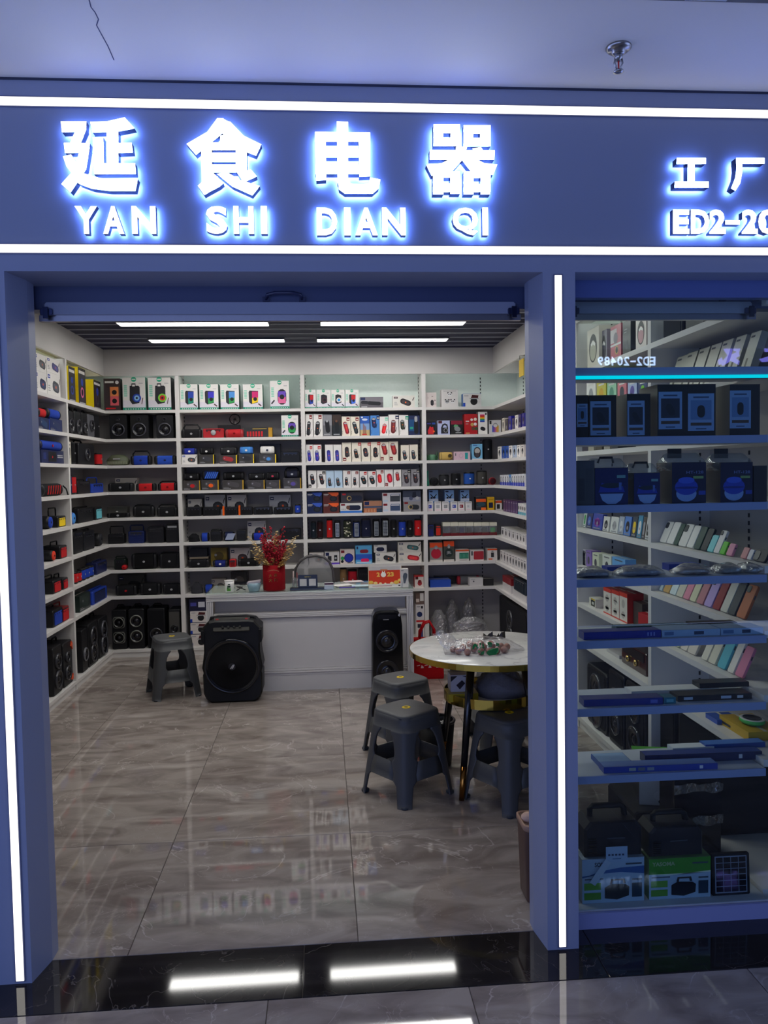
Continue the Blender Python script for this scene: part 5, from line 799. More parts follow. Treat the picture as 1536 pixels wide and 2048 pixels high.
for i, a in enumerate((1001.5, 1008, 1015, 1022.5, 1031, 1037.5, 1043.5)): A.box(5, a, a+5.6, 1054+i*2.6, 'dad6d4', 'small white carton of a black gadget', lambda m: (m.e(.5, .5, .26, 'k'), m.r(.2, .84, .8, .9, 'gy')), d=.14)
for i in range(9): A.box(6, 999+5.8*i, 1004.2+5.8*i, 1100+i*2.3, 'dcd8d6', 'slim white carton of a black earpiece', 'slim', ('2a2a2e',), d=.14)
A.box(7, 1003, 1020, 1166, 'd8d2d0', 'white carton under a red one', None, d=.16); A.box(7, 1003, 1020, 1153, '8a1c24', 'dark red carton stacked on a white one', None, d=.14, base=1166); A.box(7, 1024, 1050, 1184, 'd0cccc', 'long white carton under a dark radio', None, d=.16); A.rad(7, 1025, 1050, 1158, '26303c', 'slate radio with white-piped front', base=1184, hh=0, face='1c2632')

# ================================================================== goods: right wall behind the window
B2 = Rack('R', 'phone case rack', YP3+.003, YP2-PT/2-.009)
A = Rack('R', 'window rack', YP2+PT/2+.003, YP1-PT/2-.009)
def headset(w, h, col, cup):
    o = carton(w, .1, h, col); p = PR(w, h); p.P(ell(.5*w, .5*h, .34*w, .36*h, 20), '2a2826'); p.P(ell(.5*w, .44*h, .26*w, .26*h, 18), cup); p.P([(a*w, b*h) for a, b in ((.3, .62), (.5, .7), (.72, .6), (.66, .54), (.5, .6), (.36, .56))], 'iv'); p.build('front_print', 'print', o); return o
A.put(lambda w, h: headset(w, h, 'd8d0c0', 'b8b4a0'), 'cream carton with a round headphone window', 'carton', 0, 1176, 1199, 656, .03); A.put(lambda w, h: headset(w, h, '8a8490', '3a3448'), 'dark carton of folded headphones', 'carton', 0, 1203, 1215, 660, .05)
A.box(0, 1222, 1243, 650, 'c86a78', 'pink carton of cat-ear headphones', lambda m: (m.r(0, .5, .6, .9, 'd8d0d0'), m.e(.5, .62, .2, '8a8088'), m.e(.6, .26, .16, 'gd'), m.e(.6, .26, .11, '2a3a50'), m.r(0, .4, 1, .46, 'w')), d=.14); A.box(0, 1246, 1262, 641, '24262a', 'tall glossy black carton', lambda m: (m.r(.2, .74, .6, .77, 'lg'), m.r(.2, .66, .5, .69, 'lg'), m.cap(.5, .3, .3, .3, .2, '3a3c44')), d=.16); A.put(lambda w, h: headset(w, h, 'd8ccc4', 'c08a90'), 'cream carton with a long pink window', 'carton', 0, 1272, 1293, 632, .03)
B2.put(lambda w, h: cabinet(w, .14, h, [], col='16181e', grille='20242c', handle=False), 'black case with a grid front', 'case', 0, 1326, 1365, 612, .03); B2.put(lambda w, h: cabinet(w, .14, h, [], col='16161a', panel='8a8a8a', handle=False), 'black case with a grey label', 'case', 0, 1370, 1408, 612, .03)
for i, (c, n) in enumerate((('iv', 'white'), ('d8cc50', 'yellow'), ('a8dcb8', 'mint green'), ('e07a88', 'pink'), ('b8c4e8', 'pale blue'), ('2a3a7a', 'navy and lime'))): A.box(1, 1174+i*20.5, 1190+i*20.5+2, 760, c, f'{n} picture carton behind the glass', lambda m: (m.cap(.5, .5, .5, .5, .3, ('lg', 'd8a820', '5a9a80', '3a3a4a', '6a5ab0', 'li')[i]), m.e(.4, .3, .12, 'k'), m.r(.2, .82, .8, .88, 'w')), d=.12)
for i, a in enumerate((1333, 1352, 1375, 1398, 1420, 1446, 1475)): B2.put(lambda w, h: carton(w, .03, h, 'd8d4c4', lambda m: (m.r(.3, .0, .5, .4, '6a6458'), m.r(.1, .88, .5, .93, 'gy')), side='a8a498'), 'slim white carton leaning back behind the glass', 'carton', 1, a, a+20, 712-(i*8), .06, tilt=.32)
for i, c in enumerate(('3a3040', 'a8a090', '4a4438', '9a948a', '2a3036')): A.box(2, 1160+i*16, 1172+i*16, 884-i*1, c, f'{("violet-black", "beige", "brown", "light grey", "slate")[i]} low carton behind the glass', None, d=.1)
for i, (a, b, t, c, n, f) in enumerate(((1163, 1170, 1022, 'd8e0d4', 'white and green pack', '3aa04a'), (1171, 1182, 1026, '2a3060', 'navy pack', '4a6ac0'), (1183, 1202, 1028, '3a4aa8', 'violet-blue game pack', 'a04ab0'), (1204, 1216, 1034, 'dcdad4', 'white pack of earbuds', 'k'), (1219, 1234, 1035, 'dcdcd8', 'plain white pack', 'lg'), (1235, 1245, 1034, 'a8b0c0', 'grey-blue pack', 'd8d8dc'), (1246, 1259, 1034, '5a86d0', 'blue pack of a black device', '26262c'), (1261, 1271, 1034, '3a4450', 'dark slate pack', 'y'), (1272, 1281, 1032, '4a94b8', 'cyan pack', 'w'), (1282, 1288, 1034, '5a5048', 'brown pack', 'lg'), (1289, 1297, 1036, 'd8d8d4', 'white pack with a dark window', '3a3a36'))):
    A.put(lambda w, h, c=c, f=f: carton(w, .025, h, c, lambda m: (m.cap(.5, .46, .6, .56, 0, f), m.e(.5, .4, .12, 'lg'), m.r(.15, .05, .85, .12, '8a8a8e'))), f'{n} of phone accessories', 'pack', 4, a, b, t, .03, tilt=.14)
for i, (a, b, t, c, n) in enumerate(((1154, 1161, 1098, 'cfc8d4', 'lilac box'), (1162, 1170, 1099, 'c8c4d0', 'pale box'), (1171, 1182, 1101, '8a6ab8', 'violet-edged box'), (1184, 1197, 1106, 'd8dcc0', 'cream-green box'), (1204, 1222, 1110, 'd8dcd0', 'leaning cream box'), (1224, 1250, 1116, '6aa8e0', 'leaning light-blue box'))): A.box(5, a, b, t, c, f'{n} of phone cables behind glass', lambda m: (m.cap(.5, .4, .5, .4, 0, '4a4a54'), m.r(.2, .84, .8, .9, 'gy')), d=.06)
for i in range(3): A.box(6, 1206+i*16, 1221+i*16.4, 1176+i*4.5, 'e0d8cc', 'white carton of a pale watch with red edge', lambda m: (m.r(0, .86, 1, 1, 'd84030'), m.cap(.5, .62, .3, .44, 0, 'b8b0a8'), m.cap(.5, .24, .26, .44, 0, 'b8b0a8'), m.r(.0, .0, 1, .05, 'd84030')), d=.09, side='b82a24')
for i in range(4): A.put(lambda w, h: MB().lathe([(.001, 0), (w*.5, 0), (w*.5, h*.66), (w*.25, h*.76), (w*.25, h), (.001, h)], 12, 'd8d0dc', Matrix.Translation((0, w/2, 0)), cols=['k', 'k', 'd8d0dc', '6a5a70', 'k', 'k']).build('small_bottle', 'gloss'), 'small violet-capped bottle', 'bottle', 6, 1164+i*7.5, 1170+i*7.5, 1186+i*3, .09)
A.box(6, 1177, 1190, 1196, 'd8d4c8', 'black and white carton with yellow tags', lambda m: (m.r(.3, .1, .9, .8, '20241c'), m.r(.45, .3, .75, .6, 'cfd0c8'), m.r(.3, .84, .9, 1, 'd0b020')), d=.07); A.box(6, 1266, 1284, 1205, '4a4440', 'dark glass-fronted box', None, d=.1, st=.06); A.box(6, 1276, 1296, 1228, 'b82028', 'low red box', None, d=.08, st=.02)
def wooden_radio(w, h):
    t = empty('radio'); MB().box(-w/2, w/2, 0, .16, 0, h, '3a1c14', ch=.006).build('cabinet', 'gloss', t); MB().prism(rect(-w*.42, h*.55, w*.42, h*.92), -.004, .002, '24100c').build('grille', 'fabric', t)
    for s in (-.2, .12):
        MB().lathe([(.001, .014), (.016, .012), (.018, 0)], 14, 'gd', Matrix.Translation((s*w, 0, h*.36)) @ Matrix.Rotation(PI/2, 4, 'X')).build('knob', 'gold', t)
    return t
A.put(wooden_radio, 'dark wooden retro radio with two brass knobs', 'radio', 7, 1242, 1292, 1294, .05); A.put(lambda w, h: carton(w, .16, h, 'b8b4b4'), 'low white box beside the wooden radio', 'carton', 7, 1212, 1238, 1318, .06)
for a, b, n in ((1172, 1212, 'first'), (1216, 1246, 'second'), (1250, 1290, 'third')): A.put(lambda w, h: cabinet(w, .24, h, [(0, .3, .3*min(w, h)), (0, .66, .26*min(w, h))], grille='14141a', handle=True), 'tall black party speaker on the bottom deck', 'speaker', 8, a, b, 1335, .03)
def case(w, h, c, cam=True, chrome=False, mat='plastic'):
    """phone case standing on its edge, leaning back"""
    t = empty('phone_case'); MB().prism(rrect(w, h, w*.14, 3, 0, h/2), 0, .011, c, ch=.002).build('back', mat, t)
    if cam: MB().prism(rrect(w*.4, w*.42, w*.1, 2, -w*.24, h-w*.3), -.002, .002, '26262a' if not chrome else 'lg').build('camera_opening', 'gloss', t)
    MB().prism(rect(w/2-.001, h*.6, w/2+.0012, h*.72), .003, .008, '4a4a4e').build('side_button', 'plastic', t); return t
def cases(row, L):
    for a, b, t, c, n, cm in L: B2.put(lambda w, h, c=c, cm=cm: case(w, h, c, cm), f'{n} phone case leaning back', 'phone case', row, a, b, t-9, .035, tilt=.42)
cases(4, ((1318, 1331, 1050, 'e4e2da', 'white', 1), (1332, 1345, 1051, 'e0ded8', 'second white', 0), (1345.5, 1354, 1054, '2c4a3c', 'dark green', 0), (1355, 1371, 1055, 'd8d6d0', 'off-white', 1), (1372, 1385, 1058, 'dedcd6', 'third white', 0), (1386, 1398, 1060, '2a463a', 'forest green', 0), (1400, 1412, 1064, '2a2a2c', 'black', 0), (1413, 1425, 1078, '7accd0', 'turquoise', 0), (1426, 1437, 1068, 'dcd8d4', 'tall pale grey', 1), (1438, 1448, 1092, '62c028', 'lime green', 0), (1451, 1463, 1096, 'd88ca4', 'pink', 0), (1480, 1492, 1104, 'c88888', 'rose pink', 0), (1493, 1502, 1108, 'cfccd0', 'silver-white', 0), (1504, 1530, 1108, '1a1a1e', 'wide black', 1)))
cases(5, ((1315, 1323, 1148, 'cfe0e0', 'pale cyan', 0), (1325, 1337, 1149, 'c8a060', 'gold', 0), (1338, 1350, 1150, 'cfdcdc', 'ice white', 0), (1351, 1364, 1152, 'c8c4b0', 'beige', 0), (1365, 1377, 1155, 'd8889c', 'coral pink', 0), (1378, 1390, 1158, 'cfccaa', 'pale olive', 0), (1392, 1405, 1160, 'b87a80', 'dusty rose', 0), (1407, 1422, 1163, 'b098d0', 'lilac', 1), (1424, 1438, 1168, '8a1c24', 'dark red', 0), (1440, 1454, 1170, 'c8c4b8', 'pearl with a bright logo dot', 0), (1455, 1469, 1174, '3a3e42', 'charcoal', 0), (1472, 1490, 1176, 'b0643c', 'tan leather', 1)))
cases(6, ((1345, 1357, 1262, 'd8dcb8', 'pale yellow', 0), (1360, 1373, 1262, 'd8cfc0', 'cream', 0), (1374, 1390, 1264, 'd4cabc', 'sand', 0), (1402, 1414, 1270, 'dcd6c4', 'ivory with a red stripe', 0), (1416, 1430, 1272, 'd8d2bc', 'warm ivory', 0), (1434, 1450, 1276, '5ab4c4', 'bright cyan', 1), (1455, 1467, 1280, 'e4ded4', 'white with red symbols', 1), (1470, 1486, 1300, 'd07a98', 'ribbed pink', 0)))
B2.put(lambda w, h: carton(w, .14, h, 'c8a018', lambda m: (m.r(.1, .2, .4, .5, '26262a'),)), 'flat yellow carton under a green gadget', 'carton', 7, 1440, 1500, 1448, .05); B2.box(7, 1412, 1436, 1440, '2a50a8', 'flat blue carton', None, d=.1)
B2.put(lambda w, h: MB().lathe([(.001, 0), (.05, 0), (.058, .008), (.055, .018), (.042, .02), (.04, .017), (.001, .017)], 24, '3aa04a', Matrix.Translation((0, .07, 0)) @ Matrix.Diagonal((1, .8, 1, 1)), cols=['3aa04a', '3aa04a', '4ac05a', 'w', '26262a', '26262a']).build('round_gadget', 'gloss'), 'round green and white gadget on the yellow carton', 'gadget', 7, 1455, 1490, 1436, .05, base=1448)
for a, b, n in ((1305, 1350, 1), (1356, 1440, 2)): B2.put(lambda w, h: cabinet(w, .24, h, [(0, .4, .3*min(w, h))], grille='121216', handle=(w < .25)), ('narrow' if n == 1 else 'wide')+' black speaker case on the bottom deck', 'speaker', 8, a, b, 1400, .04)

# ================================================================== stools, table and what lies on it
def stool(x, y, rz, label, h=.43):
    t = empty('plastic_stool', (x, y, 0), rz); tag(t, label, 'stool', 'grey plastic stools of the shop')
    def half(z): return .128+(.43-z)/.43*.057
    def rim(u, z, inset=0):                                    # u: 0..4 around, corners at whole numbers
        a = PI/4+u*PI/2; n = 5.0; c, s_ = math.cos(a), math.sin(a); r = (abs(c)**n+abs(s_)**n)**(-1/n); k = half(z)-inset; return (k*r*c, k*r*s_)
    levels = [0, .03, .07, .10, .115, .122, .155, .21, .225, .25, .30, .325, .345, .352, .40, .418]
    def leg_half(z):                                           # share of a side that belongs to the leg; the windows have rounded corners
        base = .105+.16*(z/.43)**1.2
        return base + {.345: .11, .325: .045, .30: .012, .225: .02, .205: .06, .21: .07, .122: .06, .115: .035, .14: .05, .155: .04}.get(z, 0) + (.08 if z > .35 else 0)
    CB = 'stool'
    def panel(name, fn, outer=True):
        m = MB(); [fn(m, ins) for ins in (0,)]; return m
    col = '4b4c4e'; TH = .006
    def sheet(m, us, zs):
        """double-walled strip over the columns us(z) and levels zs"""
        n = len(us(zs[0])); v = []
        for ins in (0, TH):
            for z in zs: v += [(*rim(u, z, ins), z) for u in us(z)]
        f = []; L = len(zs); o2 = L*n
        for k in range(L-1):
            for i in range(n-1): a = k*n+i; f.append((a, a+1, a+n+1, a+n)); f.append((o2+a, o2+a+n, o2+a+n+1, o2+a+1))
            f.append((k*n, (k+1)*n, o2+(k+1)*n, o2+k*n)); f.append((k*n+n-1, o2+k*n+n-1, o2+(k+1)*n+n-1, (k+1)*n+n-1))
        f.append(tuple(range(n)) + tuple(reversed(range(o2, o2+n)))); f.append(tuple(range((L-1)*n, L*n)) + tuple(reversed(range(o2+(L-1)*n, o2+L*n))))
        m.add(v, f, col, True)
    for k in range(4):
        m = MB(); sheet(m, lambda z: [k-leg_half(z)*q for q in (1, .85, .6, .3, .12, 0)] + [k+leg_half(z)*q for q in (.12, .3, .6, .85, 1)], levels[:-2])
        fx, fy = rim(k, 0, .012); m.lathe([(.001, 0), (.019, 0), (.021, .006), (.019, .012), (.001, .012)], 12, '3c4046', Matrix.Translation((fx, fy, 0))); m.build('leg', 'stool', t)
    for k in range(4):
        m = MB(); sheet(m, lambda z: [k+leg_half(z)+(1-2*leg_half(z))*q/4 for q in range(5)], [.122, .155, .21]); m.build('stretcher', 'stool', t)
    m = MB(); sheet(m, lambda z: [q/6 for q in range(25)], [.352, .40, .418])
    N = 48; rings = []
    for ins, z in ((0, .418), (.002, .424), (.008, .4285), (.02, .4305), (.05, .4305), (.1, .4295)):
        rings.append([(*rim(4*i/N, .418, ins), z) for i in range(N)])
    m.loft(rings, col, caps=False); m.add([(0, 0, .4292)] + [(*rim(4*i/N, .418, .1), .4295) for i in range(N)], [(0, i+1, (i+1) % N+1) for i in range(N)], col, True); m.build('seat', 'stool', t)
    MB().lathe([(.011, .4296), (.0115, .4315), (.02, .4318), (.022, .4298)], 20, 'd8b800', caps=False).lathe([(.001, .4301), (.011, .4301)], 16, '1c1c10', caps=False).build('hole_ring', 'plastic', t)
    return t
stool(.392, 3.935, .62, 'grey plastic stool in front of the marble table, closest to the shop door'); stool(.42, 4.53, .52, 'grey plastic stool beside the desk speaker, behind the front stool'); stool(-1.135, 5.955, .38, 'grey plastic stool alone before the left corner rack')
stool(.88, 3.785, .55, 'grey plastic stool half hidden by the pillar, right of the table leg'); stool(1.03, 4.62, .1, 'grey plastic stool pushed behind the marble table')

TX, TY, TH_, TR = .835, 4.03, .70, .412
tb = empty('round_table', (TX, TY, 0)); tag(tb, 'round white marble table with brass rim and black splayed legs', 'table')
MB().lathe([(.001, TH_-.006), (TR-.004, TH_-.006), (TR-.004, TH_-.001), (TR-.006, TH_), (.001, TH_)], 64, 'w').build('table_top', 'white_marble', tb); MB().lathe([(.001, TH_-.03), (TR, TH_-.03), (TR+.001, TH_-.002), (TR-.004, TH_-.002)], 64, 'c8a84a', smooth=False, caps=False).build('brass_rim', 'gold', tb)
SZ, SR = .45, .235
MB().lathe([(.001, SZ-.012), (SR-.004, SZ-.012), (SR-.004, SZ), (.001, SZ)], 48, 'e0e0de').build('lower_shelf', 'white_marble', tb); MB().lathe([(SR-.004, SZ-.014), (SR, SZ-.014), (SR, SZ+.035), (SR-.004, SZ+.035)], 48, 'c8a84a', smooth=False, caps=False).build('shelf_rim', 'gold', tb)
a0 = math.atan2(-.23, -.188)
for k in range(4):
    a = a0+k*PI/2; t_ = Vector((.19*math.cos(a), .19*math.sin(a), TH_-.03)); f_ = Vector((.305*math.cos(a), .305*math.sin(a), 0)); q = f_.lerp(t_, .24)
    lg = MB().tube([tuple(t_), tuple(q)], [.022, .0165], 14, '141416').build('leg', 'gloss', tb); MB().tube([tuple(q), tuple(f_)], [.0166, .013], 14, 'b07838').build('brass_foot', 'gold', lg)
# fruit in a printed bag
def on_table(px, py): p = onZ(px, py, TH_); return p.x, p.y
q = random.Random(5); fr0 = None; nf = 0
for i, (px, py, dz) in enumerate(((917, 1309, 0), (935, 1311, 0), (906, 1305, 0), (926, 1301, .0), (948, 1305, 0), (962, 1310, 0), (978, 1309, 0), (994, 1308, 0), (1008, 1306, 0), (1014, 1300, 0), (1002, 1299, 0), (985, 1299, 0), (968, 1300, 0), (950, 1297, 0), (940, 1304, .024), (962, 1304, .024), (982, 1304, .024))):
    x, y = on_table(px, py); r = .0175
    if fr0 is None: fr0 = MB().ball((0, 0, 0), r, 'a06a58', 12).build('fruit', 'skin'); o = fr0
    else: o = fr0.copy(); COL.objects.link(o)
    o.location = (x, y, TH_+r*.97+dz); o.rotation_euler = (q.random()*3, q.random()*3, 0)
    reg(o, 'reddish-brown round fruit', 'fruit', None, 'inside the printed bag on the table', px)
bx, by = on_table(962, 1304); q = random.Random(9); rings = []
for j in range(20):
    v = j/19; x = -.185+.40*v; e_ = math.sin(PI*min(1, max(0, v*.86+.09)))**.6; hh = .062*e_+.006; ww = .082*math.sin(PI*(v*.9+.05))**.5+.012
    if v > .8: hh *= 1-(v-.8)*2.6; ww *= 1-(v-.8)*1.2
    rings.append([(x+q.uniform(-.006, .006), ww*math.cos(a)*(1+q.uniform(-.08, .08)), max(.0008, hh*.5+hh*.62*math.sin(a)*(1+q.uniform(-.14, .14)))) for a in [2*PI*i/24 for i in range(24)]])
bag = MB().loft(rings, 'w', smooth=False).build('plastic_bag', 'film', None, (bx, by, TH_+.0004), .06); tag(bag, 'clear plastic bag of fruit with green print on the table', 'bag')
m = MB(); G = [[(-.19+.0125*i+q.uniform(-.006, .006)-.012*j, .012*q.uniform(-1, 1)-.02+.012*j, .028+.021*j*(1-.06*abs(i-3))+q.uniform(-.006, .006)) for i in range(9)] for j in range(5)]
m.loft(G, 'w', caps=False, smooth=False); m.f = [f for f in m.f if max(f)-min(f) < 12]; m.c = m.c[:len(m.f)]; m.s = m.s[:len(m.f)]; m.build('crumpled_mouth', 'wrap', bag)
m = MB()
def gp(p): m.add([(a, -.088-.012*(b < .03)+.35*(max(0, b-.035)), b) for a, b in p], [tuple(range(len(p)))], '1f7a44')
def gpu(pts_): gp([((px-962)/1540*1.0*1.02*2.62/1.0*.99, (1316-py)*.0026*.72) for px, py in pts_])
for p in ([(923,1298),(926,1288),(932,1283),(938,1286),(943,1294),(938,1297),(933,1290),(929,1296)], [(944,1296),(946,1282),(950,1282),(951,1296)], [(953,1296),(954,1284),(957,1284),(960,1296)], [(969,1294),(970,1281),(978,1281),(984,1285),(981,1293),(975,1295)], [(993,1292),(994,1284),(1003,1286),(1004,1293)], [(962,1308),(966,1302),(980,1297),(1000,1296),(998,1306),(990,1313),(970,1314)], [(944,1311),(948,1303),(957,1301),(955,1311)], [(938,1304),(941,1299),(946,1301),(943,1306)]): gpu(p)
m.build('green_print', 'print', bag)
x, y = on_table(985, 1278); m = MB(); q = random.Random(2)
for i in range(7): a = -.05+.017*i; m.add([(a, q.uniform(-.01, .01), .001), (a+.02, q.uniform(-.01, .01), .001), (a+.018, q.uniform(-.012, .012), .03+q.uniform(-.012, .01)), (a+.002, q.uniform(-.012, .012), .026+q.uniform(-.014, .012))], [(0, 1, 2, 3)], '2a241c', True)
m.add([(-.05, -.012, 0), (.07, -.012, 0), (.07, .012, 0), (-.05, .012, 0)], [(0, 1, 2, 3)], '2a241c'); tag(m.build('foil_wrapper', 'leaf', None, (x, y, TH_+.001)), 'crumpled dark foil wrapper behind the fruit bag', 'wrapper')
# things on the lower shelf
c1 = carton(.115, .1, .085, 'b8b4b8', lambda m: (m.P([(a*m.w, b*m.h) for a, b in ((0, .95), (0, .6), (.3, .95))], '1c161c'), m.P([(a*m.w, b*m.h) for a, b in ((.5, .95), (1, .95), (1, .7))], '1c161c'), m.P([(a*m.w, b*m.h) for a, b in ((.24, .4), (.5, .7), (.64, .5), (.4, .14))], '241a24'), m.P([(a*m.w, b*m.h) for a, b in ((.6, .0), (1, .3), (1, 0))], '1c161c')), side='a8a4aa')
c1.location = (TX-.155, TY-.07, SZ+.0405); tag(c1, 'small carton with black diamond pattern under the table top', 'carton')
c2 = MB().box(-.09, .06, -.05, .07, 0, .04, 'b09a20').build('carton', 'carton', None, (TX-.14, TY-.06, SZ+.0004)); tag(c2, 'flat yellow carton under the diamond-patterned carton', 'carton')
jk = MB(); q = random.Random(4); rings = []
for j in range(9):
    v = j/8; rr = 1-.55*v*v; rings.append([((.19*rr*(1+.1*math.sin(3*a+j)))*math.cos(a), .15*rr*(1+.12*math.cos(2*a+j*.7))*math.sin(a), max(0, .13*v+.012*math.sin(5*a+j*1.3)*(v > 0))) for a in [2*PI*i/22 for i in range(22)]])
jk.loft(rings, '77767c'); o = jk.build('folded_jacket', 'cloth', None, (TX+.065, TY+.02, SZ+.0004)); o.scale = (.76, .9, .9); tag(o, 'slate-grey jacket bundled on the lower table shelf', 'jacket')
# bins and bags on the floor
tr = empty('waste_bin', (.585, 4.30, 0)); tag(tr, 'black round waste bin behind the front stool', 'bin')
MB().lathe([(.001, 0), (.085, 0), (.088, .006), (.108, .24), (.104, .24), (.083, .01), (.001, .01)], 32, '121214').build('bucket', 'plastic', tr); MB().lathe([(.1, .238), (.112, .238), (.114, .246), (.108, .252), (.1, .25)], 32, '1a1a1e', caps=False).build('rim', 'gloss', tr)
m = MB(); m.lathe([(.001, .2), (.1, .206), (.104, .244)], 24, '202024', caps=False); m.build('bin_liner', 'gloss', tr)
bb = empty('waste_bin', (.80, 2.905, 0)); tag(bb, 'slim brown waste bin beside the pillar foot', 'bin')
MB().loft([[(a*k, b*k, z) for a, b in rrect(.17, .14, .02, 3)] for z, k in ((0, .88), (.004, .9), (.265, 1), (.29, 1.0))], '5a4238').build('bucket', 'plastic', bb); MB().loft([[(a, b, z) for a, b in rrect(w_, d_, .022, 3)] for w_, d_, z in ((.174, .144, .272), (.178, .148, .276), (.178, .148, .292), (.166, .136, .296), (.16, .13, .28))], '9a7a66').build('rim', 'plastic', bb)
MB().ball((-.055, 0, .296), .03, 'c8a894', 10, sq=(1, 1, .7)).build('crumpled_tissue', 'cloth', bb)
rb = empty('shopping_bag', (.785, 6.16, 0), 0); tag(rb, 'red cloth shopping bag with white print by the desk', 'bag')
MB().loft([[(a*k, b*k2, z) for a, b in rrect(.24, .13, .012, 2)] for z, k, k2 in ((0, 1, 1), (.02, 1.02, 1.04), (.16, 1.0, .95), (.30, .98, .7), (.31, .97, .68))], 'b01018', smooth=False).build('body', 'cloth', rb)
for s in (-1, 1): MB().tube([(-.06, .03*s, .30), (-.055, .03*s, .36), (-.02, .03*s, .43), (.02, .03*s, .44), (.055, .03*s, .38), (.06, .03*s, .30)], .009, 6, 'b81820').build('handle', 'cloth', rb)
m = MB(); q = random.Random(6)
for r_, z in ((0, .17), (1, .13), (2, .09)):
    for i in range(6): a = -.09+.03*i; m.add([(a, -.0705, z), (a+.022, -.0705, z), (a+.022, -.0700, z+.01), (a+.006, -.0700, z+.024)] if i % 2 else [(a, -.0705, z+.016), (a+.024, -.0705, z+.02), (a+.024, -.0705, z+.026), (a, -.0705, z+.022)], [(0, 1, 2, 3)], 'd8b8b8')
m.build('white_print', 'print', rb)

# ================================================================== desk and what stands on it
DY, DZ, DX0, DX1, DYB = 5.90, .745, -.872, .652, 6.37
dk = empty('counter_desk', ((DX0+DX1)/2, DY, 0)); tag(dk, 'white counter desk with moulded frame and glass top', 'desk'); cx = dk.location.x; hw = (DX1-DX0)/2
def prof_bar(name, x0, x1, z0, z1, vert=False):
    m = MB(); n = 4
    for i in range(n):
        if vert: a = x0+(x1-x0)*i/n; m.box(a+.001, a+(x1-x0)/n-.001, -.006+.004*(i % 2), .02, z0, z1, 'e0dcda')
        else: a = z0+(z1-z0)*i/n; m.box(x0, x1, -.006+.004*(i % 2), .02, a+.001, a+(z1-z0)/n-.001, 'e0dcda')
    m.build(name, 'paint', dk)
prof_bar('top_moulding', -hw, hw, DZ-.062, DZ-.008); prof_bar('side_moulding', -hw, -hw+.05, 0, DZ-.062, True); prof_bar('side_moulding', hw-.05, hw, 0, DZ-.062, True)
MB().box(-hw, hw, .02, DYB-DY, DZ-.03, DZ-.008, 'e0dcda').build('top_board', 'paint', dk); MB().box(-hw-.004, hw+.004, -.01, DYB-DY+.004, DZ-.0075, DZ, 'd8ece4').build('glass_top', 'sheet', dk)
for s in (-hw, hw-.03): MB().box(s, s+.03, .02, DYB-DY, 0, DZ-.03, 'd8d4d2').build('side_panel', 'paint', dk)
MB().box(-hw+.05, hw-.05, .10, .115, .04, DZ-.03, 'd4d0ce').build('recessed_panel', 'paint', dk); MB().box(-hw+.05, hw-.05, .03, .10, .165, .545, 'dad6d4').build('lower_panel', 'paint', dk)
m = MB(); [m.box(-hw+.05, hw-.05, .022-.004*i, .1, .575-.012*i, .585-.012*i, 'dedad8') for i in range(3)]; m.build('upper_ledge', 'paint', dk); m = MB(); [m.box(-hw+.05, hw-.05, .012+.005*abs(i-1), .06, .118+.016*i, .131+.016*i, 'e0dcda') for i in range(3)]; m.build('lower_moulding', 'paint', dk)
MB().box(-hw+.05, hw-.05, .02, .08, 0, .118, 'd6d2d0').build('plinth', 'paint', dk)
def on_desk(px, py): p = onZ(px, py, DZ); return p.x, max(p.y, DY+.005)
vs_ = empty('flower_pot', (-.381, 6.02, DZ+.0004)); tag(vs_, 'red round flower pot with gold lettering on the desk', 'flower pot')
PRR, PH = .083, .19
MB().lathe([(.001, 0), (PRR-.003, 0), (PRR, .004), (PRR, PH), (PRR-.005, PH), (PRR-.005, .12), (.001, .12)], 40, '8c0c17').build('pot', 'cloth', vs_)
m = MB()
for ch, x, z in (('大', -.034, .1), ('吉', .004, .104), ('大', -.034, .066), ('利', .004, .068)):
    g, f, asp = glyph(ch, .0); m.add([(x+a*.026, -math.sqrt(PRR**2-(x+a*.026)**2)-.0012, z+b*.026) for a, b in g], f, 'c8a860')
for i in range(9): a = -.04+.0095*i; m.add([(a, -math.sqrt(PRR**2-a*a)-.0012, .142+.012*math.cos((i-4)*.36)), (a+.006, -math.sqrt(PRR**2-a*a)-.0008, .142+.012*math.cos((i-4)*.36)), (a+.006, -math.sqrt(PRR**2-a*a)-.0008, .145+.012*math.cos((i-4)*.36)), (a, -math.sqrt(PRR**2-a*a)-.0012, .145+.012*math.cos((i-4)*.36))], [(0, 1, 2, 3)], 'c8a860')
m.build('gold_lettering', 'gold', vs_)
q = random.Random(12)
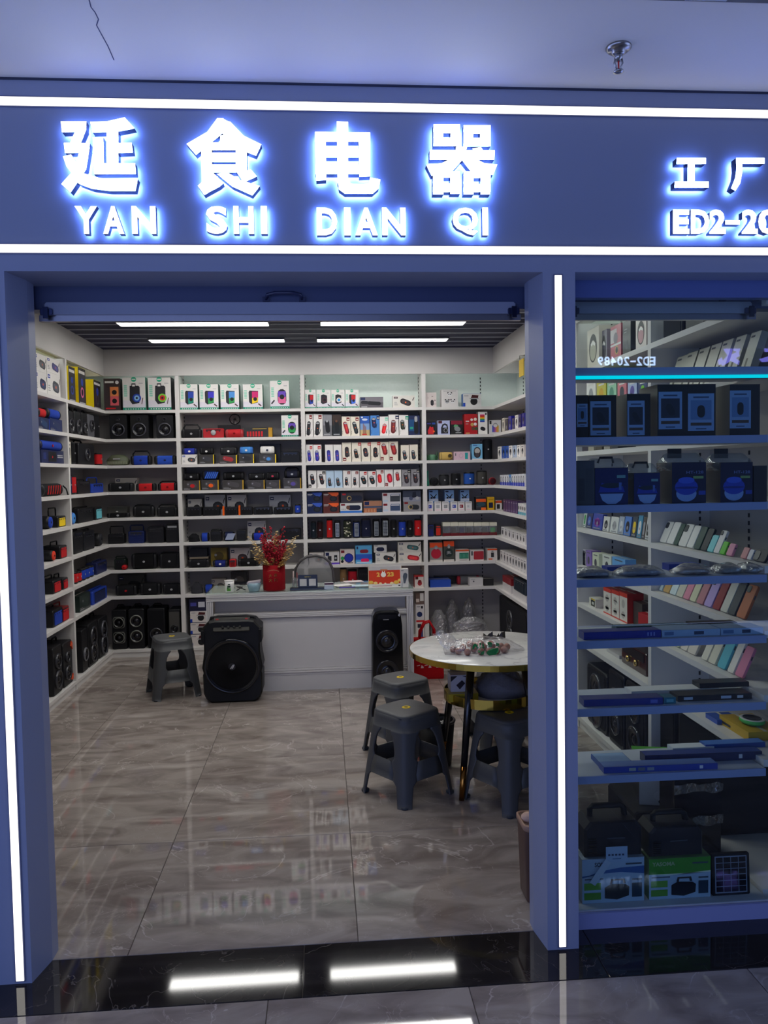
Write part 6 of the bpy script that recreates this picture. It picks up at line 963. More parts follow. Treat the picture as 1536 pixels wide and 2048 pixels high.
def stem(dx, dy, H, kind):
    """one twig: thin stem with berries or round foil leaves along its upper part"""
    m = MB(); P = [Vector((dx*.12, dy*.12, .11)) + Vector((dx*(t**1.3), dy*(t**1.3), (H-.11)*t)) for t in [i/7 for i in range(8)]]; m.tube([tuple(p) for p in P], .0016, 5, '4a1018' if kind == 'b' else 'a08048')
    n = 34 if kind == 'b' else 30
    for i in range(n):
        t = .28+.72*i/(n-1); k = min(6, int(t*7)); p = P[k].lerp(P[k+1], t*7-k); a = q.uniform(0, 2*PI)
        if kind == 'b':
            rr = q.uniform(.005, .024)*(1.15-t*.5); m.ball((p.x+rr*math.cos(a), p.y+rr*math.sin(a), p.z+q.uniform(-.006, .006)), q.uniform(.005, .0075), q.choice(('a81024', '8a0c1e', 'c02038')), 6)
        else:
            rr = .012*(1.2-t*.6)+.006; c = Vector((p.x+rr*math.cos(a*3+i*2.2), p.y+rr*math.sin(a*3+i*2.2), p.z)); s = .0115*(1.15-t*.4); u = Vector((math.cos(i*2.2), math.sin(i*2.2), .25)).normalized(); v = u.cross(Vector((0, 0, 1))).normalized()
            m.add([tuple(c+u*s*math.cos(b)+v*s*math.sin(b)) for b in [2*PI*j/7 for j in range(7)]], [tuple(range(7))], q.choice(('e8c880', 'f4dc9c', 'd0a860')))
    return m.build('berry_twig' if kind == 'b' else 'gold_leaf_twig', 'plastic' if kind == 'b' else 'leaf', vs_)
for i in range(22): a = 2*PI*i/22; stem(.12*math.cos(a)*q.uniform(.4, 1.05), .07*math.sin(a), q.uniform(.3, .41), 'b')
for dx, H in ((-.06, .47), (-.015, .47), (.075, .47)): stem(dx, -.02, H, 'b')
for dx, dy, H in ((-.155, -.02, .40), (-.13, .03, .36), (-.115, -.05, .32), (.02, -.05, .44), (.035, -.04, .42), (.155, -.02, .40), (.135, .02, .37), (.11, -.05, .31), (.0, -.06, .24), (-.09, -.06, .27), (.085, -.07, .24), (-.14, -.03, .30), (-.125, -.06, .25), (.13, -.05, .28), (.145, .0, .33), (.06, -.08, .20), (-.05, -.08, .22), (.012, -.06, .40)): stem(dx, dy, H, 'g')
x, y = on_desk(458, 1185); cp = empty('paper_cup', (x, y+.04, DZ+.0004)); tag(cp, 'white paper cup with green print on the desk corner', 'cup')
MB().lathe([(.001, 0), (.03, 0), (.036, .082), (.034, .082), (.028, .004), (.001, .004)], 24, 'e4e2de').build('cup', 'carton', cp); MB().lathe([(.034, .08), (.038, .082), (.038, .086), (.034, .087)], 24, 'f0eeea', caps=False).build('rim', 'carton', cp)
m = MB()
for a0_, a1_, z0, z1, c in ((-2.1, -1.2, .008, .03, '5aa040'), (-1.95, -1.25, .034, .05, '1a3a24'), (-1.8, -1.3, .054, .062, '24482c'), (-2.0, -1.7, .022, .04, '2a6a34')):
    for i in range(4): b0, b1 = a0_+(a1_-a0_)*i/4, a0_+(a1_-a0_)*(i+1)/4; m.add([((.0304+.073*z)*math.cos(b), (.0304+.073*z)*math.sin(b), z) for b, z in ((b0, z0), (b1, z0), (b1, z1), (b0, z1))], [(0, 1, 2, 3)], c)
m.build('green_print', 'print', cp)
x, y = on_desk(513, 1184); x -= .022; bw = empty('bowl', (x, y+.06, DZ+.0004)); tag(bw, 'pale blue plastic bowl beside the red flower pot', 'bowl')
MB().lathe([(.001, 0), (.036, 0), (.04, .006), (.055, .062), (.052, .062), (.036, .008), (.001, .008)], 28, '8aa8b4').build('bowl', 'gloss', bw)
sp_ = MB().prism(rrect(.1, .014, .006, 2), 0, .09, 'b8b0b8', ch=.002).build('folded_leaflet', 'carton', None, (x+.0, y+.02, DZ+.066), (0, -.12, 0)); tag(sp_, 'folded leaflet lying across the pale blue bowl', 'leaflet')
st = MB().tube([(-.075, -.0, .006), (-.03, 0, .03), (-.075, .03, .03), (-.01, .03, .004)], .004, 6, '3a3436').build('headset_cable', 'rubber', None, (x-.055, y+.06, DZ+.001)); tag(st, 'dark coiled cable lying beside the pale blue bowl', 'cable')
x, y = on_desk(615, 1180); qs = empty('payment_stand', (x, y+.05, DZ+.0004)); tag(qs, 'black payment sign stand with two blank white squares', 'sign stand')
MB().box(-.13, .14, -.03, .03, 0, .012, '141416', ch=.003).build('base', 'gloss', qs); MB().box(-.07, .075, -.004, .004, .012, .107, '101012', ch=.002).build('plate', 'gloss', qs)
m = MB(); [m.plate(rect(a, .024, a+.052, .076), -.0046, 'd0cecc') for a in (-.058, .011)]; [m.plate(rect(-.02+.012*i, .088, -.012+.012*i, .096), -.0046, 'a89a50') for i in range(4)]; m.build('printed_squares', 'print', qs)
x, y = on_desk(590, 1178); pg = empty('pen_holder', (x-.0, y+.115, DZ+.0004)); tag(pg, 'clear pen holder with a brush left of the payment stand', 'pen holder')
m = MB(); [m.lathe([(.013, 0), (.013, .07)], 12, 'w', Matrix.Translation((a, 0, 0))) for a in (-.014, .014)]; m.build('tubes', 'tray', pg); MB().tube([(-.014, 0, .003), (-.014, 0, .12)], .006, 8, 'b8a8a4').build('pen', 'plastic', pg); MB().tube([(.014, 0, .003), (.013, .004, .11)], .005, 8, '6a1c24').build('pen', 'plastic', pg)
x, y = on_desk(658, 1180); ch_ = empty('card_holder', (x, y+.03, DZ+.0004)); tag(ch_, 'holder of white business cards right of the payment stand', 'card holder')
MB().box(-.036, .036, -.012, .02, 0, .03, 'cfd4d8').build('tray', 'tray', ch_); m = MB()
for i in range(5): m.box(-.033, .033, -.006+.004*i, -.004+.004*i, .004, .052, 'e4e0e0')
m.plate(rect(-.033, .036, .033, .048), -.0066, '4a2038'); m.build('cards', 'print', ch_)
pp = None
for i, (px, py, a, c, ds) in enumerate(((686, 1172, .5, 'e0dcd8', 'white paper sheet on the glass desk top'), (707, 1165, .2, 'd8c8c8', 'pale pink leaflet on the glass desk top'), (724, 1174, .02, 'b8ccd4', 'pale blue card in a clear sleeve on the desk'))):
    x, y = on_desk(px, py); o = MB().box(-.075, .075, -.05, .05, 0, .0012, c).build('paper_sheet', 'print', None, (x, y+.05, DZ+.0006+.0016*i), a); tag(o, ds, 'paper')
x, y = on_desk(695, 1180); o = MB().tube([(-.06, 0, .004), (.06, .02, .004)], .004, 8, '4a3a9a').build('pen', 'plastic', None, (x, y+.03, DZ+.0062)); tag(o, 'violet pen lying on the papers of the desk', 'pen')
x, y = on_desk(772, 1177); cal = empty('desk_calendar', (x, y+.05, DZ+.0004), 0); tag(cal, 'red and orange 2023 desk calendar standing on the desk', 'calendar'); W_, H_ = .245, .155
def lean(m_): m_.rotation_euler = (-.22, 0, 0)
o = MB().box(-W_/2-.004, W_/2+.004, 0, .004, 0, H_+.006, 'd8c8a0').build('board', 'carton', cal); lean(o)
o = MB().box(-W_/2, W_/2, .04, .044, 0, H_, 'e0dcd8').build('back_board', 'carton', cal); o.rotation_euler = (.1, 0, 0)
p = PR(W_*1.0, H_); p.r(0, 0, 1, .18, 'e4e0d8'); p.r(.1, .06, .7, .09, 'b0686a'); p.r(.9, .05, .96, .11, '4a4a4e'); p.r(0, .18, 1, .98, 'd83a14'); [p.r(a, .98, a+.04, 1.02, '8a7a70') for a in [.02+.08*i for i in range(12)]]
for a, b, r_, c in ((.06, .26, .12, 'e8b84a'), (.2, .22, .1, 'f0d080'), (.84, .24, .13, 'e8b84a'), (.95, .34, .1, 'f0c860'), (.7, .2, .09, 'f0d8a0'), (.35, .2, .07, 'f0d8a0'), (.5, .19, .05, 'f4e4c0'), (.06, .94, .07, '5a6a30'), (.2, .96, .06, 'f0d0a0'), (.86, .96, .06, 'f0d0a0')): p.e(a, b, r_, c, .7)
p.t('2', .24, .52, .34, .74, 'f0b850', .05); p.t('23', .56, .52, .77, .74, 'f0b850', .05); p.e(.45, .62, .125, 'f4efe4'); p.P(ell(.42*p.w, .755*p.h, .014*p.w, .05*p.h, 10), 'f4efe4'); p.P(ell(.485*p.w, .755*p.h, .014*p.w, .05*p.h, 10), 'f4efe4'); p.r(.36, .86, .58, .89, 'e88a40'); p.r(.4, .82, .54, .84, 'e88a40')
o = p.build('calendar_page', 'print', cal); lean(o)
x, y = on_desk(812, 1176); o = carton(.06, .05, .135, 'd8d4d0', lambda m: (m.P([(a*m.w, b*m.h) for a, b in ((.4, .2), (.3, .6), (.42, .76), (.7, .8), (.88, .7), (.85, .56), (.6, .2))], '5a626c'), m.r(.1, .9, .4, .93, 'gy'), m.P([(a*m.w, b*m.h) for a, b in ((.0, .0), (.3, .34), (.3, 0))], 'b8b8bc'))); o.location = (x-.005, y+.05, DZ+.0004); tag(o, 'white carton of a grey clip speaker beside the calendar', 'carton')
# chair behind the desk
oc = empty('office_chair', (-.085, 6.55, 0)); tag(oc, 'office chair with grey mesh back behind the desk', 'chair')
def hx(px, py): p = onY(px, py, 6.5); return p.x+.085, p.z
out = [hx(*p) for p in ((589, 1190), (588, 1160), (591, 1138), (600, 1122), (614, 1114), (632, 1112), (648, 1115), (659, 1124), (666, 1140), (668, 1162), (668, 1190))]
fr_ = MB(); fr_.tube([(a, -.05+.03*(1-abs(i-5)/5), b) for i, (a, b) in enumerate(out)], .011, 8, '4a4648'); fr_.build('back_frame', 'plastic', oc)
m = MB(); n = len(out); m.add([(a, -.05+.03*(1-abs(i-5)/5), b) for i, (a, b) in enumerate(out)], [tuple(range(n))], 'w'); m.build('mesh_back', 'mesh', oc)
MB().loft([[(a, b+.16, z) for a, b in rrect(.4*k, .36*k, .06*k, 4)] for z, k in ((.40, .92), (.41, 1), (.45, 1), (.46, .95))], '2a2a2e').build('seat', 'cloth', oc); MB().tube([(0, .16, .06), (0, .16, .4)], .025, 10, 'lg').build('stem', 'metal', oc)
m = MB(); [m.tube([(0, .16, .07), (.24*math.cos(a), .16+.24*math.sin(a), .05)], .016, 6, '1c1c20') for a in [2*PI*i/5 for i in range(5)]]; [m.ball((.24*math.cos(a), .16+.24*math.sin(a), .025), .025, '1c1c20', 8) for a in [2*PI*i/5 for i in range(5)]]; m.build('star_base', 'plastic', oc); MB().tube([(0, -.02, .7), (0, .02, .5), (0, .1, .42)], .014, 6, '2a2a2e').build('back_support', 'plastic', oc)

# ================================================================== the two party speakers before the desk
PX, PY = -.665, 5.645
ps = empty('party_speaker', (PX, PY, 0)); tag(ps, 'big black trolley party speaker with one huge woofer before the desk', 'speaker')
prof = [(-.15, 0), (.15, 0), (.19, .03), (.206, .07), (.208, .2), (.203, .215), (.212, .25), (.2, .33), (.196, .36), (.196, .42), (.206, .425), (.208, .53), (.186, .55), (.16, .578), (.12, .585), (-.12, .585), (-.16, .578), (-.186, .55), (-.208, .53), (-.206, .425), (-.196, .42), (-.196, .36), (-.2, .33), (-.212, .25), (-.203, .215), (-.208, .2), (-.206, .07), (-.19, .03)]
MB().prism(prof, .012, .225, '111112', ch=.012).build('body', 'plastic', ps)
m = MB(); Q = Matrix.Translation((0, .012, .262)) @ Matrix.Rotation(PI/2, 4, 'X'); m.lathe([(.196, -.004), (.196, .016), (.186, .022), (.178, .016), (.168, .012)], 48, '0e0e12', Q, caps=False); m.build('grille_ring', 'gloss', ps)
m = MB(); m.lathe([(.17, .010), (.15, .014), (.11, .012), (.1, .016), (.04, .018), (.038, .024), (.001, .026)], 40, '0c0c10', Q, caps=False); m.build('woofer_grille', 'fabric', ps)
m = MB(); [m.prism([(-.014+.012*i, .248), (-.006+.012*i, .248), (.012+.008*i, .276), (.006+.006*i, .276)], -.0165, -.013, 'b8b8bc') for i in range(2)]; m.prism(ell(0, .262, .025, .025, 20), -.0150, -.012, '08080a'); m.build('badge', 'gloss', ps)
cpn = MB().box(-.128, .128, -.004, .008, -.055, .055, '26241f', ch=.006).build('control_panel', 'plastic', ps, (0, .03, .555), (-.62, 0, 0))
m = MB(); m.box(-.07, .07, -.006, -.003, -.012, .026, '14161c'); [m.prism(ell(-.06+.04*i, -.026, .009, .009, 10), -.014, -.003, '0c0c0e') for i in range(4)]; m.prism(rect(-.112, .02, -.092, .042), -.007, -.003, '8a2a2a').prism(rect(.094, .02, .112, .042), -.007, -.003, '9a2a2e'); m.build('buttons', 'gloss', cpn)
MB().tube([(-.17, .1, .54), (-.15, .1, .592), (-.1, .1, .6), (.1, .1, .6), (.15, .1, .592), (.17, .1, .54)], .011, 8, '1a1a1e').build('handle', 'plastic', ps)
for s in (-1, 1):
    MB().box(s*.2-.012, s*.2+.012, -.0, .12, .43, .52, '0e0e12', ch=.006).build('corner_guard', 'rubber', ps); MB().lathe([(.001, -.012), (.03, -.012), (.03, .012), (.001, .012)], 16, '101012', Matrix.Translation((s*.16, .205, .03)) @ Matrix.Rotation(PI/2, 4, 'Y')).build('wheel', 'rubber', ps)
tw = empty('tower_speaker', (.442, 5.712, 0)); tag(tw, 'tall glossy black tower speaker with two woofers before the desk', 'speaker')
prof = [(-.112, .0), (.112, .0), (.116, .02), (.108, .5), (.1, .57), (.082, .602), (.05, .612), (-.05, .612), (-.085, .602), (-.104, .57), (-.112, .5), (-.118, .02)]
MB().prism(prof, .0, .165, '0e0e12', ch=.014).build('body', 'gloss', tw)
for z in (.39, .17):
    m = MB(); woofer(m, -.005, z, .082, -.004, '1a1a20', '101014'); m.build('woofer', 'gloss', tw)
MB().prism([(-.07, .55), (.07, .55), (.06, .58), (-.06, .58)], -.004, .004, '1c1c24').build('control_panel', 'gloss', tw); MB().prism(rect(-.03, .545, .01, .55), -.006, .002, '8a8a90').build('badge', 'gloss', tw); MB().prism([(.078, .575), (.088, .565), (.094, .58), (.086, .588)], -.003, .01, 'b8b8c0').build('side_light', 'gloss', tw)

# ================================================================== display shelves in the window
WX0, WX1, WYF, WYB = .842, 1.548, 2.692, 2.935
WZ = [(1.947, 'top'), (1.711, 'second'), (1.477, 'third'), (1.221, 'fourth'), (1.006, 'fifth'), (.768, 'sixth'), (.529, 'seventh')]
du = empty('window_shelf_unit', ((WX0+WX1)/2, WYF, 0)); tag(du, 'open display shelf unit of boards with painted blue-lit edges behind the window glass', 'shelf unit'); hw = (WX1-WX0)/2
for z, _ in WZ:
    o = MB().box(-hw, hw, .0, WYB-WYF, -.024, 0, 'b4bac6').build('shelf', 'panel', du, (0, 0, z)); MB().box(-hw, hw, -.006, .0, -.026, .001, '8898c4').build('blue_lit_edge', 'panel', o)  # blue light falling on the board edges is put into their colour
cy = empty('light_strip', (WX0+hw, WYF-.004, 1.909)); tag(cy, 'cyan light strip under the top window shelf', 'light strip'); MB().box(-hw, hw, -.006, .0, 0, .011, 'w').build('diffuser', 'cyan', cy); MB().box(-hw, hw, .0, .006, -.002, .013, '2a3860').build('channel', 'panel', cy)
def wput(o, x0, x1, row, st=.02, rz=0, dz=0): p0, p1 = onY(x0, 950, WYF+st), onY(x1, 950, WYF+st); z = WZ[row][0] if row < 7 else .06; o.location = ((p0.x+p1.x)/2, WYF+st, z+.0008+dz); o.rotation_euler.z = rz; return o
def wsz(x0, x1, yt, row, st=.02): z = WZ[row][0] if row < 7 else .06; a = onY(x0, 950, WYF+st).x; b = onY(x1, 950, WYF+st).x; return b-a, onY((x0+x1)/2, yt, WYF+st).z-z
def wreg(o, desc, cat, row, x): return reg(o, desc, cat, None, f"{WZ[row][1]} window shelf" if row < 7 else 'window floor', x)
def sheet(m, x0, y0, x1, y1, fig):
    m.r(x0, y0, x1, y1, '7c9ac4'); w_ = x1-x0; h_ = y1-y0; m.r(x0+.2*w_, y1-.12*h_, x1-.2*w_, y1-.08*h_, '3a4a6a'); m.r(x0+.1*w_, y0+.3*h_, x1-.1*w_, y1-.18*h_, '5a7aa8' if fig != 'd' else '2a3040'); m.P(caps((x0+.5*w_)*m.w, (y0+.52*h_)*m.h, .34*h_*m.h, .3*w_*m.w, .5 if fig == 'd' else 0), '22262e'); m.r(x0+.1*w_, y0+.14*h_, x1-.1*w_, y0+.22*h_, '4a3c34'); m.r(x0+.3*w_, y0+.04*h_, x1-.3*w_, y0+.07*h_, '3a4a6a')
for x0, x1, yt, sh, n, d in ((1152, 1177, 791, ((.1, .25, .95, .8, 'p'),), 'dark carton at the pillar with a pale blue table sheet', .1), (1179, 1233, 791, ((.04, .05, .8, .86, 'd'),), 'dark carton with a sheet picturing a black device', .12), (1254, 1301, 788, ((.02, .04, .75, .84, 'd'),), 'brown carton with dark device sheet and side pictures', .14), (1315, 1431, 769, ((.02, .14, .42, .86, 'd'), (.52, .1, .97, .82, 'p')), 'wide dark carton with two pale blue picture sheets', .16), (1459, 1519, 769, ((.0, .14, .7, .88, 'p'),), 'tall brown carton with a blue phone sheet', .16)):
    w_, h_ = wsz(x0, x1, yt, 1); o = carton(w_, d, h_, '231f22', lambda m: [sheet(m, *q) for q in sh], side='6a5a50'); wput(o, x0, x1, 1); wreg(o, n, 'carton', 1, x0)
def kettle(m, c='3a6ac0'):
    m.r(0, 0, 1, 1, '142058'); m.P([(a*m.w, b*m.h) for a, b in ((.14, .3), (.86, .3), (.78, .12), (.62, .02), (.38, .02), (.22, .12))], '8aa8d8'); m.P([(a*m.w, b*m.h) for a, b in ((.1, .34), (.2, .6), (.5, .5), (.8, .6), (.9, .34))], '2238a0'); m.P(ell(.5*m.w, .52*m.h, .34*m.w, .07*m.h, 16), '1a2a3a'); m.r(.66, .72, .92, .8, '6a9aa0'); m.r(.72, .4, .8, .6, '4a6ab0')
def cup128(m):
    m.r(0, 0, 1, 1, '161a3a'); m.P(ell(.42*m.w, .24*m.h, .3*m.w, .2*m.h, 18), '7a9ad0'); m.P(ell(.42*m.w, .4*m.h, .34*m.w, .2*m.h, 18), '2440b0'); m.P(ell(.42*m.w, .56*m.h, .24*m.w, .08*m.h, 16), '3a5ad0'); m.P(ell(.42*m.w, .38*m.h, .34*m.w, .03*m.h, 16), '1a2c80'); m.t('HT-128', .42, .72, .92, .79, '6a7ab0', .01); m.r(.62, .6, .92, .66, '7a9a60'); m.r(.78, .2, .98, .3, '2a40a0')
for x0, x1, yt, c, prn, n, tall in ((1153, 1189, 922, '4a4c54', lambda m: (m.r(.1, .1, .45, .6, '3a3c44'), m.r(.5, .1, .92, .82, '44464e')), 'clear-topped grey carton by the pillar', 0), (1190, 1256, 936, '142058', kettle, 'blue carton of a wide blue bowl', 1), (1268, 1320, 946, '142058', kettle, 'smaller blue carton of a blue bowl', 1), (1344, 1412, 925, '161a3a', cup128, 'navy carton of a stacked blue cup, brown side', 1), (1441, 1505, 925, '161a3a', cup128, 'navy carton of a stacked blue cup near the wall', 1), (1508, 1534, 932, '24222a', None, 'dark carton at the wall end', 0)):
    w_, h_ = wsz(x0, x1, yt, 2); o = carton(w_, .13, h_, c, prn, side='2a2428'); wput(o, x0, x1, 2); wreg(o, n, 'carton', 2, x0)
    if tall:
        MB().loft([[(a*k, .065+b*k2, z) for a, b in rrect(w_*1.02, .13, .01, 2)] for z, k, k2 in ((h_*.8, 1, 1), (h_+.004, 1, 1), (h_+.03, .86, .4), (h_+.034, .8, .2))], 'w').build('film_bag', 'tray', o)
        if x0 < 1300: MB().tube([(-.028, .06, h_+.018), (-.022, .055, h_+.036), (.022, .055, h_+.036), (.028, .06, h_+.018)], .0045, 6, '16161a').build('handle', 'plastic', o)
        else: MB().box(-.05, .0, .06, .064, h_+.016, h_+.05, '16161a').build('hang_tab', 'plastic', o)
# wrapped pads and trays on the fourth shelf
def pad(w, h, d, seed, c):
    q = random.Random(seed); rings = []
    for j in range(8):
        v = j/7; k = math.sin(PI*(v*.92+.04))**.45; rings.append([(w*(v-.5)+q.uniform(-.006, .006), d/2+d/2*k*math.cos(a)*(1+q.uniform(-.12, .12)), max(.001, h*.45*k+h*.5*k*math.sin(a)*(1+q.uniform(-.3, .3)))) for a in [2*PI*i/16 for i in range(16)]])
    t = MB().loft(rings, 'w').build('wrapped_pad', 'wrap'); MB().loft([[(a*k, d/2+b*k, z) for a, b in rrect(w*.78, d*.7, .02, 3)] for z, k in ((.002, .9), (h*.3, 1), (h*.55, .8))], c).build('pad', 'plastic', t); return t
for i, (x0, x1, c, n) in enumerate(((1154, 1236, '1a2a58', 'film-wrapped navy pad at the pillar'), (1242, 1342, '2a3560', 'film-wrapped black and silver pad'), (1362, 1438, '8a7468', 'film-wrapped beige pad'), (1446, 1500, '1c1c20', 'film-wrapped black pad near the wall'), (1502, 1536, '5a5c66', 'film-wrapped silver pad at the wall'))):
    w_, _ = wsz(x0, x1, 1130, 3); o = pad(w_, .036, .13, 30+i, c); wput(o, x0, x1, 3, .015); wreg(o, n, 'pad', 3, x0)
def flat(x0, x1, row, st, h, d, c, desc, name='flat_box', rz=0, dz=0, cat='box', top=None, marks=None, end=None):
    w_, _ = wsz(x0, x1, 1000, row, st); m = MB(); m.box(-w_/2, w_/2, 0, d, 0, h, c); o = m.build(name, 'carton')
    p = MB(); p.add([(-w_/2+.002, .002, h+.0004), (w_/2-.002, .002, h+.0004), (w_/2-.002, d-.002, h+.0004), (-w_/2+.002, d-.002, h+.0004)], [(0, 1, 2, 3)], top or c)
    for a0_, a1_, cc in marks or (): p.plate(rect(-w_/2+a0_*w_, h*.25, -w_/2+a1_*w_, h*.75), -.0006, cc)
    if end: p.add([(w_/2+.0005, .0, 0), (w_/2+.0005, d, 0), (w_/2+.0005, d, h), (w_/2+.0005, 0, h)], [(0, 1, 2, 3)], end)
    p.build('printed_faces', 'print', o); wput(o, x0, x1, row, st, rz, dz); wreg(o, desc, cat, row, x0+st*100); return o
flat(1214, 1295, 3, .17, .02, .06, '1c3a9a', 'blue tray behind the navy pad', cat='tray'); flat(1338, 1400, 3, .17, .024, .06, '1c3a9a', 'blue tray behind the beige pad', cat='tray')
flat(1166, 1322, 4, .02, .026, .06, '14268a', 'long deep-blue box with dotted end', marks=((.82, .84, '6a7ac0'), (.86, .88, '6a7ac0'), (.9, .92, '6a7ac0'))); flat(1324, 1441, 4, .02, .024, .09, '8aa8c8', 'pale blue flat box with dark print', marks=((.04, .2, '4a6a94'), (.55, .72, '2a3a5a')), top='9ab4d0'); flat(1443, 1528, 4, .02, .024, .09, '8aa8c8', 'second pale blue flat box by the wall', marks=((.05, .3, '4a6a94'), (.5, .7, '2a3a5a')), top='9ab4d0')
flat(1232, 1378, 4, .125, .02, .05, '1a4450', 'long teal box with small windows behind', marks=((.25, .5, '0c2028'), (.65, .9, '0c2028'))); flat(1384, 1476, 4, .125, .024, .05, '14161c', 'black box with white symbols behind', marks=((.02, .14, 'd0d0d4'), (.22, .4, '4a6a94')))
flat(1166, 1325, 5, .02, .024, .06, '162a80', 'long dark blue box by the pillar', marks=((.84, .93, '5a6ac0'),), rz=-.03, end='1a4450'); flat(1328, 1352, 5, .02, .022, .05, '1a6a80', 'short teal box end', marks=((.2, .8, '5aa0b0'),)); flat(1356, 1506, 5, .04, .02, .07, '16181f', 'long black box with two pale windows', marks=((.08, .2, 'a8b8cc'), (.58, .72, 'a8b8cc'), (.8, .88, 'c8ccd0'))); flat(1262, 1440, 5, .14, .014, .07, 'c8c8cc', 'long white flat box behind', top='d4d4d6'); flat(1400, 1500, 5, .145, .018, .06, '22262e', 'dark grey flat box on the white one', dz=.0148)
flat(1196, 1262, 6, .075, .018, .09, '24509a', 'pale-topped blue folder by the pillar', top='8aaad0'); flat(1206, 1436, 6, .012, .022, .055, '1c3c9c', 'long blue box with small pictures and a round mark', marks=((.22, .28, '8a9a98'), (.3, .36, '5a6a78'), (.38, .44, '7a8a98'), (.84, .87, 'd0d4dc')), top='6a8ac8', rz=-.02); flat(1290, 1526, 6, .085, .03, .05, '162454', 'long navy box with a round mark behind', marks=((.8, .83, 'd0d4dc'),), top='2a4a9a', rz=-.02); flat(1346, 1430, 6, .15, .03, .05, 'c8d0d8', 'white-topped box with lettering', top='d8dce0', marks=((.2, .6, '4a5a7a'),)); flat(1412, 1534, 6, .155, .036, .05, '2450a0', 'bright blue box at the back by the wall', top='4a7ac8')
# window floor
def pr_power(m, band, txt, tc):
    m.r(0, 0, 1, 1, '9ab4cc'); m.P([(a*m.w, b*m.h) for a, b in ((0, .62), (.3, .66), (.62, .68), (1, .62), (1, .8), (.6, .78), (.3, .72), (0, .58))], band) if band != 'G' else (m.r(0, .62, 1, 1, '3a8a2a'), m.P([(a*m.w, b*m.h) for a, b in ((0, .62), (.3, .58), (1, .66), (1, .62))], 'cfe0d0'))
    m.t(txt, .05 if band == 'G' else .2, .82, .42, .92, tc, .03); m.r(.7, .84, .96, .88, '3a4a5a'); m.r(.04, .53, .34, .56, '4a5a6a')
    m.r(.03, .3, .3, .46, '6aa048'); m.r(.03, .08, .3, .24, '5a9038'); m.P([(a*m.w, b*m.h) for a, b in ((.36, .1), (.36, .34), (.46, .42), (.7, .4), (.76, .34), (.75, .14), (.56, .06))], '22242c'); m.P([(a*m.w, b*m.h) for a, b in ((.44, .42), (.46, .53), (.68, .53), (.7, .42), (.66, .42), (.65, .49), (.49, .49), (.48, .42))], '22242c'); m.r(.8, .1, .96, .42, '2a3a4c'); m.r(.8, .48, .96, .52, '3a4a5a')
w_, h_ = wsz(1160, 1287, 1717, 7); o = carton(w_, .15, h_, 'a8bccc', lambda m: pr_power(m, '2a5a9a', 'SOMA', '2a3440'), side='8a98a8'); wput(o, 1160, 1287, 7, .02); wreg(o, 'white and blue carton of a solar generator by the pillar', 'carton', 7, 1160); HB1 = h_
w_, h_ = wsz(1297, 1423, 1716, 7); o = carton(w_, .15, h_, 'a8bccc', lambda m: pr_power(m, 'G', 'YASOMA', '9ab08a'), side='5a7a50'); wput(o, 1297, 1423, 7, .02); wreg(o, 'white and green carton of a solar generator', 'carton', 7, 1297); HB2 = h_
def generator(w, h, d=.12):
    t = empty('solar_generator'); MB().prism([(-w/2, 0), (w/2, 0), (w/2, h*.62), (w*.4, h*.78), (-w*.4, h*.78), (-w/2, h*.62)], 0, d, '1c1e26', ch=.008).build('body', 'plastic', t)
    MB().tube([(-w*.32, d/2, h*.74), (-w*.32, d/2, h*.93), (-w*.27, d/2, h), (w*.22, d/2, h), (w*.28, d/2, h*.93), (w*.3, d/2, h*.74)], .011, 8, '14161c').build('handle', 'rubber', t)
    m = MB(); m.prism(rect(-w*.12, h*.4, w*.2, h*.43), -.002, .002, '4a4e5a'); [m.box(-w*.44, -w*.3, -.003, .002, h*.1+h*.05*i, h*.12+h*.05*i, '0e0f14') for i in range(7)]; m.build('front_details', 'gloss', t); return t
for x0, x1, yt, hb, n in ((1166, 1283, 1625, HB1, 'larger black solar generator on the blue carton'), (1299, 1408, 1638, HB2, 'lower black solar generator on the green carton')):
    w_, h_ = wsz(x0, x1, yt, 7, .03); o = generator(w_, h_-hb); wput(o, x0, x1, 7, .03, 0, hb+.001); wreg(o, n, 'power station', 7, x0)
w_, _ = wsz(1209, 1253, 1688, 7); o = MB().box(-w_/2, w_/2, 0, .0012, 0, .056, '9ab4d0').build('price_card', 'print'); p = PR(w_, .056); [p.r(.1+.16*i, .42, .2+.16*i, .54, '2a3a5a') for i in range(5)]; p.r(.3, .2, .7, .26, '5a7a9a'); p.build('icons', 'print', o); wput(o, 1209, 1253, 7, .0145, 0, HB1-.012); wreg(o, 'pale blue card with small icons before the larger generator', 'card', 7, 1209)
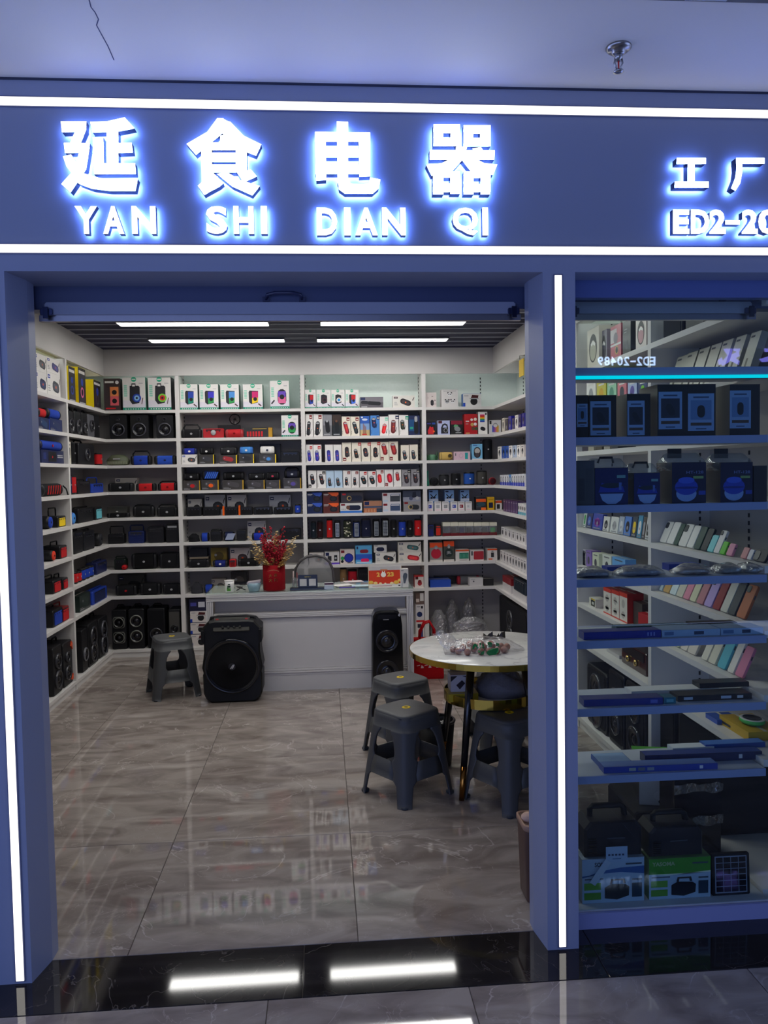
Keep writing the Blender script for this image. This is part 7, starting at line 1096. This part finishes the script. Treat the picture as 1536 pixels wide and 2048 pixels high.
o = MB().box(-.012, .012, 0, .0014, 0, .1, 'a8bcd0').build('paper_strip', 'print'); wput(o, 1172, 1190, 7, .010, 0, .075); o.rotation_euler = (0, .62, 0); wreg(o, 'slanted paper strip before the blue generator carton', 'paper', 7, 1170)
w_, h_ = wsz(1427, 1505, 1709, 7); t = empty('solar_charger'); MB().box(-w_/2, w_/2, 0, .016, 0, h_, '16161c', ch=.004).build('frame', 'plastic', t); m = MB(); m.plate(rect(-w_*.42, h_*.06, w_*.42, h_*.94), -.0006, '8a94a8')
for i in range(4):
    for j in range(6): a = -w_*.4+.8*w_*i/4; b = h_*.08+.84*h_*j/6; m.plate(rect(a+.0012, b+.0012, a+.8*w_/4-.0012, b+.84*h_/6-.0012), -.0012, '12141f')
m.build('cells', 'gloss', t); wput(t, 1427, 1505, 7, .02); t.rotation_euler.x = -.06; wreg(t, 'black solar panel with fine grid standing by the cartons', 'panel', 7, 1427)
# bigger goods on the floor just behind the display
o = carton(.17, .26, .165, 'b8b8bc', lambda m: (m.e(.5, .1, .04, '26262a'), m.P(ell(.5*m.w, .26*m.h, .16*m.w, .12*m.h, 14), 'c4c4c8')), side='242024', lid='4a9a2a'); x = 1.40; o.location = (x, 3.24, .17); o.rotation_euler.z = -.25; reg(o, 'white and green carton standing on a black case', 'carton', None, 'window floor', 1330)
PC = empty('speaker_case', (x, 3.21, .0)); tag(PC, 'black case under the white and green carton behind the window', 'case'); MB().box(-.13, .13, -.02, .3, 0, .169, '17171c', ch=.01).build('body', 'plastic', PC); MB().tube([(-.05, -.022, .1), (-.05, -.04, .1), (.05, -.04, .1), (.05, -.022, .1)], .007, 6, '101014').build('handle', 'rubber', PC)
PC = empty('speaker_case', (1.455, 2.985, .0)); tag(PC, 'tall black trolley case wrapped in film behind the window floor', 'case'); MB().box(-.11, .085, 0, .14, 0, .42, '131318', ch=.012).build('body', 'gloss', PC); m = MB(); q = random.Random(3)
for z in (.2, .33): m.loft([[(-.112+.2*i/8, -.004-q.uniform(0, .008), z+b+q.uniform(-.006, .006)) for b in (0, .035)] for i in range(9)], 'd8d8dc', caps=False)
m.build('torn_film', 'wrap', PC)
finish_labels()
bpy.context.view_layer.update()
